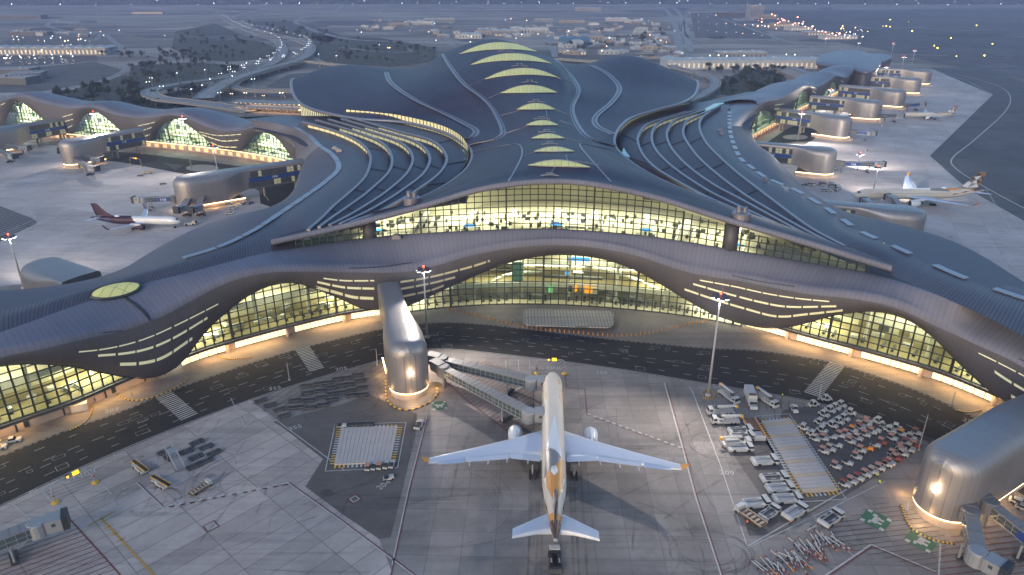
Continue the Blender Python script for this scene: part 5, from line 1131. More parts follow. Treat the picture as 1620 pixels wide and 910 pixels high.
# ================================================================== boarding bridges
def bridge(lab, a, b, cab_dir, hf=4.6, banner=None, nsec=3, w0=3.1, legf=.72, back=True):
    a = Vector(a); b = Vector(b); d = Vector((b.x-a.x, b.y-a.y, 0)); L = d.length; ang = math.atan2(d.y, d.x)
    root = empty('boarding_bridge', (a.x, a.y, 0), ang, lab, 'boarding bridge', 'boarding bridges at the gates')
    m = MB(); m.lathe([(2.0, hf-.3), (2.0, hf+2.8), (1.7, hf+3.1)], (0, 0, 0), 16); m.tube([(0, 0, 0), (0, 0, hf)], .6, 10); m.build('rotunda', M['bridge_dark'], root)
    if back: m = MB(); m.box((-3.0, 0, hf+1.5), (4.0, 2.6, 3.0)); m.box((-3, 0, hf+3.2), (4.4, 3.0, .3)); m.build('rotunda_corridor', M['bridge_dark'], root)
    for i in range(nsec):
        x0, x1 = 1.6+(L-4.5)*i/nsec, 1.6+(L-4.5)*(i+1)/nsec+.6; w_ = w0-.35*i if nsec > 1 else w0; w_ = w0-.3*(nsec-1-i); h_ = 2.75-.12*(nsec-1-i)
        m = MB(); m.box(((x0+x1)/2, 0, hf+.15), (x1-x0, w_, .3)); sec = m.build('tunnel', M['grey_metal'], root)
        m = MB(); m.box(((x0+x1)/2, 0, hf+h_), (x1-x0, w_+.12, .25))
        n_ = int((x1-x0)/1.6)
        for j in range(n_): m.box((x0+(x1-x0)*(j+.5)/n_, 0, hf+h_+.16), (.12, w_, .1))
        m.build('tunnel_roof', M['bridge_roof'], sec)
        m = MB(); 
        for sg in (-1, 1): m.box(((x0+x1)/2, sg*(w_/2-.05), hf+h_/2+.05), (x1-x0, .08, h_-.5))
        m.build('tunnel_glass', M['bridge_glass'], sec)
        m = MB()
        for sg in (-1, 1):
            for j in range(n_+1): m.bar((x0+(x1-x0)*j/n_, sg*w_/2, hf+.2), (x0+(x1-x0)*j/n_, sg*w_/2, hf+h_), .12)
            m.bar((x0, sg*w_/2, hf+h_*.5), (x1, sg*w_/2, hf+h_*.5), .1)
        m.build('tunnel_frame', M['grey_metal'], sec)
        if banner and i == banner[0]:
            m = MB()
            for sg in (-1, 1): m.box(((x0+x1)/2, sg*(w_/2+.1), hf+h_/2+.05), (x1-x0, .08, h_-.7))
            bn = m.build('banner', M['banner_blue'], root)
            if banner[1]:
                for sg in (-1, 1):
                    me = ptext('FAB', 0, 0, 1.9, 0, 'letter_white'); t_ = bpy.data.objects.new('lettering', me); C.objects.link(t_); t_.parent = bn; t_.location = ((x0+x1)/2, sg*(w_/2+.18), hf+h_/2); t_.rotation_euler = (PI/2, 0, 0 if sg < 0 else PI)
    x = L*legf; m = MB()
    for y in (-1.9, 1.9): m.tube([(x, y, .8), (x, y, hf)], .28, 8)
    m.bar((x, -2, hf-.2), (x, 2, hf-.2), .5); m.build('lift_column', M['grey_metal'], root)
    m = MB(); m.box((x, 0, .75), (1.6, 4.6, .5)); m.box((x, 0, 1.3), (1, 2, .7)); bg_ = m.build('bogie', M['dark_metal'], root)
    for y in (-1.7, -1.1, 1.1, 1.7): m = MB(); m.wheel((x, y, .6), .6, .4); m.build('wheel', M['rubber'], bg_)
    # cab turned towards the aircraft door
    cd_ = Vector((math.cos(cab_dir-ang), math.sin(cab_dir-ang), 0)); cc = Vector((L-2, 0, 0)); m = MB(); m.lathe([(2.1, hf-.4), (2.1, hf+2.7), (1.8, hf+3.0)], cc, 16); cb = m.build('cab_rotunda', M['grey_metal'], root)
    e = cc+cd_*3.2; m = MB(); m.box((e.x, e.y, hf+1.45), (3.2, 3.6, 3.1), cab_dir-ang); m.build('cab', M['grey_metal'], root)
    m = MB(); 
    for y in (-.9, .9): q = e+Vector((-cd_.y, cd_.x, 0))*(y*2.03); m.box((q.x, q.y, hf+1.9), (.8, .08, .8), cab_dir-ang); q2 = q
    m.build('cab_window', M['win_dark'], root)
    e2 = cc+cd_*5.3; m = MB()
    for i in range(4): q = cc+cd_*(4.9+.35*i); m.box((q.x, q.y, hf+1.5), (.26, 4.0-.1*(i % 2), 3.5), cab_dir-ang)
    m.build('bellows', M['dark_metal'], root)
    m = MB(); s = Vector((-cd_.y, cd_.x, 0))*2.4; q = cc+s
    m.bar((q.x, q.y, hf), (q.x-5.5, q.y, .3), 1.0, .2); m.bar((q.x, q.y+.5, hf+1), (q.x-5.5, q.y+.5, 1.3), .08); m.bar((q.x, q.y-.5, hf+1), (q.x-5.5, q.y-.5, 1.3), .08); m.build('service_stair', M['light_grey'], root)
    return root
bridge('upper of two glass-sided boarding bridges reaching the forward door of the gold-white jet', P(700, 578, 4.6), P(850, 614, 4.6), math.radians(2))
bridge('lower of two glass-sided boarding bridges reaching the rear door of the gold-white jet', P(702, 592, 4.6), P(845, 668, 4.6), math.radians(0))
bridge('light-roofed boarding bridge pointing down beside the lower right gate pod', P(1531, 822, 4.6), P(1545, 898, 4.6), math.radians(-55), nsec=2, legf=.6)
bridge('boarding bridge with a blue banner running off the right edge', P(1562, 808, 4.6), P(1735, 945, 4.6), math.radians(-60), banner=(1, True), legf=.42)
bridge('boarding bridge with a blue panel entering at the lower left edge', P(-150, 925, 4.6), P(78, 836, 4.6), math.radians(30), banner=(1, False), legf=.70)
bridge('boarding bridge with a blue panel reaching left from the pod behind the maroon airliner', P(276, 318, 4.6), P(222, 320, 4.6), math.radians(180), nsec=2, banner=(0, True))
bridge('short boarding bridge beside the pod behind the maroon airliner, left of the pair', P(301, 318, 4.6), P(291, 334, 4.6), math.radians(-110), nsec=1); bridge('short boarding bridge beside the pod behind the maroon airliner, right of the pair', P(322, 316, 4.6), P(314, 334, 4.6), math.radians(-110), nsec=1)
bridge('upper boarding bridge at the gate pod with the lamp on the rear left pier', P(122, 248, 4.6), P(152, 256, 4.6), math.radians(0), nsec=2); bridge('lower boarding bridge at the gate pod with the lamp on the rear left pier', P(124, 258, 4.6), P(146, 270, 4.6), math.radians(-20), nsec=2)
bridge('upper boarding bridge at the left frame edge by the rear pier', P(4, 232, 4.6), P(38, 238, 4.6), math.radians(0), nsec=2); bridge('lower boarding bridge at the left frame edge by the rear pier', P(-4, 240, 4.6), P(20, 250, 4.6), math.radians(-30), nsec=2)
bridge('long boarding bridge with a blue panel at the first pod of the right pier', P(1332, 262, 4.6), P(1390, 263, 4.6), math.radians(0), nsec=2, banner=(0, True)); bridge('boarding bridge with a blue panel at the second pod of the right pier', P(1352, 212, 4.6), P(1378, 214, 4.6), math.radians(0), nsec=1, banner=(0, False))
bridge('boarding bridge leading to the nose of the far parked airliner', P(1400, 186, 4.6), P(1422, 185, 4.6), math.radians(0), nsec=1); bridge('boarding bridge with a dark panel at the third pod of the right pier', P(1436, 169, 4.6), P(1456, 167, 4.6), math.radians(0), nsec=1, banner=(0, False))
bridge('grey boarding bridge at the front door of the airliner right of the roof', P(1376, 340, 4.6), P(1374, 324, 4.6), math.radians(100), nsec=1); bridge('tall boarding bridge at the mid door of the airliner right of the roof', P(1430, 342, 4.6), P(1412, 318, 4.6), math.radians(100), nsec=1)
# ================================================================== floodlight masts
def mast(lab, bx, by, ty, nl=8, light=0, aim=None, wd=1.0):
    b = P(bx, by); 
    ang = TH+math.atan((ty-455)/F); h = CH-b.y*math.tan(ang)
    root = empty('floodlight_mast', b, 0, lab, 'light mast', 'floodlight masts on the aprons')
    m = MB(); m.tube([(0, 0, 0), (0, 0, h*.5), (0, 0, h-1)], [.42*wd, .32*wd, .22*wd], 10); m.build('pole', M['light_grey'], root, smooth=True)
    m = MB(); m.lathe([(1.0, 0), (1.0, .5), (.6, .8)], (0, 0, 0), 12); m.build('base', M['kerb'], root)
    m = MB(); m.lathe([(1.6, -.15), (1.9, 0), (1.6, .15)], (0, 0, h-1.2), 12)
    for i in range(nl): a = 2*PI*i/nl; m.box((math.cos(a)*2.1, math.sin(a)*2.1, h-1.3), (.9, .9, .45), a)
    m.build('lamp_ring', M['dark_metal'], root)
    m = MB()
    for i in range(nl): a = 2*PI*i/nl; m.box((math.cos(a)*2.15, math.sin(a)*2.15, h-1.6), (.7, .7, .12), a)
    m.build('floodlight', M['lamp_white'], root)
    m = MB(); m.lathe([(.1, h-.6), (.3, h-.4), (.3, h), (.1, h+.2)], (0, 0, 0), 8); m.build('beacon', M['lamp_red'], root)
    m = MB(); m.tube([(.3, 0, h-1), (.3, 0, h+2.0)], .05, 6); m.build('lightning_rod', M['light_grey'], root)
    if light:
        o = lamp('SPOT', 'mast_light', b+Vector((0, 0, h-2)), light, (1.0, .88, .76), .8, aim=(Vector(aim)-(b+Vector((0, 0, h-2)))), spot=math.radians(125), blend=.7)
    return h
ST1 = Vector((10, 150, 0))
mast('floodlight mast between the capsule pod and the service road, in front of the central facade', 676, 534, 421, light=58000, aim=ST1+Vector((8, -25, 0)))
mast('floodlight mast on the kerbed island beside the equipment park', 1120, 626, 463, light=52000, aim=ST1+Vector((0, -30, 0)))
mast('floodlight mast at the left edge above the white domed pod', 38, 456, 370, light=26000, aim=P(150, 380)); mast('floodlight mast on the white oval island behind the maroon airliner', 303, 267, 184, light=34000, aim=P(200, 330)); mast('floodlight mast standing before the pod behind the maroon airliner', 352, 318, 229, nl=6)
mast('floodlight mast in front of the small leftmost arch', 33, 203, 160, nl=6); mast('floodlight mast in front of the second arch of the rear left pier', 163, 246, 176, light=42000, aim=P(90, 300))
for lab, bx, by, ty in (('floodlight mast on the white island of the right pier', 1262, 221, 177), ('floodlight mast before the second pod of the right pier', 1310, 171, 140), ('floodlight mast before the third pod of the right pier', 1360, 143, 118), ('floodlight mast before the fourth pod of the right pier', 1397, 133, 105), ('floodlight mast before the fifth pod of the right pier', 1425, 117, 89),
                        ('rightmost mast behind the last pods of the right pier', 1443, 101, 79), ('mast beyond the rounded head building', 1410, 88, 68), ('mast left of the rounded head building', 1305, 75, 60), ('mast standing on the rounded head building side', 1357, 80, 67)): mast(lab, bx, by, ty, nl=5, wd=1.3, light=95000 if bx in (1262, 1310, 1397) else 0, aim=P(bx+110, by+45))
mast('floodlight mast in front of the airliner parked right of the roof', 1378, 319, 262, light=80000, aim=P(1480, 260)); mast('mast standing in the gap of the first right boarding bridge', 1356, 270, 241, nl=4, light=90000, aim=P(1440, 215))
def pole(x, y, ty, lab, arm=0):
    b = P(x, y); h = CH-b.y*math.tan(TH+math.atan((ty-455)/F)); m = MB(); m.tube([(0, 0, 0), (0, 0, h)], [.16, .09], 6)
    if arm: m.bar((0, 0, h), (arm, 0, h+.3), .12); m.box((arm, 0, h+.3), (.9, .3, .15))
    m.lathe([(.4, 0), (.4, .4), (.2, .5)], (0, 0, 0), 8); o = m.build('lamp_post', M['light_grey']); o.location = b; tag(o, lab, 'lamp post', 'slim posts along the service road')
for x, y, ty, lab in ((458, 602, 574, 'slim grey post on the kerb above the luggage dollies'), (597, 578, 552, 'slim grey post beside the hatched strip left of the capsule pod'), (1295, 632, 608, 'slim grey post at the foot of the right crosswalk'), (1453, 712, 656, 'tall slim post at the far corner of the tractor park'), (646, 633, 612, 'short post at the foot of the capsule pod'), (1434, 808, 794, 'short post at the foot of the lower right pod'), (1506, 640, 618, 'slim post on the pavement near the right glass arch'), (208, 625, 615, 'short post on the pavement left of the dark skirt')): pole(x, y, ty, lab)
# ================================================================== aircraft
plain('jet_pearl', (.52, .49, .44), .5, .0, .04, .3, .4); plain('jet_white', (.60, .62, .66), .3, .05, .05, .3, .7); plain('jet_wing', (.50, .55, .65), .35, .15, .06, .4); plain('jet_flap', (.33, .42, .60), .4, .1, .06); plain('jet_grey', (.22, .215, .22), .35, .3, .05)
plain('jet_gold', (.55, .25, .05), .5, .0, .06); plain('jet_brown', (.09, .05, .04), .35, .2, .1); plain('jet_maroon', (.030, .006, .026), .6, .0, .06); plain('jet_navy', (.02, .03, .10), .35, .1, .08); plain('jet_black', (.012, .012, .014), .3); plain('jet_bronze', (.30, .17, .10), .35, .3, .05)
def aircraft(lab, nose, tail, wide=True):
    nose = Vector((nose.x, nose.y, 0)); tail = Vector((tail.x, tail.y, 0)); d = (nose-tail).normalized(); L = (nose-tail).length
    base = 73.8 if wide else 44.5; sc_ = L/base; root = empty('airliner', nose, math.atan2(d.y, d.x)-PI/2, lab, 'airliner', 'airliners parked at the terminal')
    root.scale = (sc_, sc_, sc_); R = 3.0 if wide else 2.0; zc0 = 5.6 if wide else 3.7; Ln = base
    body = 'jet_pearl' if wide else 'jet_white'
    def rz(s):
        u = s/Ln
        if u < .12: r = R*math.sqrt(max(0.0004, 1-(1-u/.12)**2.1)); z = zc0-R*.22*(1-u/.12)**2
        elif u < .68: r = R; z = zc0
        else: t = (u-.68)/.32; r = R*(1-.90*t**1.6); z = zc0+R*.55*t**1.5
        return r, z
    ss = [Ln*((i/90)**1.25 if i < 30 else (i/90)**1.25) for i in range(91)]; rows = []
    for s in ss: r, z = rz(s); rows.append([Vector((r*math.sin(a), -s, z+r*math.cos(a))) for a in [2*PI*i/28 for i in range(29)]])
    m = MB()
    m.grid(rows)
    if not wide:   # maroon rear half with a slanted front edge
        for i, f in enumerate(m.f):
            c = sum((Vector(m.v[k]) for k in f), Vector())/4
            if -c.y > Ln*.48+(c.z-zc0)*1.2: m.mi[i] = 1
        m.build('fuselage', [M[body], M['jet_maroon']], root, smooth=True)
    else: m.build('fuselage', M[body], root, smooth=True)
    def surf(s, y, lift=.035): r, z = rz(s); r += lift; y = max(-r*.98, min(r*.98, y)); return Vector((y, -s, z+math.sqrt(max(0, r*r-y*y))))
    def foil(root_, sections, name, mat, par=None):     # sections: (LE s, chord, y, z, thickness)
        rows = []
        for le, ch, y, z, th in sections:
            row = []
            for t, v in ((0, 0), (.05, .45), (.2, .9), (.4, 1), (.7, .6), (1, .05), (.7, -.35), (.4, -.6), (.2, -.6), (.05, -.35), (0, 0)): row.append(Vector((y, -(le+ch*t), z+v*th)))
            rows.append(row)
        m = MB(); m.grid(rows); m.quad(rows[-1][:-1]); return m.build(name, M[mat], root_ if par is None else par, smooth=True)
    for sg in (-1, 1):
        if wide:
            sec = [(26.5, 14.5, 0, 4.3, .9), (29, 13.2, 3*sg, 4.5, .85), (34.2, 8.4, 11*sg, 5.2, .55), (40.2, 5.4, 21*sg, 6.2, .35), (45.0, 3.2, 29*sg, 7.2, .2), (46.6, 2.4, 30.8*sg, 7.8, .15)]
            wg = foil(root, sec, 'wing', 'jet_wing'); foil(root, [(46.6, 2.4, 30.8*sg, 7.8, .15), (47.6, 1.7, 31.7*sg, 8.6, .1), (48.9, .8, 32.3*sg, 9.8, .06)], 'wing_tip', 'jet_gold', wg)
            for (y0, y1, e0, e1, c0, c1, mt) in ((3.4, 10.8, 42.6, 42.7, 1.9, 1.7, 'jet_wing'), (11.3, 21.5, 42.9, 46.0, 1.5, 1.2, 'jet_wing'), (22.3, 28.5, 46.3, 48.2, 1.1, .8, 'jet_flap')):
                m = MB(); z0 = lambda y: 4.5+(y-3)*.1+.16; a = [Vector((sg*y0, -(e0-c0), z0(y0)+.12)), Vector((sg*y1, -(e1-c1), z0(y1)+.06)), Vector((sg*y1, -e1, z0(y1)-.16)), Vector((sg*y0, -e0, z0(y0)-.16))]
                m.hexa([p-Vector((0, 0, .12)) for p in a], a); m.build('flap', M[mt], wg)
            for y in (6.5, 11.8, 16.5, 21): m = MB(); e = 42.7+max(0, y-11)*.33; z = 4.3+(y-3)*.1; m.tube([(sg*y, -(e-3), z-.2), (sg*y, -(e-1), z-.5), (sg*y, -(e+1.3), z-.15)], [.1, .3, .05], 8); m.build('flap_fairing', M['jet_white'], wg)
            ex, es, ez, er, el2 = 10.3, 26.8, 2.9, 1.9, 5.6
        else:
            sec = [(15.5, 7.6, 0, 2.6, .5), (17, 6.6, 2*sg, 2.7, .5), (20.2, 3.8, 7*sg, 3.2, .35), (25.0, 1.7, 16.5*sg, 4.2, .15)]
            wg = foil(root, sec, 'wing', 'jet_wing'); foil(root, [(25, 1.7, 16.5*sg, 4.2, .15), (26, 1.3, 17.2*sg, 5.2, .1), (27.3, .7, 17.6*sg, 6.8, .06)], 'wing_tip', 'jet_navy', wg)
            ex, es, ez, er, el2 = 5.7, 15.2, 1.9, 1.15, 3.9
        c = (sg*ex, 0, ez); m = MB(); prof = [(er*.86, -es), (er, -es-.5), (er*1.04, -es-el2*.35), (er*.9, -es-el2*.75), (er*.72, -es-el2)]; m.lathe(prof, c, 24, 'y'); en = m.build('engine', M['jet_white' if wide else 'jet_maroon'], root, smooth=True)
        m = MB(); m.lathe([(er*.80, -es+.03), (er*.3, -es-.0), (.05, -es+.45)], c, 20, 'y'); m.build('fan', M['jet_black'], en)
        m = MB(); m.lathe([(er*.66, -es-el2-.02), (er*.45, -es-el2-.8), (er*.18, -es-el2-1.5)], c, 16, 'y'); m.build('exhaust_cone', M['dark_metal'], en)
        m = MB(); p0 = Vector((sg*ex, -es-1.6, ez+er*.9)); m.bar(p0, (sg*ex, -es-el2-2.6, ez+er*1.15), .5, 1.0); m.build('pylon', M['jet_white'], en)
        if wide: sec = [(63.5, 7.2, .6*sg, 6.6, .4), (66.0, 5.2, 4*sg, 6.9, .3), (70.2, 3.0, 9.3*sg, 7.4, .15)]
        else: sec = [(38.2, 4.2, .5*sg, 4.7, .25), (41.2, 2.0, 6.2*sg, 5.2, .1)]
        st_ = foil(root, sec, 'tailplane', 'jet_wing')
    # fin
    def fin(secs, mat):
        rows = []
        for le, ch, z, th in secs: rows.append([Vector((x*th, -(le+ch*t), z)) for t, x in ((0, 0), (.15, .8), (.4, 1), (.8, .5), (1, .05), (.8, -.5), (.4, -1), (.15, -.8), (0, 0))])
        m = MB(); m.grid(rows); m.quad(rows[-1][:-1]); return m.build('fin', M[mat], root, smooth=True)
    if wide:
        fs = [(57.5, 13, 8.1, .45), (61, 9.8, 10, .4), (65.2, 7.0, 14, .28), (68.9, 4.4, 17.6, .15)]; fn = fin(fs, 'jet_grey')
        def fp(f, t):   # chord fraction, height fraction -> s, z
            z = 8.3+(17.4-8.3)*t
            for a, b in zip(fs, fs[1:]):
                if a[2] <= z <= b[2] or b is fs[-1]: k = (z-a[2])/(b[2]-a[2]); le = a[0]+(b[0]-a[0])*k; ch = a[1]+(b[1]-a[1])*k; break
            return le+ch*f, z
        tri = [(((0, 1), (1, 1), (1, .66)), 'jet_bronze'), (((0, 1), (0, .72), (.62, .80)), 'jet_brown'), (((.62, .80), (1, .66), (1, .42)), 'jet_brown'), (((0, .72), (.5, .55), (.62, .80)), 'jet_white'), (((.62, .80), (.5, .55), (1, .42)), 'jet_grey'), (((0, .72), (0, .45), (.3, .60)), 'jet_brown'), (((.5, .55), (.75, .30), (1, .42)), 'jet_brown'),
               (((0, .45), (.35, .35), (.5, .55)), 'jet_grey'), (((.35, .35), (.75, .30), (.5, .55)), 'jet_white'), (((0, .45), (0, .15), (.35, .35)), 'jet_white'), (((.35, .35), (.45, .05), (.75, .30)), 'jet_grey'), (((.75, .30), (1, .42), (1, .08)), 'jet_bronze'), (((.45, .05), (.75, .30), (1, .08)), 'jet_white'), (((0, .15), (.45, .05), (.35, .35)), 'jet_white')]
        for mt in sorted(set(t[1] for t in tri)):
            m = MB()
            for pts, mm in tri:
                if mm != mt: continue
                for sg in (-1, 1):
                    q = []
                    for f, t in pts: s, z = fp(f*.94+.03, t); th = .47-.30*t; q.append(Vector((sg*(th+.02), -s, z)))
                    m.quad(q)
            m.build('livery_panel', M[mt], fn)
        kites = [([(27.3, .3), (36, 1.2), (45.5, 2.0), (43.2, .3), (41.6, -1.9), (34, -.8)], 'jet_white'), ([(41.8, -2.0), (43.4, .2), (46, 2.1), (56, 2.2), (62.5, .2), (53, -2.5)], 'jet_grey'), ([(45.6, 2.5), (49.5, 0), (53.4, -2.75), (58, -1.5), (63.5, .1), (55, 2.3)], 'jet_gold'), ([(65.5, -1.5), (65.8, 1.5), (67.6, 1.45), (67.6, -1.45)], 'jet_gold'), ([(67.6, -1.4), (67.6, 1.4), (73.0, .5), (73.0, -.5)], 'jet_brown')]
        for pl, mt in kites:
            m = MB(); cx = sum(p[0] for p in pl)/len(pl); cy = sum(p[1] for p in pl)/len(pl); q = []
            for a, b in zip(pl, pl[1:]+pl[:1]): q += [(a[0]+(b[0]-a[0])*i/8, a[1]+(b[1]-a[1])*i/8) for i in range(8)]
            q.append(q[0]); lift = .03 if mt != 'jet_gold' else .045
            m.grid([[surf(cx+(a-cx)*f, cy+(b-cy)*f, lift) for a, b in q] for f in (.001, .25, .5, .75, 1)]); m.build('livery_panel', M[mt], root, smooth=True)
        for sg in (-1, 1):   # brown and white facets on the rear flanks
            for (s0, s1, a0, a1, mt) in ((55, 63, 100, 60, 'jet_brown'), (53, 58, 62, 40, 'jet_white'), (63, 70, 80, 40, 'jet_bronze')):
                m = MB(); rows = []
                for i in range(7):
                    u = i/6; s = s0+(s1-s0)*u; aa = math.radians(a0+(a1-a0)*u); ab = math.radians(a0-18); r, z = rz(s); r += .04
                    rows.append([Vector((sg*r*math.sin(ab+(aa-ab)*j/5), -s, z+r*math.cos(ab+(aa-ab)*j/5))) for j in range(6)])
                m.grid(rows); m.build('livery_panel', M[mt], root, smooth=True)
            me = ptext('ETIHAD', 0, 0, 3.4, 0, 'jet_gold').copy()
            for v in me.vertices:
                s = 13.5-sg*v.co.x*1.15*(-1); s = 13.0+(-sg)*(-v.co.x)*1.0; a = math.radians(62)-v.co.y/R; r, z = rz(s); r += .04
                v.co = (sg*r*math.sin(a), -s, z+r*math.cos(a))
            t_ = bpy.data.objects.new('lettering', me); C.objects.link(t_); t_.parent = root
    else:
        fn = fin([(32.5, 9, 5.6, .3), (36, 6, 7.5, .28), (39.8, 3, 11.8, .12)], 'jet_maroon')
        m = MB(); rows = []
        for i in range(6): s = 34+i*1.6; r, z = rz(s); r += .03; rows.append([Vector((r*math.sin(a), -s, z+r*math.cos(a))) for a in [math.radians(t) for t in (60-i*3, 80, 100, 125)]])
        m.grid(rows); m.build('livery_panel', M['jet_navy'], root)
    m = MB()
    for sg in (-1, 1):
        n_ = int(Ln*.62/1.0)
        for i in range(n_):
            s = Ln*.13+i*1.0; a = math.radians(74); r, z = rz(s); r += .03; c = Vector((sg*r*math.sin(a), -s, z+r*math.cos(a))); u = Vector((sg*math.cos(a), 0, -math.sin(a)))*.2; v = Vector((0, .15, 0)); m.quad([c-u-v, c+u-v, c+u+v, c-u+v])
    m.build('cabin_window', M['jet_black'], root)
    m = MB(); s = Ln*.018
    for i in range(6):
        a = math.radians(-52+i*17.5); a2 = a+math.radians(15); q = []
        for aa, s_ in ((a, s*1.2), (a2, s*1.2), (a2, s*2.1), (a, s*2.1)): r, z = rz(s_); r += .04; q.append(Vector((r*math.sin(aa), -s_, z+r*math.cos(aa))))
        m.quad(q)
    m.build('cockpit_window', M['jet_black'], root)
    m = MB(); q = surf(Ln*.70, 0, .1); m.lathe([(.9, -Ln*.70+1.6), (.95, -Ln*.70), (.4, -Ln*.70-1.6)], (0, 0, rz(Ln*.70)[1]+rz(Ln*.70)[0]-.45), 12, 'y'); m.build('antenna_dome', M['jet_white'], root, smooth=True)
    gears = [(0, Ln*.075, .5, 1, .45 if not wide else .55)]
    mg = Ln*.585 if wide else Ln*.50; gy = 5.3 if wide else 3.6
    for x, s, dx, nb, wr in gears+[(-gy, mg, .7, 2 if wide else 1, .7 if wide else .55), (gy, mg, .7, 2 if wide else 1, .7 if wide else .55)]:
        m = MB(); m.tube([(x, -s, wr), (x, -s, zc0-R*.6)], .2 if wide else .13, 8); g_ = m.build('landing_gear', M['light_grey'], root)
        for b_ in range(nb):
            for sx in (-1, 1):
                m = MB(); m.lathe([(wr*.5, -.22), (wr, -.15), (wr, .15), (wr*.5, .22)], (x+sx*dx, -s-(b_-.5*(nb-1))*1.7, wr), 12, 'x'); m.build('wheel', M['rubber'], g_)
    return root
aircraft('gold-white widebody airliner at the centre stand seen from behind, with gold kite facets', P(873, 597, 4.0), P(879, 863, 6.5))
aircraft('widebody airliner with a faceted brown and white tail parked right of the roof', P(1350, 312, 4), P(1555, 303, 6.5))
aircraft('far widebody airliner with a faceted tail parked beside the third pod of the right pier', P(1427, 181, 4), P(1514, 177, 6.5))
aircraft('narrow airliner with a maroon rear half and white nose on the left apron', P(286, 352, 3), P(143, 344, 5), wide=False)
# ================================================================== ground vehicles
plain('veh_white', (.40, .41, .42), .4, .0, .28, 1.5, .7); plain('veh_grey', (.24, .26, .29), .5, .1, .15, 1); plain('rail_grey', (.17, .17, .175), .5); plain('veh_dark', (.045, .05, .055), .5, .1, .2, 1); plain('veh_yellow', (.60, .36, .04), .5, 0, .1); plain('canopy_salmon', (.42, .22, .17), .6, 0, .12); plain('canopy_beige', (.42, .34, .27), .6, 0, .12); plain('canopy_brick', (.24, .06, .05), .6, 0, .15); plain('canopy_orange', (.62, .22, .03), .6, 0, .1)
plain('glass_dark', (.02, .025, .03), .12, 0, .1, 1, .7); plain('veh_blue', (.25, .42, .60), .4, 0, .1); plain('cloth_orange', (.75, .16, .03), .8); plain('cloth_lime', (.45, .60, .05), .8); plain('cloth_dark', (.04, .045, .07), .8); plain('skin', (.30, .18, .12), .6); plain('rust', (.13, .085, .06), .7, .2, .3); plain('bollard_orange', (.50, .22, .04), .6, 0, .1)
def hx(m, x0, x1, y0, y1, z0, z1, dx0=0, dx1=0, dy=0):
    m.hexa([(x0, y0, z0), (x1, y0, z0), (x1, y1, z0), (x0, y1, z0)], [(x0+dx0, y0+dy, z1), (x1-dx1, y0+dy, z1), (x1-dx1, y1-dy, z1), (x0+dx0, y1-dy, z1)])
def wheels(par, lst, r, w_=.3):
    me = None
    for x, y in lst:
        m = MB(); m.wheel((0, 0, 0), r, w_, 12)
        if me is None: o = m.build('wheel', M['rubber'], par); me = o.data
        else: o = bpy.data.objects.new('wheel', me); C.objects.link(o); o.parent = par
        o.location = (x, y, r)
NOWHERE = (0, 0, -500)
def P_(name): return empty(name, NOWHERE)
def proto_cabtractor():
    t = P_('baggage_tractor'); m = MB(); hx(m, -1.6, 1.6, -.75, .75, .35, .85, .05, .1, .03); hx(m, .55, 1.55, -.68, .68, .85, 1.15, .05, .35, .08); hx(m, -1.6, -.9, -.7, .7, .85, 1.0); m.build('body', M['veh_white'], t)
    m = MB(); hx(m, -.85, .55, -.7, .7, .85, 1.85, .08, .25, .06); c = m.build('cab', M['glass_dark'], t); m = MB(); hx(m, -.85, .4, -.72, .72, 1.85, 2.0, .03, .03, .03)
    for x in (-.8, .33): 
        for y in (-.67, .67): m.bar((x, y, .85), (x, y*.93, 1.85), .1)
    m.build('cab_roof', M['veh_white'], c); m = MB(); m.box((-1.1, 0, 1.05), (.5, .9, .1)); m.build('deck', M['veh_dark'], t); wheels(t, [(1.05, -.7), (1.05, .7), (-1.05, -.7), (-1.05, .7)], .36); return t
def proto_opentractor(canopy, body='veh_white'):
    t = P_('tow_tractor'); m = MB(); hx(m, -1.5, 1.5, -.72, .72, .35, .8, .05, .1, .03); hx(m, .1, 1.5, -.66, .66, .8, 1.2, .02, .15, .06); m.build('body', M[body], t)
    m = MB(); hx(m, -1.2, -.15, -.6, .6, .8, .95); hx(m, -1.25, -1.0, -.6, .6, .95, 1.35); hx(m, -.05, .12, -.5, .5, .95, 1.3); m.build('seat', M['veh_dark'], t)
    if canopy:
        m = MB(); hx(m, -1.35, .25, -.75, .75, 1.95, 2.06, .05, .05, .05)
        c = m.build('canopy', M[canopy], t); m = MB()
        for x in (-1.25, .12):
            for y in (-.62, .62): m.bar((x, y, .8), (x, y, 1.95), .07)
        m.build('canopy_post', M['veh_dark'], c)
    wheels(t, [(1.0, -.68), (1.0, .68), (-1.0, -.68), (-1.0, .68)], .34); return t
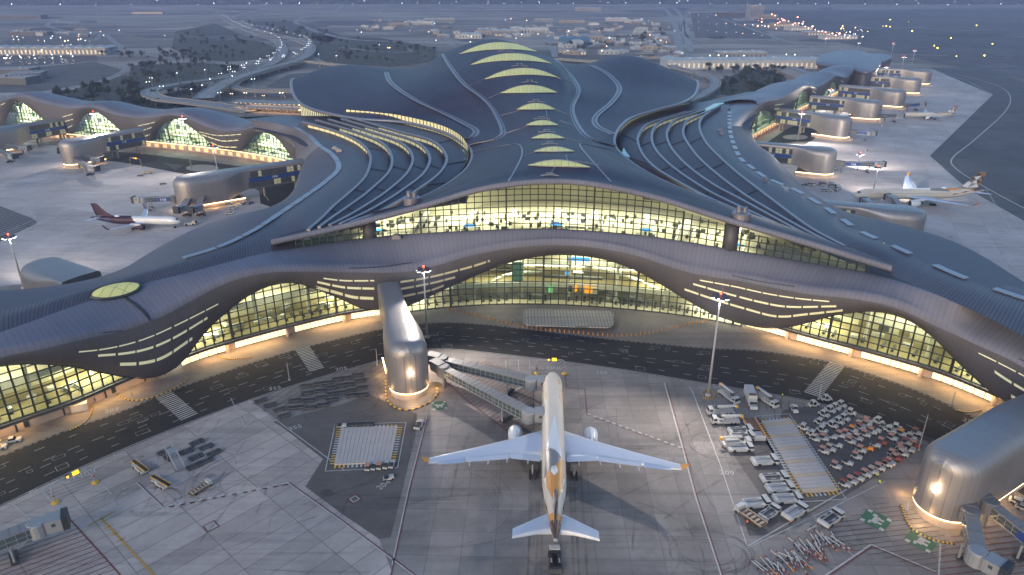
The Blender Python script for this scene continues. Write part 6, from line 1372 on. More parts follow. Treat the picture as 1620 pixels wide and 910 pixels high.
def proto_pushback(deck='veh_dark', L=8.4, W=3.6, body='veh_white'):
    t = P_('pushback_tug'); m = MB(); hx(m, -L/2, L/2, -W/2, -W*.22, .5, 1.45, .3, .1, .0); hx(m, -L/2, L/2, W*.22, W/2, .5, 1.45, .3, .1, 0); hx(m, -L/2+1.2, L/2, -W*.22, W*.22, .45, 1.0); hx(m, -L/2, -L/2+1.2, -W*.22, W*.22, .45, 1.3, .3); m.build('body', M[body], t)
    m = MB(); hx(m, -L/2+1.3, L/2-2.2, -W*.215, W*.215, 1.0, 1.1); hx(m, -L/2+.9, L/2-3, -W*.44, -W*.26, 1.45, 1.55); hx(m, -L/2+.9, L/2-3, W*.26, W*.44, 1.45, 1.55); m.build('deck', M[deck], t)
    m = MB(); hx(m, L/2-1.9, L/2-.1, -W*.46, W*.46, 1.45, 2.25, .25, .3, .15); c = m.build('cab', M['glass_dark'], t); m = MB(); hx(m, L/2-1.75, L/2-.3, -W*.47, W*.47, 2.25, 2.42, .05, .05, .1)
    m.box((L/2-.9, -.6, 2.47), (.5, .3, .1)); m.box((L/2-.9, .6, 2.47), (.5, .3, .1)); m.build('cab_roof', M['veh_white'], c)
    m = MB()
    for y in (-W*.34, W*.34): m.box((-L*.1, y, 1.6), (L*.18, .35, .12))
    m.build('hatch', M['light_grey'], t); wheels(t, [(L*.3, -W*.46), (L*.3, W*.46), (-L*.28, -W*.46), (-L*.28, W*.46)], .62, .5); return t
def proto_dolly():
    t = P_('container_dolly'); m = MB(); L, W = 4.6, 2.3
    for y in (-W/2, -.35, .35, W/2): m.bar((-L/2, y, .6), (L/2, y, .6), .16, .18)
    for x in (-L/2, -L/4, 0, L/4, L/2): m.bar((x, -W/2, .58), (x, W/2, .58), .16, .16)
    m.build('frame', M['veh_dark'], t); m = MB()
    for i in range(9): m.bar((-L/2+.3+i*.5, -W/2+.1, .74), (-L/2+.3+i*.5, W/2-.1, .74), .14)
    m.build('roller_bed', M['veh_dark'], t); m = MB()
    for y in (-W/2, W/2): m.bar((-L/2+.3, y, .95), (L/2-.3, y, .95), .12, .12); m.bar((-L/2+.3, y, .6), (-L/2+.3, y, 1), .1); m.bar((L/2-.3, y, .6), (L/2-.3, y, 1), .1)
    m.build('side_rail', M['rail_grey'], t); m = MB(); m.bar((L/2, 0, .5), (L/2+1.1, 0, .35), .1); m.build('drawbar', M['veh_grey'], t); wheels(t, [(1.5, -.8), (1.5, .8), (-1.5, -.8), (-1.5, .8)], .26, .2); return t
def proto_towbar(c2='paint_red'):
    t = P_('tow_bar'); m = MB(); m.tube([(-2.6, 0, .45), (2.4, 0, .45)], .11, 8); m.build('bar', M['veh_white'], t); m = MB(); m.box((2.6, 0, .45), (.6, .35, .3)); m.tube([(-2.6, 0, .45), (-2.9, 0, .45)], .18, 8); m.tube([(1.0, 0, .45), (1.7, 0, .45)], .13, 8); m.build('head', M[c2], t); m = MB(); m.bar((-.3, -.5, .3), (-.3, .5, .3), .08); m.build('axle', M['veh_dark'], t); wheels(t, [(-.3, -.5), (-.3, .5)], .22, .14); return t
def proto_beltloader():
    t = P_('belt_loader'); m = MB(); hx(m, -3.2, 2.6, -1.0, 1.0, .4, .95, .4, .3, .05); hx(m, -1.2, .2, -1.05, -.45, .95, 1.6, .1, .2); m.build('body', M['veh_white'], t); m = MB(); hx(m, -2.8, 1.8, .35, 1.02, .95, 1.15); m.build('side_panel', M['veh_blue'], t)
    m = MB(); m.bar((-4.2, 0, .9), (4.2, 0, 1.9), 1.0, .25); b = m.build('belt', M['jet_black'], t); m = MB()
    for y in (-.55, .55): m.bar((-4.2, y, .95), (4.2, y, 1.95), .12, .35)
    m.build('belt_rail', M['veh_yellow'], b); wheels(t, [(1.7, -.95), (1.7, .95), (-1.9, -.95), (-1.9, .95)], .38); return t
def proto_boomtruck():
    t = P_('boom_truck'); m = MB(); hx(m, -4.6, 3.4, -1.25, 1.25, .7, 1.3); m.build('chassis', M['veh_white'], t); m = MB(); hx(m, 2.9, 4.9, -1.25, 1.25, .6, 2.7, .0, .5, .05); c = m.build('cab', M['veh_white'], t); m = MB(); hx(m, 4.2, 4.72, -1.1, 1.1, 1.6, 2.5, .1, .12); hx(m, 3.3, 4.3, -1.27, 1.27, 1.7, 2.4); m.build('windscreen', M['glass_dark'], c)
    m = MB(); hx(m, -3.8, .8, -1.2, 1.2, 1.3, 2.3, .1, .1, .1); m.build('tank', M['light_grey'], t); m = MB(); m.lathe([(.7, 2.3), (.6, 3.0)], (1.6, 0, 0), 12); m.build('turret', M['veh_dark'], t)
    m = MB(); m.bar((1.6, .4, 3.2), (-4.8, .4, 3.4), .6, .6); b = m.build('boom', M['veh_white'], t); m = MB(); m.box((-5.2, .4, 3.1), (.8, .9, .8)); m.build('basket', M['veh_yellow'], b); wheels(t, [(3.6, -1.15), (3.6, 1.15), (-1.8, -1.15), (-1.8, 1.15), (-3.1, -1.15), (-3.1, 1.15)], .5); return t
def proto_boxtruck():
    t = P_('catering_truck'); m = MB(); hx(m, -4.6, 1.9, -1.3, 1.3, 1.0, 3.7, 0, 0, .03); m.build('box_body', M['veh_white'], t); m = MB(); hx(m, 2.1, 3.4, -1.2, 1.2, .7, 2.5, 0, .35, .06); hx(m, 3.3, 4.7, -1.1, 1.1, .6, 1.5, 0, .25, .1); c = m.build('cab', M['veh_white'], t); m = MB(); hx(m, 3.0, 3.42, -1.05, 1.05, 1.6, 2.35, .05, .2); m.build('windscreen', M['glass_dark'], c)
    m = MB(); m.box((1.2, 0, 3.75), (1.1, 2, .12)); m.build('roof_hatch', M['rust'], t); m = MB(); hx(m, -4.4, 3.6, -.6, .6, .5, .95); m.build('chassis', M['veh_dark'], t); wheels(t, [(3.6, -1.1), (3.6, 1.1), (-2.9, -1.1), (-2.9, 1.1)], .5); return t
def proto_flatbed():
    t = P_('flatbed_truck'); m = MB(); hx(m, -4, 2.4, -1.2, 1.2, .8, 1.1); m.build('bed', M['rust'], t); m = MB(); hx(m, 2.5, 4.1, -1.15, 1.15, .6, 2.2, 0, .4, .06); c = m.build('cab', M['veh_white'], t); m = MB(); hx(m, 3.5, 4.0, -1.0, 1.0, 1.35, 2.05, .05, .15); m.build('windscreen', M['glass_dark'], c)
    m = MB()
    for y in (-1.18, 1.18): m.bar((-4, y, 1.35), (2.4, y, 1.35), .08, .3)
    for i in range(5): m.box((-3.2+i*1.2, 0, 1.2), (.5, 1.6, .25))
    m.build('load_rack', M['canopy_beige'], t); wheels(t, [(3.1, -1.05), (3.1, 1.05), (-2.4, -1.05), (-2.4, 1.05)], .45); return t
def proto_loader():
    t = P_('container_loader'); m = MB(); hx(m, -4.8, 4.8, -1.9, 1.9, .5, .9); m.build('chassis', M['veh_dark'], t); m = MB(); hx(m, -4.8, 1.0, -1.5, 1.5, 1.3, 1.5); m.build('platform', M['rust'], t); m = MB(); hx(m, 1.5, 4.6, -1.5, 1.5, 1.1, 1.3); m.build('bridge_deck', M['veh_grey'], t); m = MB()
    for y in (-1.7, 1.7): m.bar((-4.8, y, 1.7), (4.6, y, 1.7), .15, .3)
    m.build('rail', M['canopy_orange'], t); m = MB(); hx(m, 4.1, 4.9, -1.6, 1.6, .5, 1.6); m.build('bumper', M['veh_white'], t); m = MB()
    for a in (-1, 1): m.bar((-4, -1.75, .9 if a > 0 else 1.4), (0, -1.75, 1.4 if a > 0 else .9), .15)
    m.build('scissor', M['veh_white'], t); wheels(t, [(3, -1.6), (3, 1.6), (-3, -1.6), (-3, 1.6)], .42); return t
def proto_stairs():
    t = P_('passenger_stairs'); m = MB()
    for i in range(13): m.box((2.6-i*.38, 0, .4+i*.23), (.4, 1.9, .08))
    m.box((-3.2, 0, 3.25), (2.6, 2.2, .12)); m.build('steps', M['light_grey'], t); m = MB()
    for y in (-1, 1): m.bar((2.8, y, .4), (-2.2, y, 3.3), .12, .3); m.bar((2.8, y, 1.4), (-2.0, y, 4.3), .07); m.bar((-2, y, 4.3), (-4.4, y, 4.3), .07); m.bar((-4.4, y, 3.3), (-4.4, y, 4.3), .07)
    m.build('handrail', M['veh_white'], t); m = MB(); m.bar((2.6, -1.6, .4), (-4, -1.3, .5), .14); m.bar((-4, -1, .5), (-4, -1, 3.2), .14); m.bar((-4, 1, .5), (-4, 1, 3.2), .14); m.build('frame', M['light_grey'], t); wheels(t, [(2, -1), (2, 1), (-3.6, -1), (-3.6, 1)], .3); return t
def proto_car(body='veh_white', pick=False, L=4.6):
    t = P_('pickup_truck' if pick else 'parked_car'); m = MB(); hx(m, -L/2, L/2, -.92, .92, .35, .92, .06, .12, .04); m.build('body', M[body], t)
    m = MB(); x0, x1 = (-.5, 1.3) if pick else (-L*.38, L*.22); hx(m, x0, x1, -.82, .82, .92, 1.45, .35 if not pick else .1, .5, .12); c = m.build('window', M['glass_dark'], t); m = MB(); hx(m, x0+(.4 if not pick else .12), x1-.5, -.7, .7, 1.45, 1.52, .05, .05, .05); m.build('roof', M[body], c)
    if pick: m = MB(); m.box((-1.5, 0, .95), (1.6, 1.5, .06)); m.build('load_bed', M['veh_dark'], t)
    wheels(t, [(L*.31, -.85), (L*.31, .85), (-L*.31, -.85), (-L*.31, .85)], .34, .24); return t
used = {}
def put(proto, x, y, ang, label, cat, group=None, z=0.08, world=None, scale=None):
    k = proto.name
    if k in used: o = copy_tree(proto)
    else: used[k] = 1; o = proto
    o.location = (world or P(x, y))+Vector((0, 0, z)); o.rotation_euler = (0, 0, ang)
    if scale: o.scale = (scale,)*3
    tag(o, label, cat, group); return o
def bearing(x0, y0, x1, y1): a, b = P(x0, y0), P(x1, y1); return math.atan2(b.y-a.y, b.x-a.x)
ct = proto_cabtractor(); CG = 'white cab tractors beside the long striped pad'
# facing: from the roof/cab to the white hood -> lower right in the photograph
A1 = bearing(1290, 650, 1300, 672)
cabs = [(1256, 651, -1.6), (1307, 634, .0), (1287, 643, .25), (1303, 659, -.9), (1313, 652, -.9), (1321, 648, -.9), (1330, 644, -.9), (1316, 676, -.9), (1326, 670, -.9), (1335, 665, -.9), (1345, 656, -.7), (1297, 672, -.8), (1300, 684, -.8), (1285, 691, -.8), (1271, 680, -.7), (1389, 670, -.9), (1407, 684, -.6), (1417, 680, -.6)]
pl_ = ['alone above the top of the striped pad', 'near the road kerb above the group', 'beside the flat grey trailers', 'leftmost of the upper row of four', 'second of the upper row of four', 'third of the upper row of four', 'rightmost of the upper row of four', 'leftmost of the lower row of three', 'middle of the lower row of three', 'rightmost of the lower row of three', 'right of both rows near the kerb', 'upper one of the pair right of the pad', 'lower one of the middle pair', 'lower left one beside the pad edge', 'closest to the pad edge at its top right', 'at the head of the salmon canopies', 'left of two among the orange canopies', 'right of two among the orange canopies']
for i, (x, y, a) in enumerate(cabs): put(ct, x, y, a, 'white cab baggage tractor '+pl_[i], 'baggage tractor', CG, scale=1.0)
PT = {c: proto_opentractor(*v) for c, v in {'salmon': ('canopy_salmon',), 'beige': ('canopy_beige',), 'brick': ('canopy_brick',), 'orange': ('canopy_orange',), 'open': (None,), 'redbody': ('canopy_salmon', 'canopy_brick'), 'orangebody': (None, 'canopy_orange')}.items()}
names_ = {'salmon': 'salmon canopied tow tractor', 'beige': 'beige canopied tow tractor', 'brick': 'brick-red canopied tow tractor', 'orange': 'orange canopied tow tractor', 'open': 'canopyless white tow tractor', 'redbody': 'dark red hooded tow tractor', 'orangebody': 'orange hooded open tow tractor'}
def trow(x0, y0, x1, y1, kinds, ang, where):
    n_ = len(kinds)
    for i, k in enumerate(kinds):
        f = i/max(1, n_-1); put(PT[k], x0+(x1-x0)*f+rnd.uniform(-.8, .8), y0+(y1-y0)*f+rnd.uniform(-.6, .6), ang+rnd.uniform(-.09, .09), '%s, %s from left in %s' % (names_[k], nth(i), where), 'tow tractor', 'open tow tractors in rows right of the striped pad', scale=.92)
TA = -.78
trow(1336, 770, 1402, 738, ['brick', 'salmon', 'brick', 'salmon', 'beige', 'salmon', 'brick'], TA, 'the front row by the walking worker')
trow(1408, 735, 1447, 708, ['salmon', 'redbody', 'beige', 'open', 'redbody'], TA, 'the right part of the front row')
trow(1412, 722, 1438, 712, ['salmon', 'salmon', 'beige'], TA, 'the short row behind the front row')
trow(1425, 712, 1450, 688, ['salmon', 'brick', 'beige', 'brick'], TA, 'the steep row by the tall slim post')
trow(1340, 735, 1354, 726, ['open', 'salmon'], TA, 'the pair in the middle of the bay'); put(PT['salmon'], 1322, 741, TA, 'lone tow tractor with a salmon canopy closest to the striped pad', 'tow tractor', 'open tow tractors in rows right of the striped pad')
trow(1303, 717, 1313, 713, ['salmon', 'beige'], TA, 'the pair beside the upper pad half'); put(PT['open'], 1324, 707, TA, 'lone dark tow tractor without a canopy right of the pair by the pad', 'tow tractor', 'open tow tractors in rows right of the striped pad')
trow(1289, 698, 1330, 692, ['beige', 'salmon', 'open', 'salmon'], TA, 'the second row from the cab tractors'); trow(1346, 702, 1379, 686, ['salmon', 'beige', 'salmon', 'salmon'], TA, 'the upper middle row of six'); trow(1338, 690, 1372, 670, ['salmon', 'orange', 'beige', 'salmon'], TA, 'the row with the orange canopy')
trow(1362, 716, 1384, 707, ['salmon', 'orangebody', 'open'], TA, 'the row with the orange hood'); trow(1361, 680, 1380, 668, ['brick', 'salmon', 'open'], TA, 'the row nearest the road kerb'); trow(1385, 684, 1400, 679, ['open', 'open'], TA, 'the grey pair near the kerb')
trow(1412, 697, 1427, 690, ['salmon', 'orange'], TA, 'the pair left of the steep row'); put(PT['redbody'], 1395, 703, TA, 'lone tow tractor with a dark red hood in the open bay', 'tow tractor', 'open tow tractors in rows right of the striped pad')
dl = proto_dolly(); n0 = 0
DG = 'dark container dollies parked in blocks'; DS = .80
def drow(pts, ang, where):
    for i, (x, y) in enumerate(pts): put(dl, x, y, ang+rnd.uniform(-.06, .06), 'dark container dolly, %s in %s' % (nth(i), where), 'container dolly', DG, scale=DS)
drow([(413, 636), (428, 643), (443, 650), (450, 660)], .55, 'the line of four crossing the white line')
blk = [[(545, 305), (665, 285), (745, 275), (840, 240), (920, 232), (1020, 205)], [(555, 370), (680, 350), (775, 320), (865, 300), (940, 288), (1040, 258)], [(570, 435), (690, 410), (780, 378), (870, 365), (960, 345), (1055, 320)], [(580, 505), (700, 480), (785, 430), (965, 392), (1062, 385)], [(435, 505), (497, 498), (442, 438)]]
for j, row in enumerate(blk): drow([(390+x/5.786, 560+y/5.786) for x, y in row], .22, 'the %s row of the large block by the road' % nth(j))
drow([(190+x/6.5, 660+y/6.5) for x, y in ((465, 370), (530, 412), (790, 275), (690, 365), (890, 322), (785, 425), (970, 382), (885, 468), (762, 522))], .72, 'the cluster around the white stairs')
drow([(541, 676), (562, 674), (582, 673)], .05, 'the line behind the white pad with tie-down border')
pbd, pbg = proto_pushback('veh_dark'), proto_pushback('veh_grey'); PG = 'pushback tugs left of the striped pad'
for i, (pr, x, y, a, l) in enumerate([(pbd, 1171, 685, .12, 'white pushback tug with dark deck, upper of the stack left of the loader'), (pbd, 1174, 695, .12, 'white pushback tug with a tan deck plate, second in the stack left of the loader'), (pbg, 1170, 712, .05, 'pushback tug in the lower corner of the packed stack'), (pbg, 1209, 733, .1, 'white pushback tug alone beside the upper pad border'), (pbd, 1224, 760, .1, 'white pushback tug with a dark recess, top of the lower left group'), (pbg, 1233, 776, .1, 'grey decked pushback tug second from the top of the lower group'), (pbg, 1245, 793, .05, 'grey decked pushback tug third from the top of the lower group'), (pbg, 1195, 800, .15, 'grey decked pushback tug leftmost of the lower group'), (pbd, 1217, 815, .65, 'small white pushback tug with black deck beside the flatbed truck'), (pbg, 1257, 814, .6, 'grey decked pushback tug beside the worker in orange'), (pbd, 1314, 824, .6, 'white pushback tug with a tow bar standing alone on the lane')]):
    put(pr, x, y, a, l, 'pushback tug', PG, scale=.82 if i != 8 else .72)
bt = proto_boomtruck()
for x, y, a, l in ((1152, 631, -1.15, 'white boom truck nearest the mast island with a yellow basket'), (1140, 655, .05+PI, 'long white boom truck with its yellow basket over the bay'), (1147, 670, .0+PI, 'second boom truck under the longer one'), (1212, 637, -1.1, 'grey boom truck right of the white box truck'), (1165, 706, .1, 'boom truck packed in the stack left of the loader')): put(bt, x, y, a, l, 'boom truck', 'boom trucks at the mast island', scale=.85)
put(proto_boxtruck(), 1187, 638, bearing(1182, 624, 1193, 652), 'white box truck with a rusty roof hatch facing the striped pad', 'box truck'); put(proto_flatbed(), 1186, 822, bearing(1200, 832, 1172, 812), 'rusty flatbed truck at the corner of the white line by a worker in orange', 'flatbed truck'); put(proto_loader(), 1192, 684, bearing(1180, 668, 1202, 705), 'orange-railed container loader along the left side of the striped pad', 'container loader')
put(proto_stairs(), 281, 738, bearing(268, 722, 291, 750), 'white passenger stairs standing among the dark dollies', 'passenger stairs')
bl = proto_beltloader(); put(bl, 223, 744, bearing(213, 735, 235, 755), 'upper of two blue and white belt loaders with black belt', 'belt loader', 'belt loaders on the left stand'); put(bl, 256, 768, bearing(242, 758, 272, 780), 'lower of two blue and white belt loaders with black belt', 'belt loader', 'belt loaders on the left stand')
put(proto_flatbed(), 318, 776, 1.0, 'dark flatbed cart near the dotted red line', 'flatbed cart', scale=.75)
for x, y, a, l in ((583, 742, 1.45, 'leftmost of the small tractors in front of the white pad'), (592, 741, 1.45, 'second of the small tractors in front of the white pad'), (601, 740, 1.45, 'third of the small tractors in front of the white pad'), (611, 739, 1.45, 'fourth of the small tractors in front of the white pad'), (620, 738, 1.45, 'rightmost of the small tractors in front of the white pad')): put(PT['salmon'] if x in (583, 601) else PT['open'], x, y, a, l, 'tow tractor', 'small tractors before the white pad')
put(PT['open'], 615, 759, .3, 'grey tow tractor standing apart below the white pad', 'tow tractor'); put(PT['open'], 663, 676, 1.3, 'tow tractor lit orange in the white box beside the red line', 'tow tractor', scale=1.3); put(PT['open'], 541, 677, .1, 'dark tow tractor at the end of the dolly line', 'tow tractor')
put(proto_pushback('jet_black', 6.8, 2.6, 'dark_metal'), 878, 892, PI/2, 'long dark pushback tug standing below the tail of the centre jet', 'pushback tug')
wt = proto_towbar(); wr = proto_towbar('canopy_orange'); r = random.Random(9); k = 0
for row, (x0, y0, x1, y1, n_) in enumerate([(1290, 858, 1330, 868, 8), (1262, 872, 1300, 885, 9), (1236, 888, 1272, 900, 9), (1206, 900, 1240, 908, 8)]):
    for i in range(n_):
        f = i/(n_-1); x = x0+(x1-x0)*(1-f)+r.uniform(-3, 3); y = y0-(y1-y0)*(f-.5)*.6+r.uniform(-4, 7); put(wr if k % 7 == 3 else wt, x, y, bearing(1290, 850, 1312, 873)+r.gauss(0, .22), 'white tow bar with %s head, %s in the %s heap from the right' % ('an orange' if k % 7 == 3 else 'a red', nth(i), nth(row)), 'tow bar', 'tow bars laid in a field at the bottom'); k += 1
put(wt, 1287, 836, bearing(1275, 843, 1300, 829), 'tow bar hitched behind the lone tug on the lane', 'tow bar')
cw = proto_car(); cg_ = proto_car('veh_grey'); pk = proto_car('veh_white', True, 5.3)
for pr, x, y, a, l in ((pk, 18, 700, .35, 'white pickup truck on the pavement at the left edge'), (cw, -3, 711, .35, 'blue-white car cut off by the left edge'), (cw, 364, 339, .1, 'white car nearest the roof below the rear pod'), (cw, 369, 331, .15, 'white car second from the roof below the rear pod'), (cw, 362, 324, .5, 'white car beside the lit pod wall'), (cw, 386, 324, 1.2, 'white car left of the pair at the road bend'), (cg_, 396, 323, 1.2, 'dark car right of the pair at the road bend'), (cw, 1200, 216, .7, 'white car on the lit pavement of the right pier, front'), (cw, 1204, 211, .7, 'white car on the lit pavement of the right pier, middle'), (cw, 1219, 203, .4, 'white car on the lit pavement of the right pier, rear'), (cw, 1612, 798, -.7, 'white car parked under the right boarding bridge'), (cg_, 1622, 808, -.7, 'grey car at the right edge under the boarding bridge'), (pk, 1318, 268, 0, 'white truck at the lit base of the first right pod'), (cw, 352, 243, .4, 'white car on the rear service road by the mast')): put(pr, x, y, a, l, 'car' if pr is not pk else 'pickup truck', 'cars around the terminal')
pt2 = proto_pushback('veh_grey', 6, 3); put(pt2, 302, 356, .05, 'white tug in front of the maroon airliner nose', 'pushback tug'); put(bl, 235, 275, .4, 'belt loader on the apron behind the maroon airliner', 'belt loader'); put(dl, 222, 279, .2, 'dolly beside the belt loader behind the maroon airliner', 'container dolly'); put(dl, 258, 292, .3, 'dark cart left of the rear pod base', 'container dolly')
for i in range(26):
    x, y = 1285+rnd.uniform(-14, 42), 296+rnd.uniform(-6, 8); put([PT['open'], dl, cw][i % 3], x, y, rnd.uniform(-.4, .4), 'small service vehicle parked in the cluster behind the first right pod, %s from the front' % nth(i), ['tow tractor', 'container dolly', 'car'][i % 3], 'service vehicles behind the first right pod')
for i, (x, y) in enumerate([(700, 577), (1316, 214), (1322, 263), (1370, 240), (1398, 330), (1385, 325), (1395, 200)]): put(PT['salmon'], x, y, i*.7, 'small tractor %s' % ['below the capsule pod bridges', 'at the base of the second right pod', 'left at the base of the first right pod', 'on the apron between the right pods', 'near the wing of the right airliner', 'under the nose of the right airliner', 'on the apron beside the far airliner'][i], 'tow tractor', 'small tractors scattered on the apron')
# raised pads with striped borders
def pad(lab, corners, n_, along, tone, border=1.2):
    q = [P(x, y) for x, y in corners]; c = sum(q, Vector())/4; root = empty('equipment_pad', c, 0, lab, 'equipment pad'); q = [p-c for p in q]
    def bl_(u, v): return q[0].lerp(q[1], u).lerp(q[3].lerp(q[2], u), v)
    m = MB(); m.cur = 0; bw = MB()
    for i in range(n_):
        a, b = i/n_+.002, (i+1)/n_-.002
        pts = [bl_(a, .0), bl_(b, .0), bl_(b, 1), bl_(a, 1)] if along else [bl_(0, a), bl_(1, a), bl_(1, b), bl_(0, b)]
        (bw if (i % 4 == 1 and tone) else m).hexa([p+Vector((0, 0, .1)) for p in pts], [p+Vector((0, 0, .55)) for p in pts])
    m.build('deck_panel', M['pad_light'], root)
    if bw.v: bw.build('deck_panel', M['pad_tan'], root)
    L_ = []
    m1, m2, m3 = MB(), MB(), MB(); k = 0; cc = Vector()
    for a, b in zip(q, q[1:]+q[:1]):
        n2 = int((b-a).length/.55); out = Vector(((b-a).y, -(b-a).x, 0)).normalized()
        if out.dot((a+b)/2) < 0: out = -out
        for i in range(n2):
            p0, p1 = a.lerp(b, i/n2), a.lerp(b, (i+1)/n2); k += 1; mm = (m1, m2)[k % 2] if not (n2*.25 < i < n2*.75) else (m3, m2)[k % 2]
            mm.quad([p0+Vector((0, 0, .12)), p1+Vector((0, 0, .12)), p1+out*border+Vector((0, 0, .12)), p0+out*border+Vector((0, 0, .12))])
    for mm, mt in ((m1, 'veh_yellow'), (m2, 'veh_dark'), (m3, 'paint_white')): mm.build('striped_border', M[mt], root)
    for f in (2.4, 2.7):
        w_ = [p*(1+f/p.length) for p in q]; line([p+c for p in w_]+[w_[0]+c], .2, world=True) if False else None
    m = MB()
    w_ = [p*(1+3.0/p.length) for p in q]
    for a, b in zip(w_, w_[1:]+w_[:1]):
        s = Vector(((b-a).y, -(b-a).x, 0)).normalized()*.12; m.quad([a-s+Vector((0, 0, .13)), b-s+Vector((0, 0, .13)), b+s+Vector((0, 0, .13)), a+s+Vector((0, 0, .13))])
    m.build('painted_outline', M['paint_white'], root)
    return root
plain('pad_light', (.42, .39, .38), .6, .1, .12, .4); plain('pad_tan', (.45, .36, .27), .6, .1, .1, .4)
pad('large pale striped pad with black and yellow border in the middle of the tractor park', [(1204, 668), (1250, 664), (1325, 778), (1270, 782)], 22, False, True); pad('white ribbed square pad with tie-down border left of the centre stand', [(540, 679), (630, 676), (618, 733), (529, 737)], 14, True, False)
# sign gantries over the stand exits
def gantry(lab, xa, ya, xb, yb, tone):
    a, b = P(xa, ya), P(xb, yb); d = b-a; L = d.length; root = empty('sign_gantry', a, math.atan2(d.y, d.x), lab, 'sign gantry', 'height gantries with amber boards'); m = MB()
    m.tube([(0, 0, .5), (0, 0, 4.2), (.4, 0, 5.0), (1.2, 0, 5.3), (L-1.2, 0, 5.3), (L-.4, 0, 5.0), (L, 0, 4.2), (L, 0, .5)], .17, 8); m.build('frame', M['light_grey'], root)
    m = MB(); m.box((L*.62, 0, 5.35), (1.7, .35, .9)); s_ = m.build('sign_board', M['veh_dark'], root); m = MB(); m.box((L*.62, -.2, 5.35), (1.5, .06, .7)); m.box((L*.62, 0, 5.83), (1.5, .3, .05)); m.build('led_panel', M['led_amber'], s_)
    m = MB(); m.box((L*.42, 0, 5.4), (.9, .35, .9)); s_ = m.build('warning_board', M['veh_dark'], root); m = MB(); m.box((L*.42, -.2, 5.4), (.5, .06, .5)); m.build('led_panel', M['lamp_amber'], s_)
    for x in (0, L): m = MB(); m.lathe([(.9, 0), (.9, .35), (.5, .5)], (x, 0, 0), 12); m.build('footing', M['veh_yellow'], root)
    for x in (0, L): m = MB(); m.box((x, 0, 2.1), (.35, .35, .5)); m.build('traffic_light', M['canopy_brick'], root)
    return root
gantry('grey sign gantry with a lit amber board above the nose of the centre jet', 849, 592, 893, 592, 1); gantry('grey sign gantry with a lit amber board at the lower left stand', 88, 796, 151, 764, 1); gantry('far sign gantry on the apron behind the maroon airliner', 207, 261, 224, 264, 1)
# low orange bollards along the forecourt
m0 = None
bp = [(709, 490), (740, 498), (775, 506), (813, 516), (850, 522), (900, 527), (940, 531), (973, 533), (1010, 531), (1045, 525), (1080, 517), (1120, 509)]
q = resample(wpath(bp), 62)
for i, p in enumerate(q):
    if m0 is None: m = MB(); m.lathe([(.22, 0), (.22, 1.0), (.16, 1.1)], (0, 0, 0), 8); o = m.build('bollard', M['bollard_orange']); m0 = o
    else: o = m0.copy(); C.objects.link(o)
    o.location = p+Vector((0, 0, .12)); tag(o, 'small orange bollard, %s from the left in the curved forecourt row' % nth(i), 'bollard', 'orange bollards around the forecourt')
# striped kerb arcs
def kerb(pts, lab):
    q = resample(wpath(pts), 40); a_ = MB(); b_ = MB()
    for i, (p, s) in enumerate(zip(q, q[1:])): (a_ if i % 2 else b_).bar(p+Vector((0, 0, .2)), s+Vector((0, 0, .2)), .4, .3)
    root = a_.build('kerb', M['veh_yellow']); b_.build('stripe', M['veh_dark'], root); tag(root, lab, 'kerb')
kerb([(187, 626), (200, 633), (225, 634), (258, 624), (292, 606), (296, 596)], 'black and yellow kerb curving under the dark skirt'); kerb([(108, 683), (130, 672), (143, 658), (148, 640)], 'black and yellow kerb arc around the small kiosk'); kerb([(345, 565), (365, 569), (398, 566)], 'black and yellow kerb at the foot of the left middle arch'); kerb([(1510, 649), (1530, 653), (1552, 650)], 'black and yellow kerb at the right end of the pavement')
kerb([(1112, 622), (1114, 630), (1128, 631), (1131, 623), (1120, 618), (1112, 622)], 'orange kerb ring round the mast island')
kerb([(610, 600), (613, 635), (640, 650), (672, 642), (690, 628), (692, 612)], 'black and yellow kerb around the capsule pod base'); kerb([(1425, 800), (1440, 835), (1475, 855), (1510, 862)], 'black and yellow kerb around the lower right pod base')
m = MB(); m.box((0, 0, 1.4), (4, 2.4, 2.4)); m.box((0, 0, 2.75), (4.6, 3.0, .3)); o = m.build('security_kiosk', M['pad_light']); o.location = P(127, 650)+Vector((0, 0, .12)); o.rotation_euler = (0, 0, .4); tag(o, 'small white roofed kiosk on the pavement by the left arch', 'kiosk')
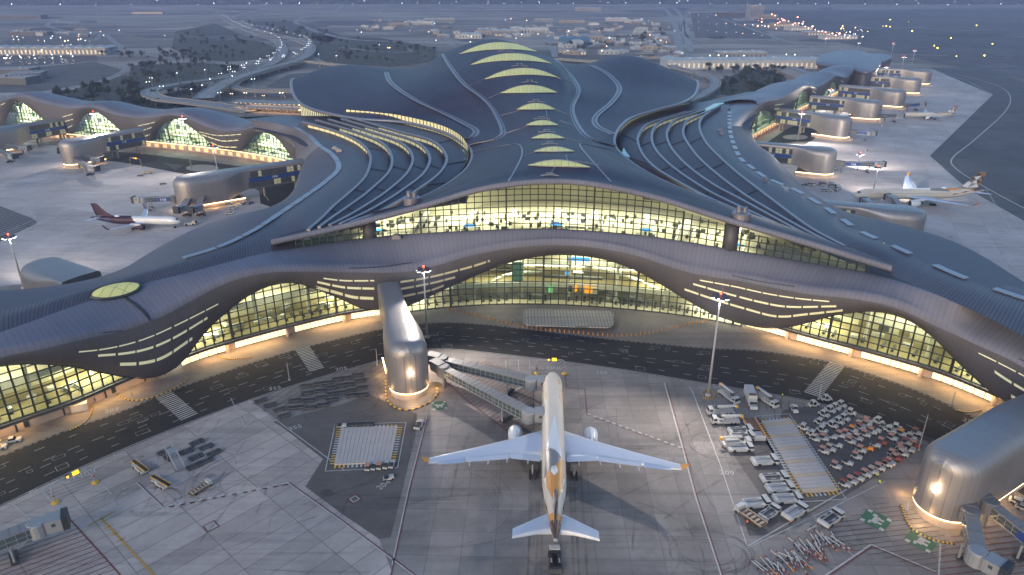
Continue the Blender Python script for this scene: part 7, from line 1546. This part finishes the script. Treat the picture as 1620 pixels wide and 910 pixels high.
# people
def person(lab, x, y, top, face=0.0, stride=.25):
    V = [(0, 0, .95), (0, 0, 1.2), (0, 0, 1.42), (0, .01, 1.55), (0, .02, 1.68), (.11, 0, .9), (.12, stride*.5, .5), (.12, stride*.6, .08), (-.11, 0, .9), (-.12, -stride*.4, .5), (-.12, -stride*.9, .1), (.2, 0, 1.4), (.27, -.05, 1.14), (.27, .08, .92), (-.2, 0, 1.4), (-.27, .05, 1.14), (-.27, .15, .92), (.12, stride*.6+.14, .05), (-.12, -stride*.9+.14, .05)]
    E = [(0, 1), (1, 2), (2, 3), (3, 4), (0, 5), (5, 6), (6, 7), (0, 8), (8, 9), (9, 10), (2, 11), (11, 12), (12, 13), (2, 14), (14, 15), (15, 16), (7, 17), (10, 18)]
    RD = [.15, .14, .15, .06, .12, .10, .07, .05, .10, .07, .05, .07, .05, .035, .07, .05, .035, .04, .04]
    me = bpy.data.meshes.new('person'); me.from_pydata(V, E, []); o = bpy.data.objects.new('person', me); C.objects.link(o); md = o.modifiers.new('s', 'SKIN'); sv = me.skin_vertices[0].data
    for i, r_ in enumerate(RD): sv[i].radius = (r_, r_)
    sv[0].use_root = True
    ss_ = o.modifiers.new('d', 'SUBSURF'); ss_.levels = 1; bpy.context.view_layer.update(); me2 = bpy.data.meshes.new_from_object(o.evaluated_get(bpy.context.evaluated_depsgraph_get())); o.modifiers.clear(); o.data = me2
    me2.materials.clear()
    for k in (top, 'cloth_dark', 'skin'): me2.materials.append(M[k])
    for p_ in me2.polygons: z = p_.center.z; p_.material_index = 2 if z > 1.5 else (1 if z < .93 else 0); p_.use_smooth = True
    o.location = P(x, y)+Vector((0, 0, .1)); o.rotation_euler = (0, 0, face); tag(o, lab, 'person', 'ground staff on the apron'); return o
person('worker in a lime vest walking left of the cab tractors', 1237, 630, 'cloth_lime', 1.8); person('worker in a lime vest at the end of the front tractor row', 1388, 757, 'cloth_lime', .5); person('second worker in a lime vest just below the first by the front tractor row', 1390, 768, 'cloth_lime', -.5); person('worker in an orange vest by the flatbed truck', 1181, 832, 'cloth_orange', 0); person('worker in an orange vest by the lowest grey tug', 1249, 832, 'cloth_orange', 1); person('person in white walking beside the bollards in front of the central arch', 811, 511, 'veh_white', 1.5); person('person in dark clothes on the pavement by the kiosk', 151, 637, 'cloth_dark', .5); person('person in dark clothes on the lit pavement under the skirt', 262, 596, 'cloth_orange', .5)
# ================================================================== the country behind: buildings, trees, lamps, traffic
plain('shed_white', (.46, .46, .46), .6, 0, .15, .05); plain('shed_grey', (.26, .26, .27), .6, 0, .15, .05); plain('shed_tan', (.34, .28, .22), .7, 0, .15, .05); plain('shed_blue', (.05, .16, .30), .6, 0, .15, .05); plain('shed_dark', (.10, .10, .11), .6, 0, .15, .05)
plain('bark', (.08, .06, .045), .9); plain('leaf', (.045, .065, .035), .9, 0, .5, .8); plain('leaf_dark', (.028, .04, .028), .9, 0, .5, .8); plain('leaf_dry', (.10, .095, .05), .9, 0, .5, .8)
emis('street_light', (.86, .96, 1), 7); emis('warm_light', (1, .62, .32), 5); emis('green_light', (.75, 1, .80), 4); emis('pink_light', (1, .36, .22), 5); emis('yellow_light', (1, .70, .08), 9); emis('window_far', (1, .80, .55), .09)
r = random.Random(21)
def shed(x, y, w_, d_, h, mat, rot, lab, cat='warehouse', roof='gable', lit=0, group='sheds in the works area beyond the hall'):
    o = empty('warehouse', P(x, y), rot, lab, cat, group); m = MB(); hx(m, -w_/2, w_/2, -d_/2, d_/2, 0, h); m.build('wall', M[mat], o); m = MB()
    if roof == 'gable':
        n_ = max(1, int(w_/18))
        for i in range(n_):
            a, b = -w_/2+w_*i/n_, -w_/2+w_*(i+1)/n_; c = (a+b)/2
            m.quad([(a, -d_/2-.5, h), (c, -d_/2-.5, h+2.2), (c, d_/2+.5, h+2.2), (a, d_/2+.5, h)]); m.quad([(c, -d_/2-.5, h+2.2), (b, -d_/2-.5, h), (b, d_/2+.5, h), (c, d_/2+.5, h+2.2)]); m.quad([(a, -d_/2, h), (b, -d_/2, h), (c, -d_/2, h+2.2)])
    else:
        hx(m, -w_/2-.4, w_/2+.4, -d_/2-.4, d_/2+.4, h, h+.8)
        for i in range(max(1, int(w_/14))): m.box((r.uniform(-w_*.4, w_*.4), r.uniform(-d_*.3, d_*.3), h+1.6), (r.uniform(2, 5), r.uniform(2, 4), 1.8))
    m.build('roof', M[{'shed_white': 'shed_white', 'shed_grey': 'shed_white', 'shed_tan': 'shed_grey', 'shed_blue': 'shed_blue', 'shed_dark': 'shed_grey'}[mat]], o)
    m = MB()
    for i in range(max(2, int(w_/7))): xx = -w_/2+w_*(i+.5)/max(2, int(w_/7)); m.box((xx, -d_/2-.05, h*.45), (2.6, .1, h*.5))
    m.build('door', M['window_far' if lit else 'shed_dark'], o); return o
col = ['shed_white', 'shed_grey', 'shed_tan', 'shed_white', 'shed_dark']; cn = {'shed_white': 'white', 'shed_grey': 'grey', 'shed_tan': 'tan', 'shed_blue': 'blue', 'shed_dark': 'dark'}
spots = [(665, 39, 90, 45, 9, 'shed_white'), (695, 36, 95, 30, 12, 'shed_grey'), (632, 40, 60, 25, 7, 'shed_tan'), (745, 60, 50, 60, 9, 'shed_white'), (768, 54, 45, 60, 9, 'shed_tan'), (800, 55, 70, 55, 11, 'shed_grey'), (842, 53, 75, 45, 13, 'shed_white'), (908, 66, 62, 34, 8, 'shed_blue'), (937, 63, 50, 55, 9, 'shed_tan'), (930, 18, 110, 40, 14, 'shed_grey'), (975, 33, 70, 30, 9, 'shed_white'), (905, 36, 80, 26, 7, 'shed_tan'), (860, 34, 60, 26, 7, 'shed_grey'), (1000, 36, 50, 30, 8, 'shed_white')]
for i, (x, y, w_, d_, h, c) in enumerate(spots): shed(x, y, w_, d_, h, c, r.uniform(-.15, .15), '%s, %s from the left among the named large halls' % ({'shed_blue': 'large blue roofed warehouse'}.get(c, 'large %s warehouse' % cn[c]), nth(i)) if 0 else '%s large warehouse beyond the hall roof, %s in size order of its row' % (cn[c], nth(i)))
i = 0
for x0, x1, y0, y1, n_ in ((880, 1050, 36, 88, 70), (690, 870, 42, 60, 26), (1000, 1060, 30, 80, 18), (560, 700, 34, 50, 10), (1000, 1080, 84, 96, 8), (20, 140, 46, 60, 8)):
    for k, x in enumerate(sorted(r.uniform(x0, x1) for _ in range(n_))):
        y = r.uniform(y0, y1); c = r.choice(col); shed(x, y, r.uniform(10, 32), r.uniform(8, 20), r.uniform(3, 7), c, r.choice((-.1, .1, .3, 1.5)), 'small %s shed in the %s yard, %s from its left' % (cn[c], {880: 'crowded central', 690: 'left central', 1000: 'roadside right' if y0 < 50 else 'hall-side right', 560: 'open left', 20: 'far left'}[x0], nth(k)), 'shed', r.choice(('gable', 'flat')), r.random() < .12, 'small sheds in the yards'); i += 1
for i, (x, y, w_, d_, h, c) in enumerate([(1193, 30, 50, 30, 42, 'shed_grey'), (1160, 27, 120, 40, 16, 'shed_dark'), (1212, 30, 60, 40, 14, 'shed_tan'), (1240, 42, 70, 40, 9, 'shed_tan'), (1262, 48, 60, 36, 8, 'shed_white'), (1290, 56, 60, 30, 8, 'shed_grey'), (1325, 62, 80, 26, 7, 'shed_white')]):
    shed(x, y, w_, d_, h, c, .2, ['tall grey block at the head of the lit cargo apron', 'long dark hangar left of the tall block', 'tan shed right of the tall block', 'tan shed in the pink lit cargo yard', 'white shed in the pink lit cargo yard', 'grey shed at the end of the pink lights', 'long white shed with many lights by the taxiway'][i], 'building', 'flat', i > 2, 'cargo buildings on the right')
shed(1182, 107, 250, 46, 12, 'shed_white', .03, 'long low white building with lit bays beyond the right lobe of the hall', 'building', 'flat', 1, 'large buildings near the roads'); shed(1170, 92, 80, 30, 10, 'shed_grey', .03, 'grey hall behind the long low white building', 'building', 'flat', 0, 'large buildings near the roads')
o = shed(60, 86, 260, 40, 12, 'shed_grey', 0, 'older terminal with a wavy grey roof at the far left', 'building', 'gable', 1, 'large buildings near the roads'); shed(50, 56, 90, 25, 8, 'shed_dark', 0, 'dark open shed behind the old terminal car park', 'building', 'flat', 0, 'large buildings near the roads'); shed(10, 30, 260, 40, 12, 'shed_dark', 0, 'dark long hall at the far upper left edge', 'building', 'flat', 0, 'large buildings near the roads'); shed(235, 22, 120, 20, 7, 'shed_tan', 0, 'long tan hall by the upper left road', 'building', 'flat', 1, 'large buildings near the roads')
for i, (x, y, w_, rot) in enumerate([(20, 118, 60, .1), (44, 125, 40, .3), (10, 132, 70, 0)]): shed(x, y, w_, 30, 8, 'shed_dark', rot, ['dark flat hall left below the old terminal', 'dark tilted hall below the old terminal', 'dark hall nearest the rear pier at the left edge'][i], 'building', 'flat', 0, 'large buildings near the roads')
# drop-off canopy behind the hall
for i, (x0, y0, x1, y1, hh, lab) in enumerate([(372, 160, 478, 164, 15, 'long lit canopy over the drop-off road left of the hall'), (390, 168, 478, 172, 13, 'lower lit canopy in front of the drop-off road')]):
    a, b = P(x0, y0, hh), P(x1, y1, hh); m = MB(); m.bar(a, b, 14, .7); o = m.build('canopy', M['bridge_roof']); m = MB()
    for k in range(14): p_ = a.lerp(b, (k+.5)/14); m.bar(p_+Vector((0, -5, -.6)), p_+Vector((4, -5, -.6)), 1.2, .2)
    m.build('ceiling_light', M['warm_light'], o); m = MB()
    for k in range(9): p_ = a.lerp(b, (k+.5)/9); m.tube([Vector((p_.x, p_.y, 9)), p_], .5, 6)
    m.build('column', M['kerb'], o); tag(o, lab, 'canopy')
# trees
def tree_proto(name, seed, h, rad, n_, mat, tall=1.0):
    q = random.Random(seed); t = P_(name); m = MB(); top = Vector((q.uniform(-.3, .3), q.uniform(-.3, .3), h*.75)); m.tube([(0, 0, 0), top*.5, top], [.28, .2, .06], 6)
    for i in range(5): a = q.uniform(0, 6.28); s = top*q.uniform(.45, .8); m.tube([s, s+Vector((math.cos(a)*rad*.6, math.sin(a)*rad*.6, h*.15))], [.1, .03], 5)
    m.build('trunk', M['bark'], t); m = MB(); cl = [Vector((q.gauss(0, rad*.42), q.gauss(0, rad*.42), h*.68+q.gauss(0, h*.13*tall))) for _ in range(9)]
    for i in range(n_):
        c = q.choice(cl)+Vector((q.gauss(0, rad*.22), q.gauss(0, rad*.22), q.gauss(0, h*.07*tall))); s = q.uniform(.35, .8); u = Vector((q.uniform(-1, 1), q.uniform(-1, 1), q.uniform(-1, 1))).normalized(); v = u.cross(Vector((q.uniform(-1, 1), q.uniform(-1, 1), q.uniform(-1, 1)))).normalized(); m.quad([c-u*s, c+v*s, c+u*s, c-v*s])
    m.build('crown', M[mat], t); return t
TP = [tree_proto('round_tree', 1, 8, 3.6, 240, 'leaf'), tree_proto('dark_tree', 2, 9.5, 3.8, 260, 'leaf_dark'), tree_proto('dry_tree', 3, 6, 3.0, 160, 'leaf_dry')]
def palm():
    t = P_('palm_tree'); m = MB(); m.tube([(0, 0, 0), (.2, 0, 6), (.1, 0, 10)], [.3, .22, .2], 6); m.build('trunk', M['bark'], t); m = MB()
    for i in range(14):
        a = i*2*PI/14; d = Vector((math.cos(a), math.sin(a), 0)); s = Vector((-d.y, d.x, 0)); z = .8 if i % 2 else 0; p = [Vector((.1, 0, 10))+d*k*1.1+Vector((0, 0, z+.9*k-.42*k*k)) for k in range(4)]
        for k in range(3): w0, w1 = (.15, .6, .5, .05)[k], (.15, .6, .5, .05)[k+1]; m.quad([p[k]-s*w0, p[k]+s*w0, p[k+1]+s*w1, p[k+1]-s*w1])
    m.build('crown', M['leaf_dark'], t); return t
PM = palm(); kn = {'round_tree': 'rounded green tree', 'dark_tree': 'dark bushy tree', 'dry_tree': 'small dry tree', 'palm_tree': 'tall palm tree'}
def grove(poly, n_, where, protos, sc0=.8, sc1=1.4):
    xs = [p[0] for p in poly]; ys = [p[1] for p in poly]; k = 0; tries = 0
    while k < n_ and tries < n_*30:
        tries += 1; x, y = r.uniform(min(xs), max(xs)), r.uniform(min(ys), max(ys)); ins = False
        for (x1, y1), (x2, y2) in zip(poly, poly[1:]+poly[:1]):
            if (y1 > y) != (y2 > y) and x < (x2-x1)*(y-y1)/(y2-y1)+x1: ins = not ins
        if not ins: continue
        pr = r.choice(protos); put(pr, x, y, r.uniform(0, 6), '%s, %s in the %s' % (kn[pr.name.split('.')[0]], nth(k), where), 'tree', 'trees in the landscaped beds', z=0, scale=r.uniform(sc0, sc1)); k += 1
grove([(70, 155), (200, 125), (232, 152), (290, 163), (345, 173), (330, 184), (230, 176), (140, 166)], 60, 'planting behind the rear left pier', TP)
grove([(210, 104), (300, 99), (372, 103), (380, 112), (330, 124), (250, 134), (225, 150), (200, 130)], 46, 'bed inside the left road bend', TP); grove([(150, 85), (320, 84), (360, 100), (280, 104), (200, 100)], 44, 'tree line by the upper left road', TP[:2]+[PM]); grove([(278, 52), (400, 62), (436, 78), (360, 96), (290, 80)], 36, 'bed beside the highway curve', TP, .8, 1.3)
grove([(492, 58), (600, 62), (690, 78), (690, 96), (620, 104), (520, 98)], 50, 'bed left of the hall crest', TP, .7, 1.2); grove([(385, 36), (470, 35), (535, 56), (500, 60), (440, 56)], 24, 'far bed below the upper road', TP[:2]); grove([(1140, 126), (1200, 106), (1242, 124), (1232, 140), (1185, 154), (1142, 148)], 46, 'bed between the right ramp and the pier', TP); grove([(1110, 104), (1250, 112), (1250, 118), (1110, 116)], 16, 'row before the long low building', TP[:2]); grove([(880, 70), (1050, 50), (1050, 80), (900, 88)], 16, 'works area yards', TP[:2], .9, 1.4); grove([(255, 150), (330, 134), (322, 150), (300, 158)], 10, 'bed under the viaduct', TP)
# low scrub as ground cover
def scrub(name, polys, n_, s0, s1, mat):
    m = MB()
    for poly in polys:
        xs = [p[0] for p in poly]; ys = [p[1] for p in poly]
        for _ in range(n_):
            x, y = r.uniform(min(xs), max(xs)), r.uniform(min(ys), max(ys)); ins = False
            for (x1, y1), (x2, y2) in zip(poly, poly[1:]+poly[:1]):
                if (y1 > y) != (y2 > y) and x < (x2-x1)*(y-y1)/(y2-y1)+x1: ins = not ins
            if not ins: continue
            c = P(x, y); s = r.uniform(s0, s1); h = s*r.uniform(.5, 1.0); n2 = 5; b = [c+Vector((math.cos(k*1.257+x)*s*r.uniform(.7, 1.2), math.sin(k*1.257+x)*s*r.uniform(.7, 1.2), 0)) for k in range(n2)]; t = c+Vector((r.uniform(-.3, .3)*s, 0, h))
            for k in range(n2): m.quad([b[k], b[(k+1) % n2], t])
    o = m.build(name, M[mat]); tag(o, kind='stuff'); return o
scrub('shrubs', [[(70, 155), (200, 118), (232, 150), (290, 163), (345, 172), (330, 182), (230, 176), (140, 166)], [(210, 104), (300, 99), (372, 103), (380, 112), (330, 124), (250, 134), (200, 130)], [(277, 50), (340, 37), (400, 62), (438, 76), (430, 93), (360, 98), (300, 92)], [(492, 56), (600, 60), (690, 76), (690, 98), (620, 106), (520, 100)], [(1140, 126), (1200, 104), (1245, 124), (1235, 142), (1185, 156), (1140, 150)]], 520, .8, 2.2, 'leaf')
scrub('woodland', [[(-300, 2.5), (1900, 1.5), (1900, 8), (1000, 6.5), (500, 7), (-300, 10)]], 6000, 14, 42, 'leaf_dark')
# lamps
def lamp_proto(name, h, mat, size, double=True):
    m = MB(); m.tube([(0, 0, 0), (0, 0, h)], [.22, .12], 6)
    if double: m.bar((-1.6, 0, h), (1.6, 0, h), .15)
    o = m.build(name, M['light_grey']); o.location = NOWHERE; m = MB()
    for x in ((-1.6, 1.6) if double else (0,)): m.lathe([(size*.3, h-size*.5), (size*.55, h-.1), (size*.3, h+size*.3)], (x, 0, 0), 8)
    m.build('lamp_head', M[mat], o); return o
SL = lamp_proto('street_lamp', 12, 'street_light', .42); WLp = lamp_proto('road_lamp', 11, 'warm_light', .9); FL_ = lamp_proto('perimeter_lamp', 16, 'street_light', 2.3, False); PK = lamp_proto('apron_lamp', 16, 'pink_light', 3.4, False); GR = lamp_proto('bay_lamp', 10, 'green_light', 1.3, False); YL = lamp_proto('airfield_light', 1.5, 'yellow_light', 2.0, False); ST_ = lamp_proto('yard_lamp', 12, 'street_light', 1.0, False)
YW = lamp_proto('amber_lamp', 12, 'warm_light', 1.6, False)
def lamps(pr, pts, where, group): 
    for i, (x, y) in enumerate(pts): put(pr if pr not in (ST_, FL_) or r.random() < .7 else YW, x, y, r.uniform(-.3, .3), '%s, %s %s' % (pr.name.replace('_', ' ').split('.')[0], nth(i), where), 'lamp', group, z=0, scale=r.uniform(.45, 1.1))
def along(q, step):
    out = []; run = step*.5
    for a, b in zip(q, q[1:]):
        run += (b-a).length
        if run > step: run = 0; out.append(a)
    return out
for j, q in enumerate(HW):
    for i, p_ in enumerate(along(q, 42)): put(SL, 0, 0, r.uniform(0, 3), 'double headed street lamp, %s along the %s highway deck' % (nth(i), ('outer', 'inner', 'looping')[j]), 'lamp', 'street lamps on the highway', z=.3, world=p_)
lamps(FL_, [(x+r.uniform(-4, 4), 13.0-(.005*x if x < 800 else 4+ (x-800)*-.003)) for x in range(-10, 1640, 27)], 'from the left on the far perimeter road', 'perimeter lamps on the skyline')
lamps(FL_, [(r.uniform(0, 1620), r.uniform(2.5, 7)) for _ in range(80)], 'scattered among the far woods', 'far town lights')
lamps(PK, [(1204+i*5.3, 26+i*1.75+r.uniform(-.8, .8)) for i in range(24)]+[(r.uniform(1195, 1270), r.uniform(34, 52)) for _ in range(16)], 'along the cargo apron', 'pink lamps of the cargo apron')
lamps(ST_, [(1322+r.uniform(0, 46), 52+r.uniform(0, 16)) for _ in range(22)], 'at the white cargo sheds', 'lamps at the white cargo sheds'); lamps(GR, [(1122+i*13.4, 99-i*.2) for i in range(12)], 'in front of the long low building', 'bay lamps of the long low building')
lamps(YL, [(1333, 42), (1373, 50), (1443, 50), (1545, 41), (1504, 61), (1478, 73), (1483, 77), (1570, 70), (1513, 90), (1557, 89), (1397, 42), (1402, 42), (1408, 43), (1437, 35), (1408, 32)], 'on the dark airfield', 'airfield lights')
lamps(ST_, [(1092+i % 9*14+r.uniform(-2, 2), 27+(i//9)*12+(i % 9)*1.2) for i in range(27)], 'in the striped car park', 'lamps of the far car park')
lamps(ST_, [(r.uniform(0, 150), r.uniform(60, 78)) for _ in range(22)]+[(r.uniform(0, 130), r.uniform(88, 106)) for _ in range(22)], 'around the old terminal', 'lamps of the old terminal'); lamps(ST_, [(r.uniform(550, 1080), r.uniform(30, 92)) for _ in range(60)], 'in the works area', 'yard lamps of the works area'); lamps(ST_, [(84, 36), (92, 38), (110, 42), (145, 60), (160, 56), (190, 55), (166, 66), (262, 63), (310, 36), (220, 18), (342, 26), (370, 22), (395, 17), (420, 12), (445, 8), (560, 20), (600, 24), (640, 25)], 'along the upper left roads', 'lamps of the upper left roads')
lamps(WLp, [(215+i*12, 268+i*.5) for i in range(0)]+[(368, 160), (390, 160), (418, 161), (447, 163)], 'on the drop-off road', 'lamps of the drop-off road')
# traffic
for j, q in enumerate(HW):
    for i, p_ in enumerate(along(q, 26)):
        if r.random() < .5:
            k = min(range(len(q)), key=lambda t: (q[t]-p_).length); d = q[min(k+1, len(q)-1)]-q[k]; s = Vector((d.y, -d.x, 0)).normalized()*r.choice((-5, -1.5, 2, 5.5)) if d.length > 0 else Vector()
            put(cw if r.random() < .7 else cg_, 0, 0, math.atan2(d.y, d.x), '%s car, %s on the %s highway deck' % ('light' if 1 else '', nth(i), ('outer', 'inner', 'looping')[j]), 'car', 'cars on the highway', z=.2, world=p_+s)
for k in range(40): put(cw if k % 3 else cg_, r.uniform(0, 125), r.uniform(90, 103), r.choice((0, 1.57)), 'parked car, %s in the old terminal forecourt' % nth(k), 'car', 'cars at the old terminal', scale=1.1)
# gate roadway slabs and the train ramp by the right bed
for i, (pts, mt) in enumerate([([(1220, 106), (1236, 103), (1286, 122), (1270, 128)], 'shed_tan'), ([(1238, 103), (1250, 101), (1292, 118), (1287, 121)], 'shed_grey'), ([(1262, 108), (1268, 108), (1296, 88), (1290, 87)], 'shed_dark')]): o = solid('ramp_roof', [(x, y) for x, y in pts], 0, 4, mt); tag(o, ['brown ribbed ramp roof beside the right bed', 'grey ribbed ramp roof beside the right bed', 'dark walkway leading to the rounded head building'][i], 'ramp roof')
solid('car_deck', [(455, 118), (520, 112), (560, 120), (470, 140), (420, 138)], 0, .3, 'asphalt_patch')['kind'] = 'structure'
# ================================================================== haze
m, nt, p = newmat('haze'); nt.nodes.remove(p); vol = N(nt, 'ShaderNodeVolumePrincipled'); vol.inputs['Color'].default_value = (.52, .57, .90, 1); vol.inputs['Density'].default_value = 0.00017; vol.inputs['Anisotropy'].default_value = .2
nt.links.new(vol.outputs[0], nt.nodes['Material Output'].inputs['Volume'])
hz = MB(); hx(hz, -15000, 15000, -700, 27000, -1.2, 125); hz.v = [tuple(v) for v in hz.v]; o = hz.build('haze', M['haze']); tag(o, kind='stuff')

# prototypes nothing used
for o in list(sc.objects):
    if o.parent is None and o.location.z < -400:
        for ch in list(o.children_recursive): bpy.data.objects.remove(ch)
        bpy.data.objects.remove(o)
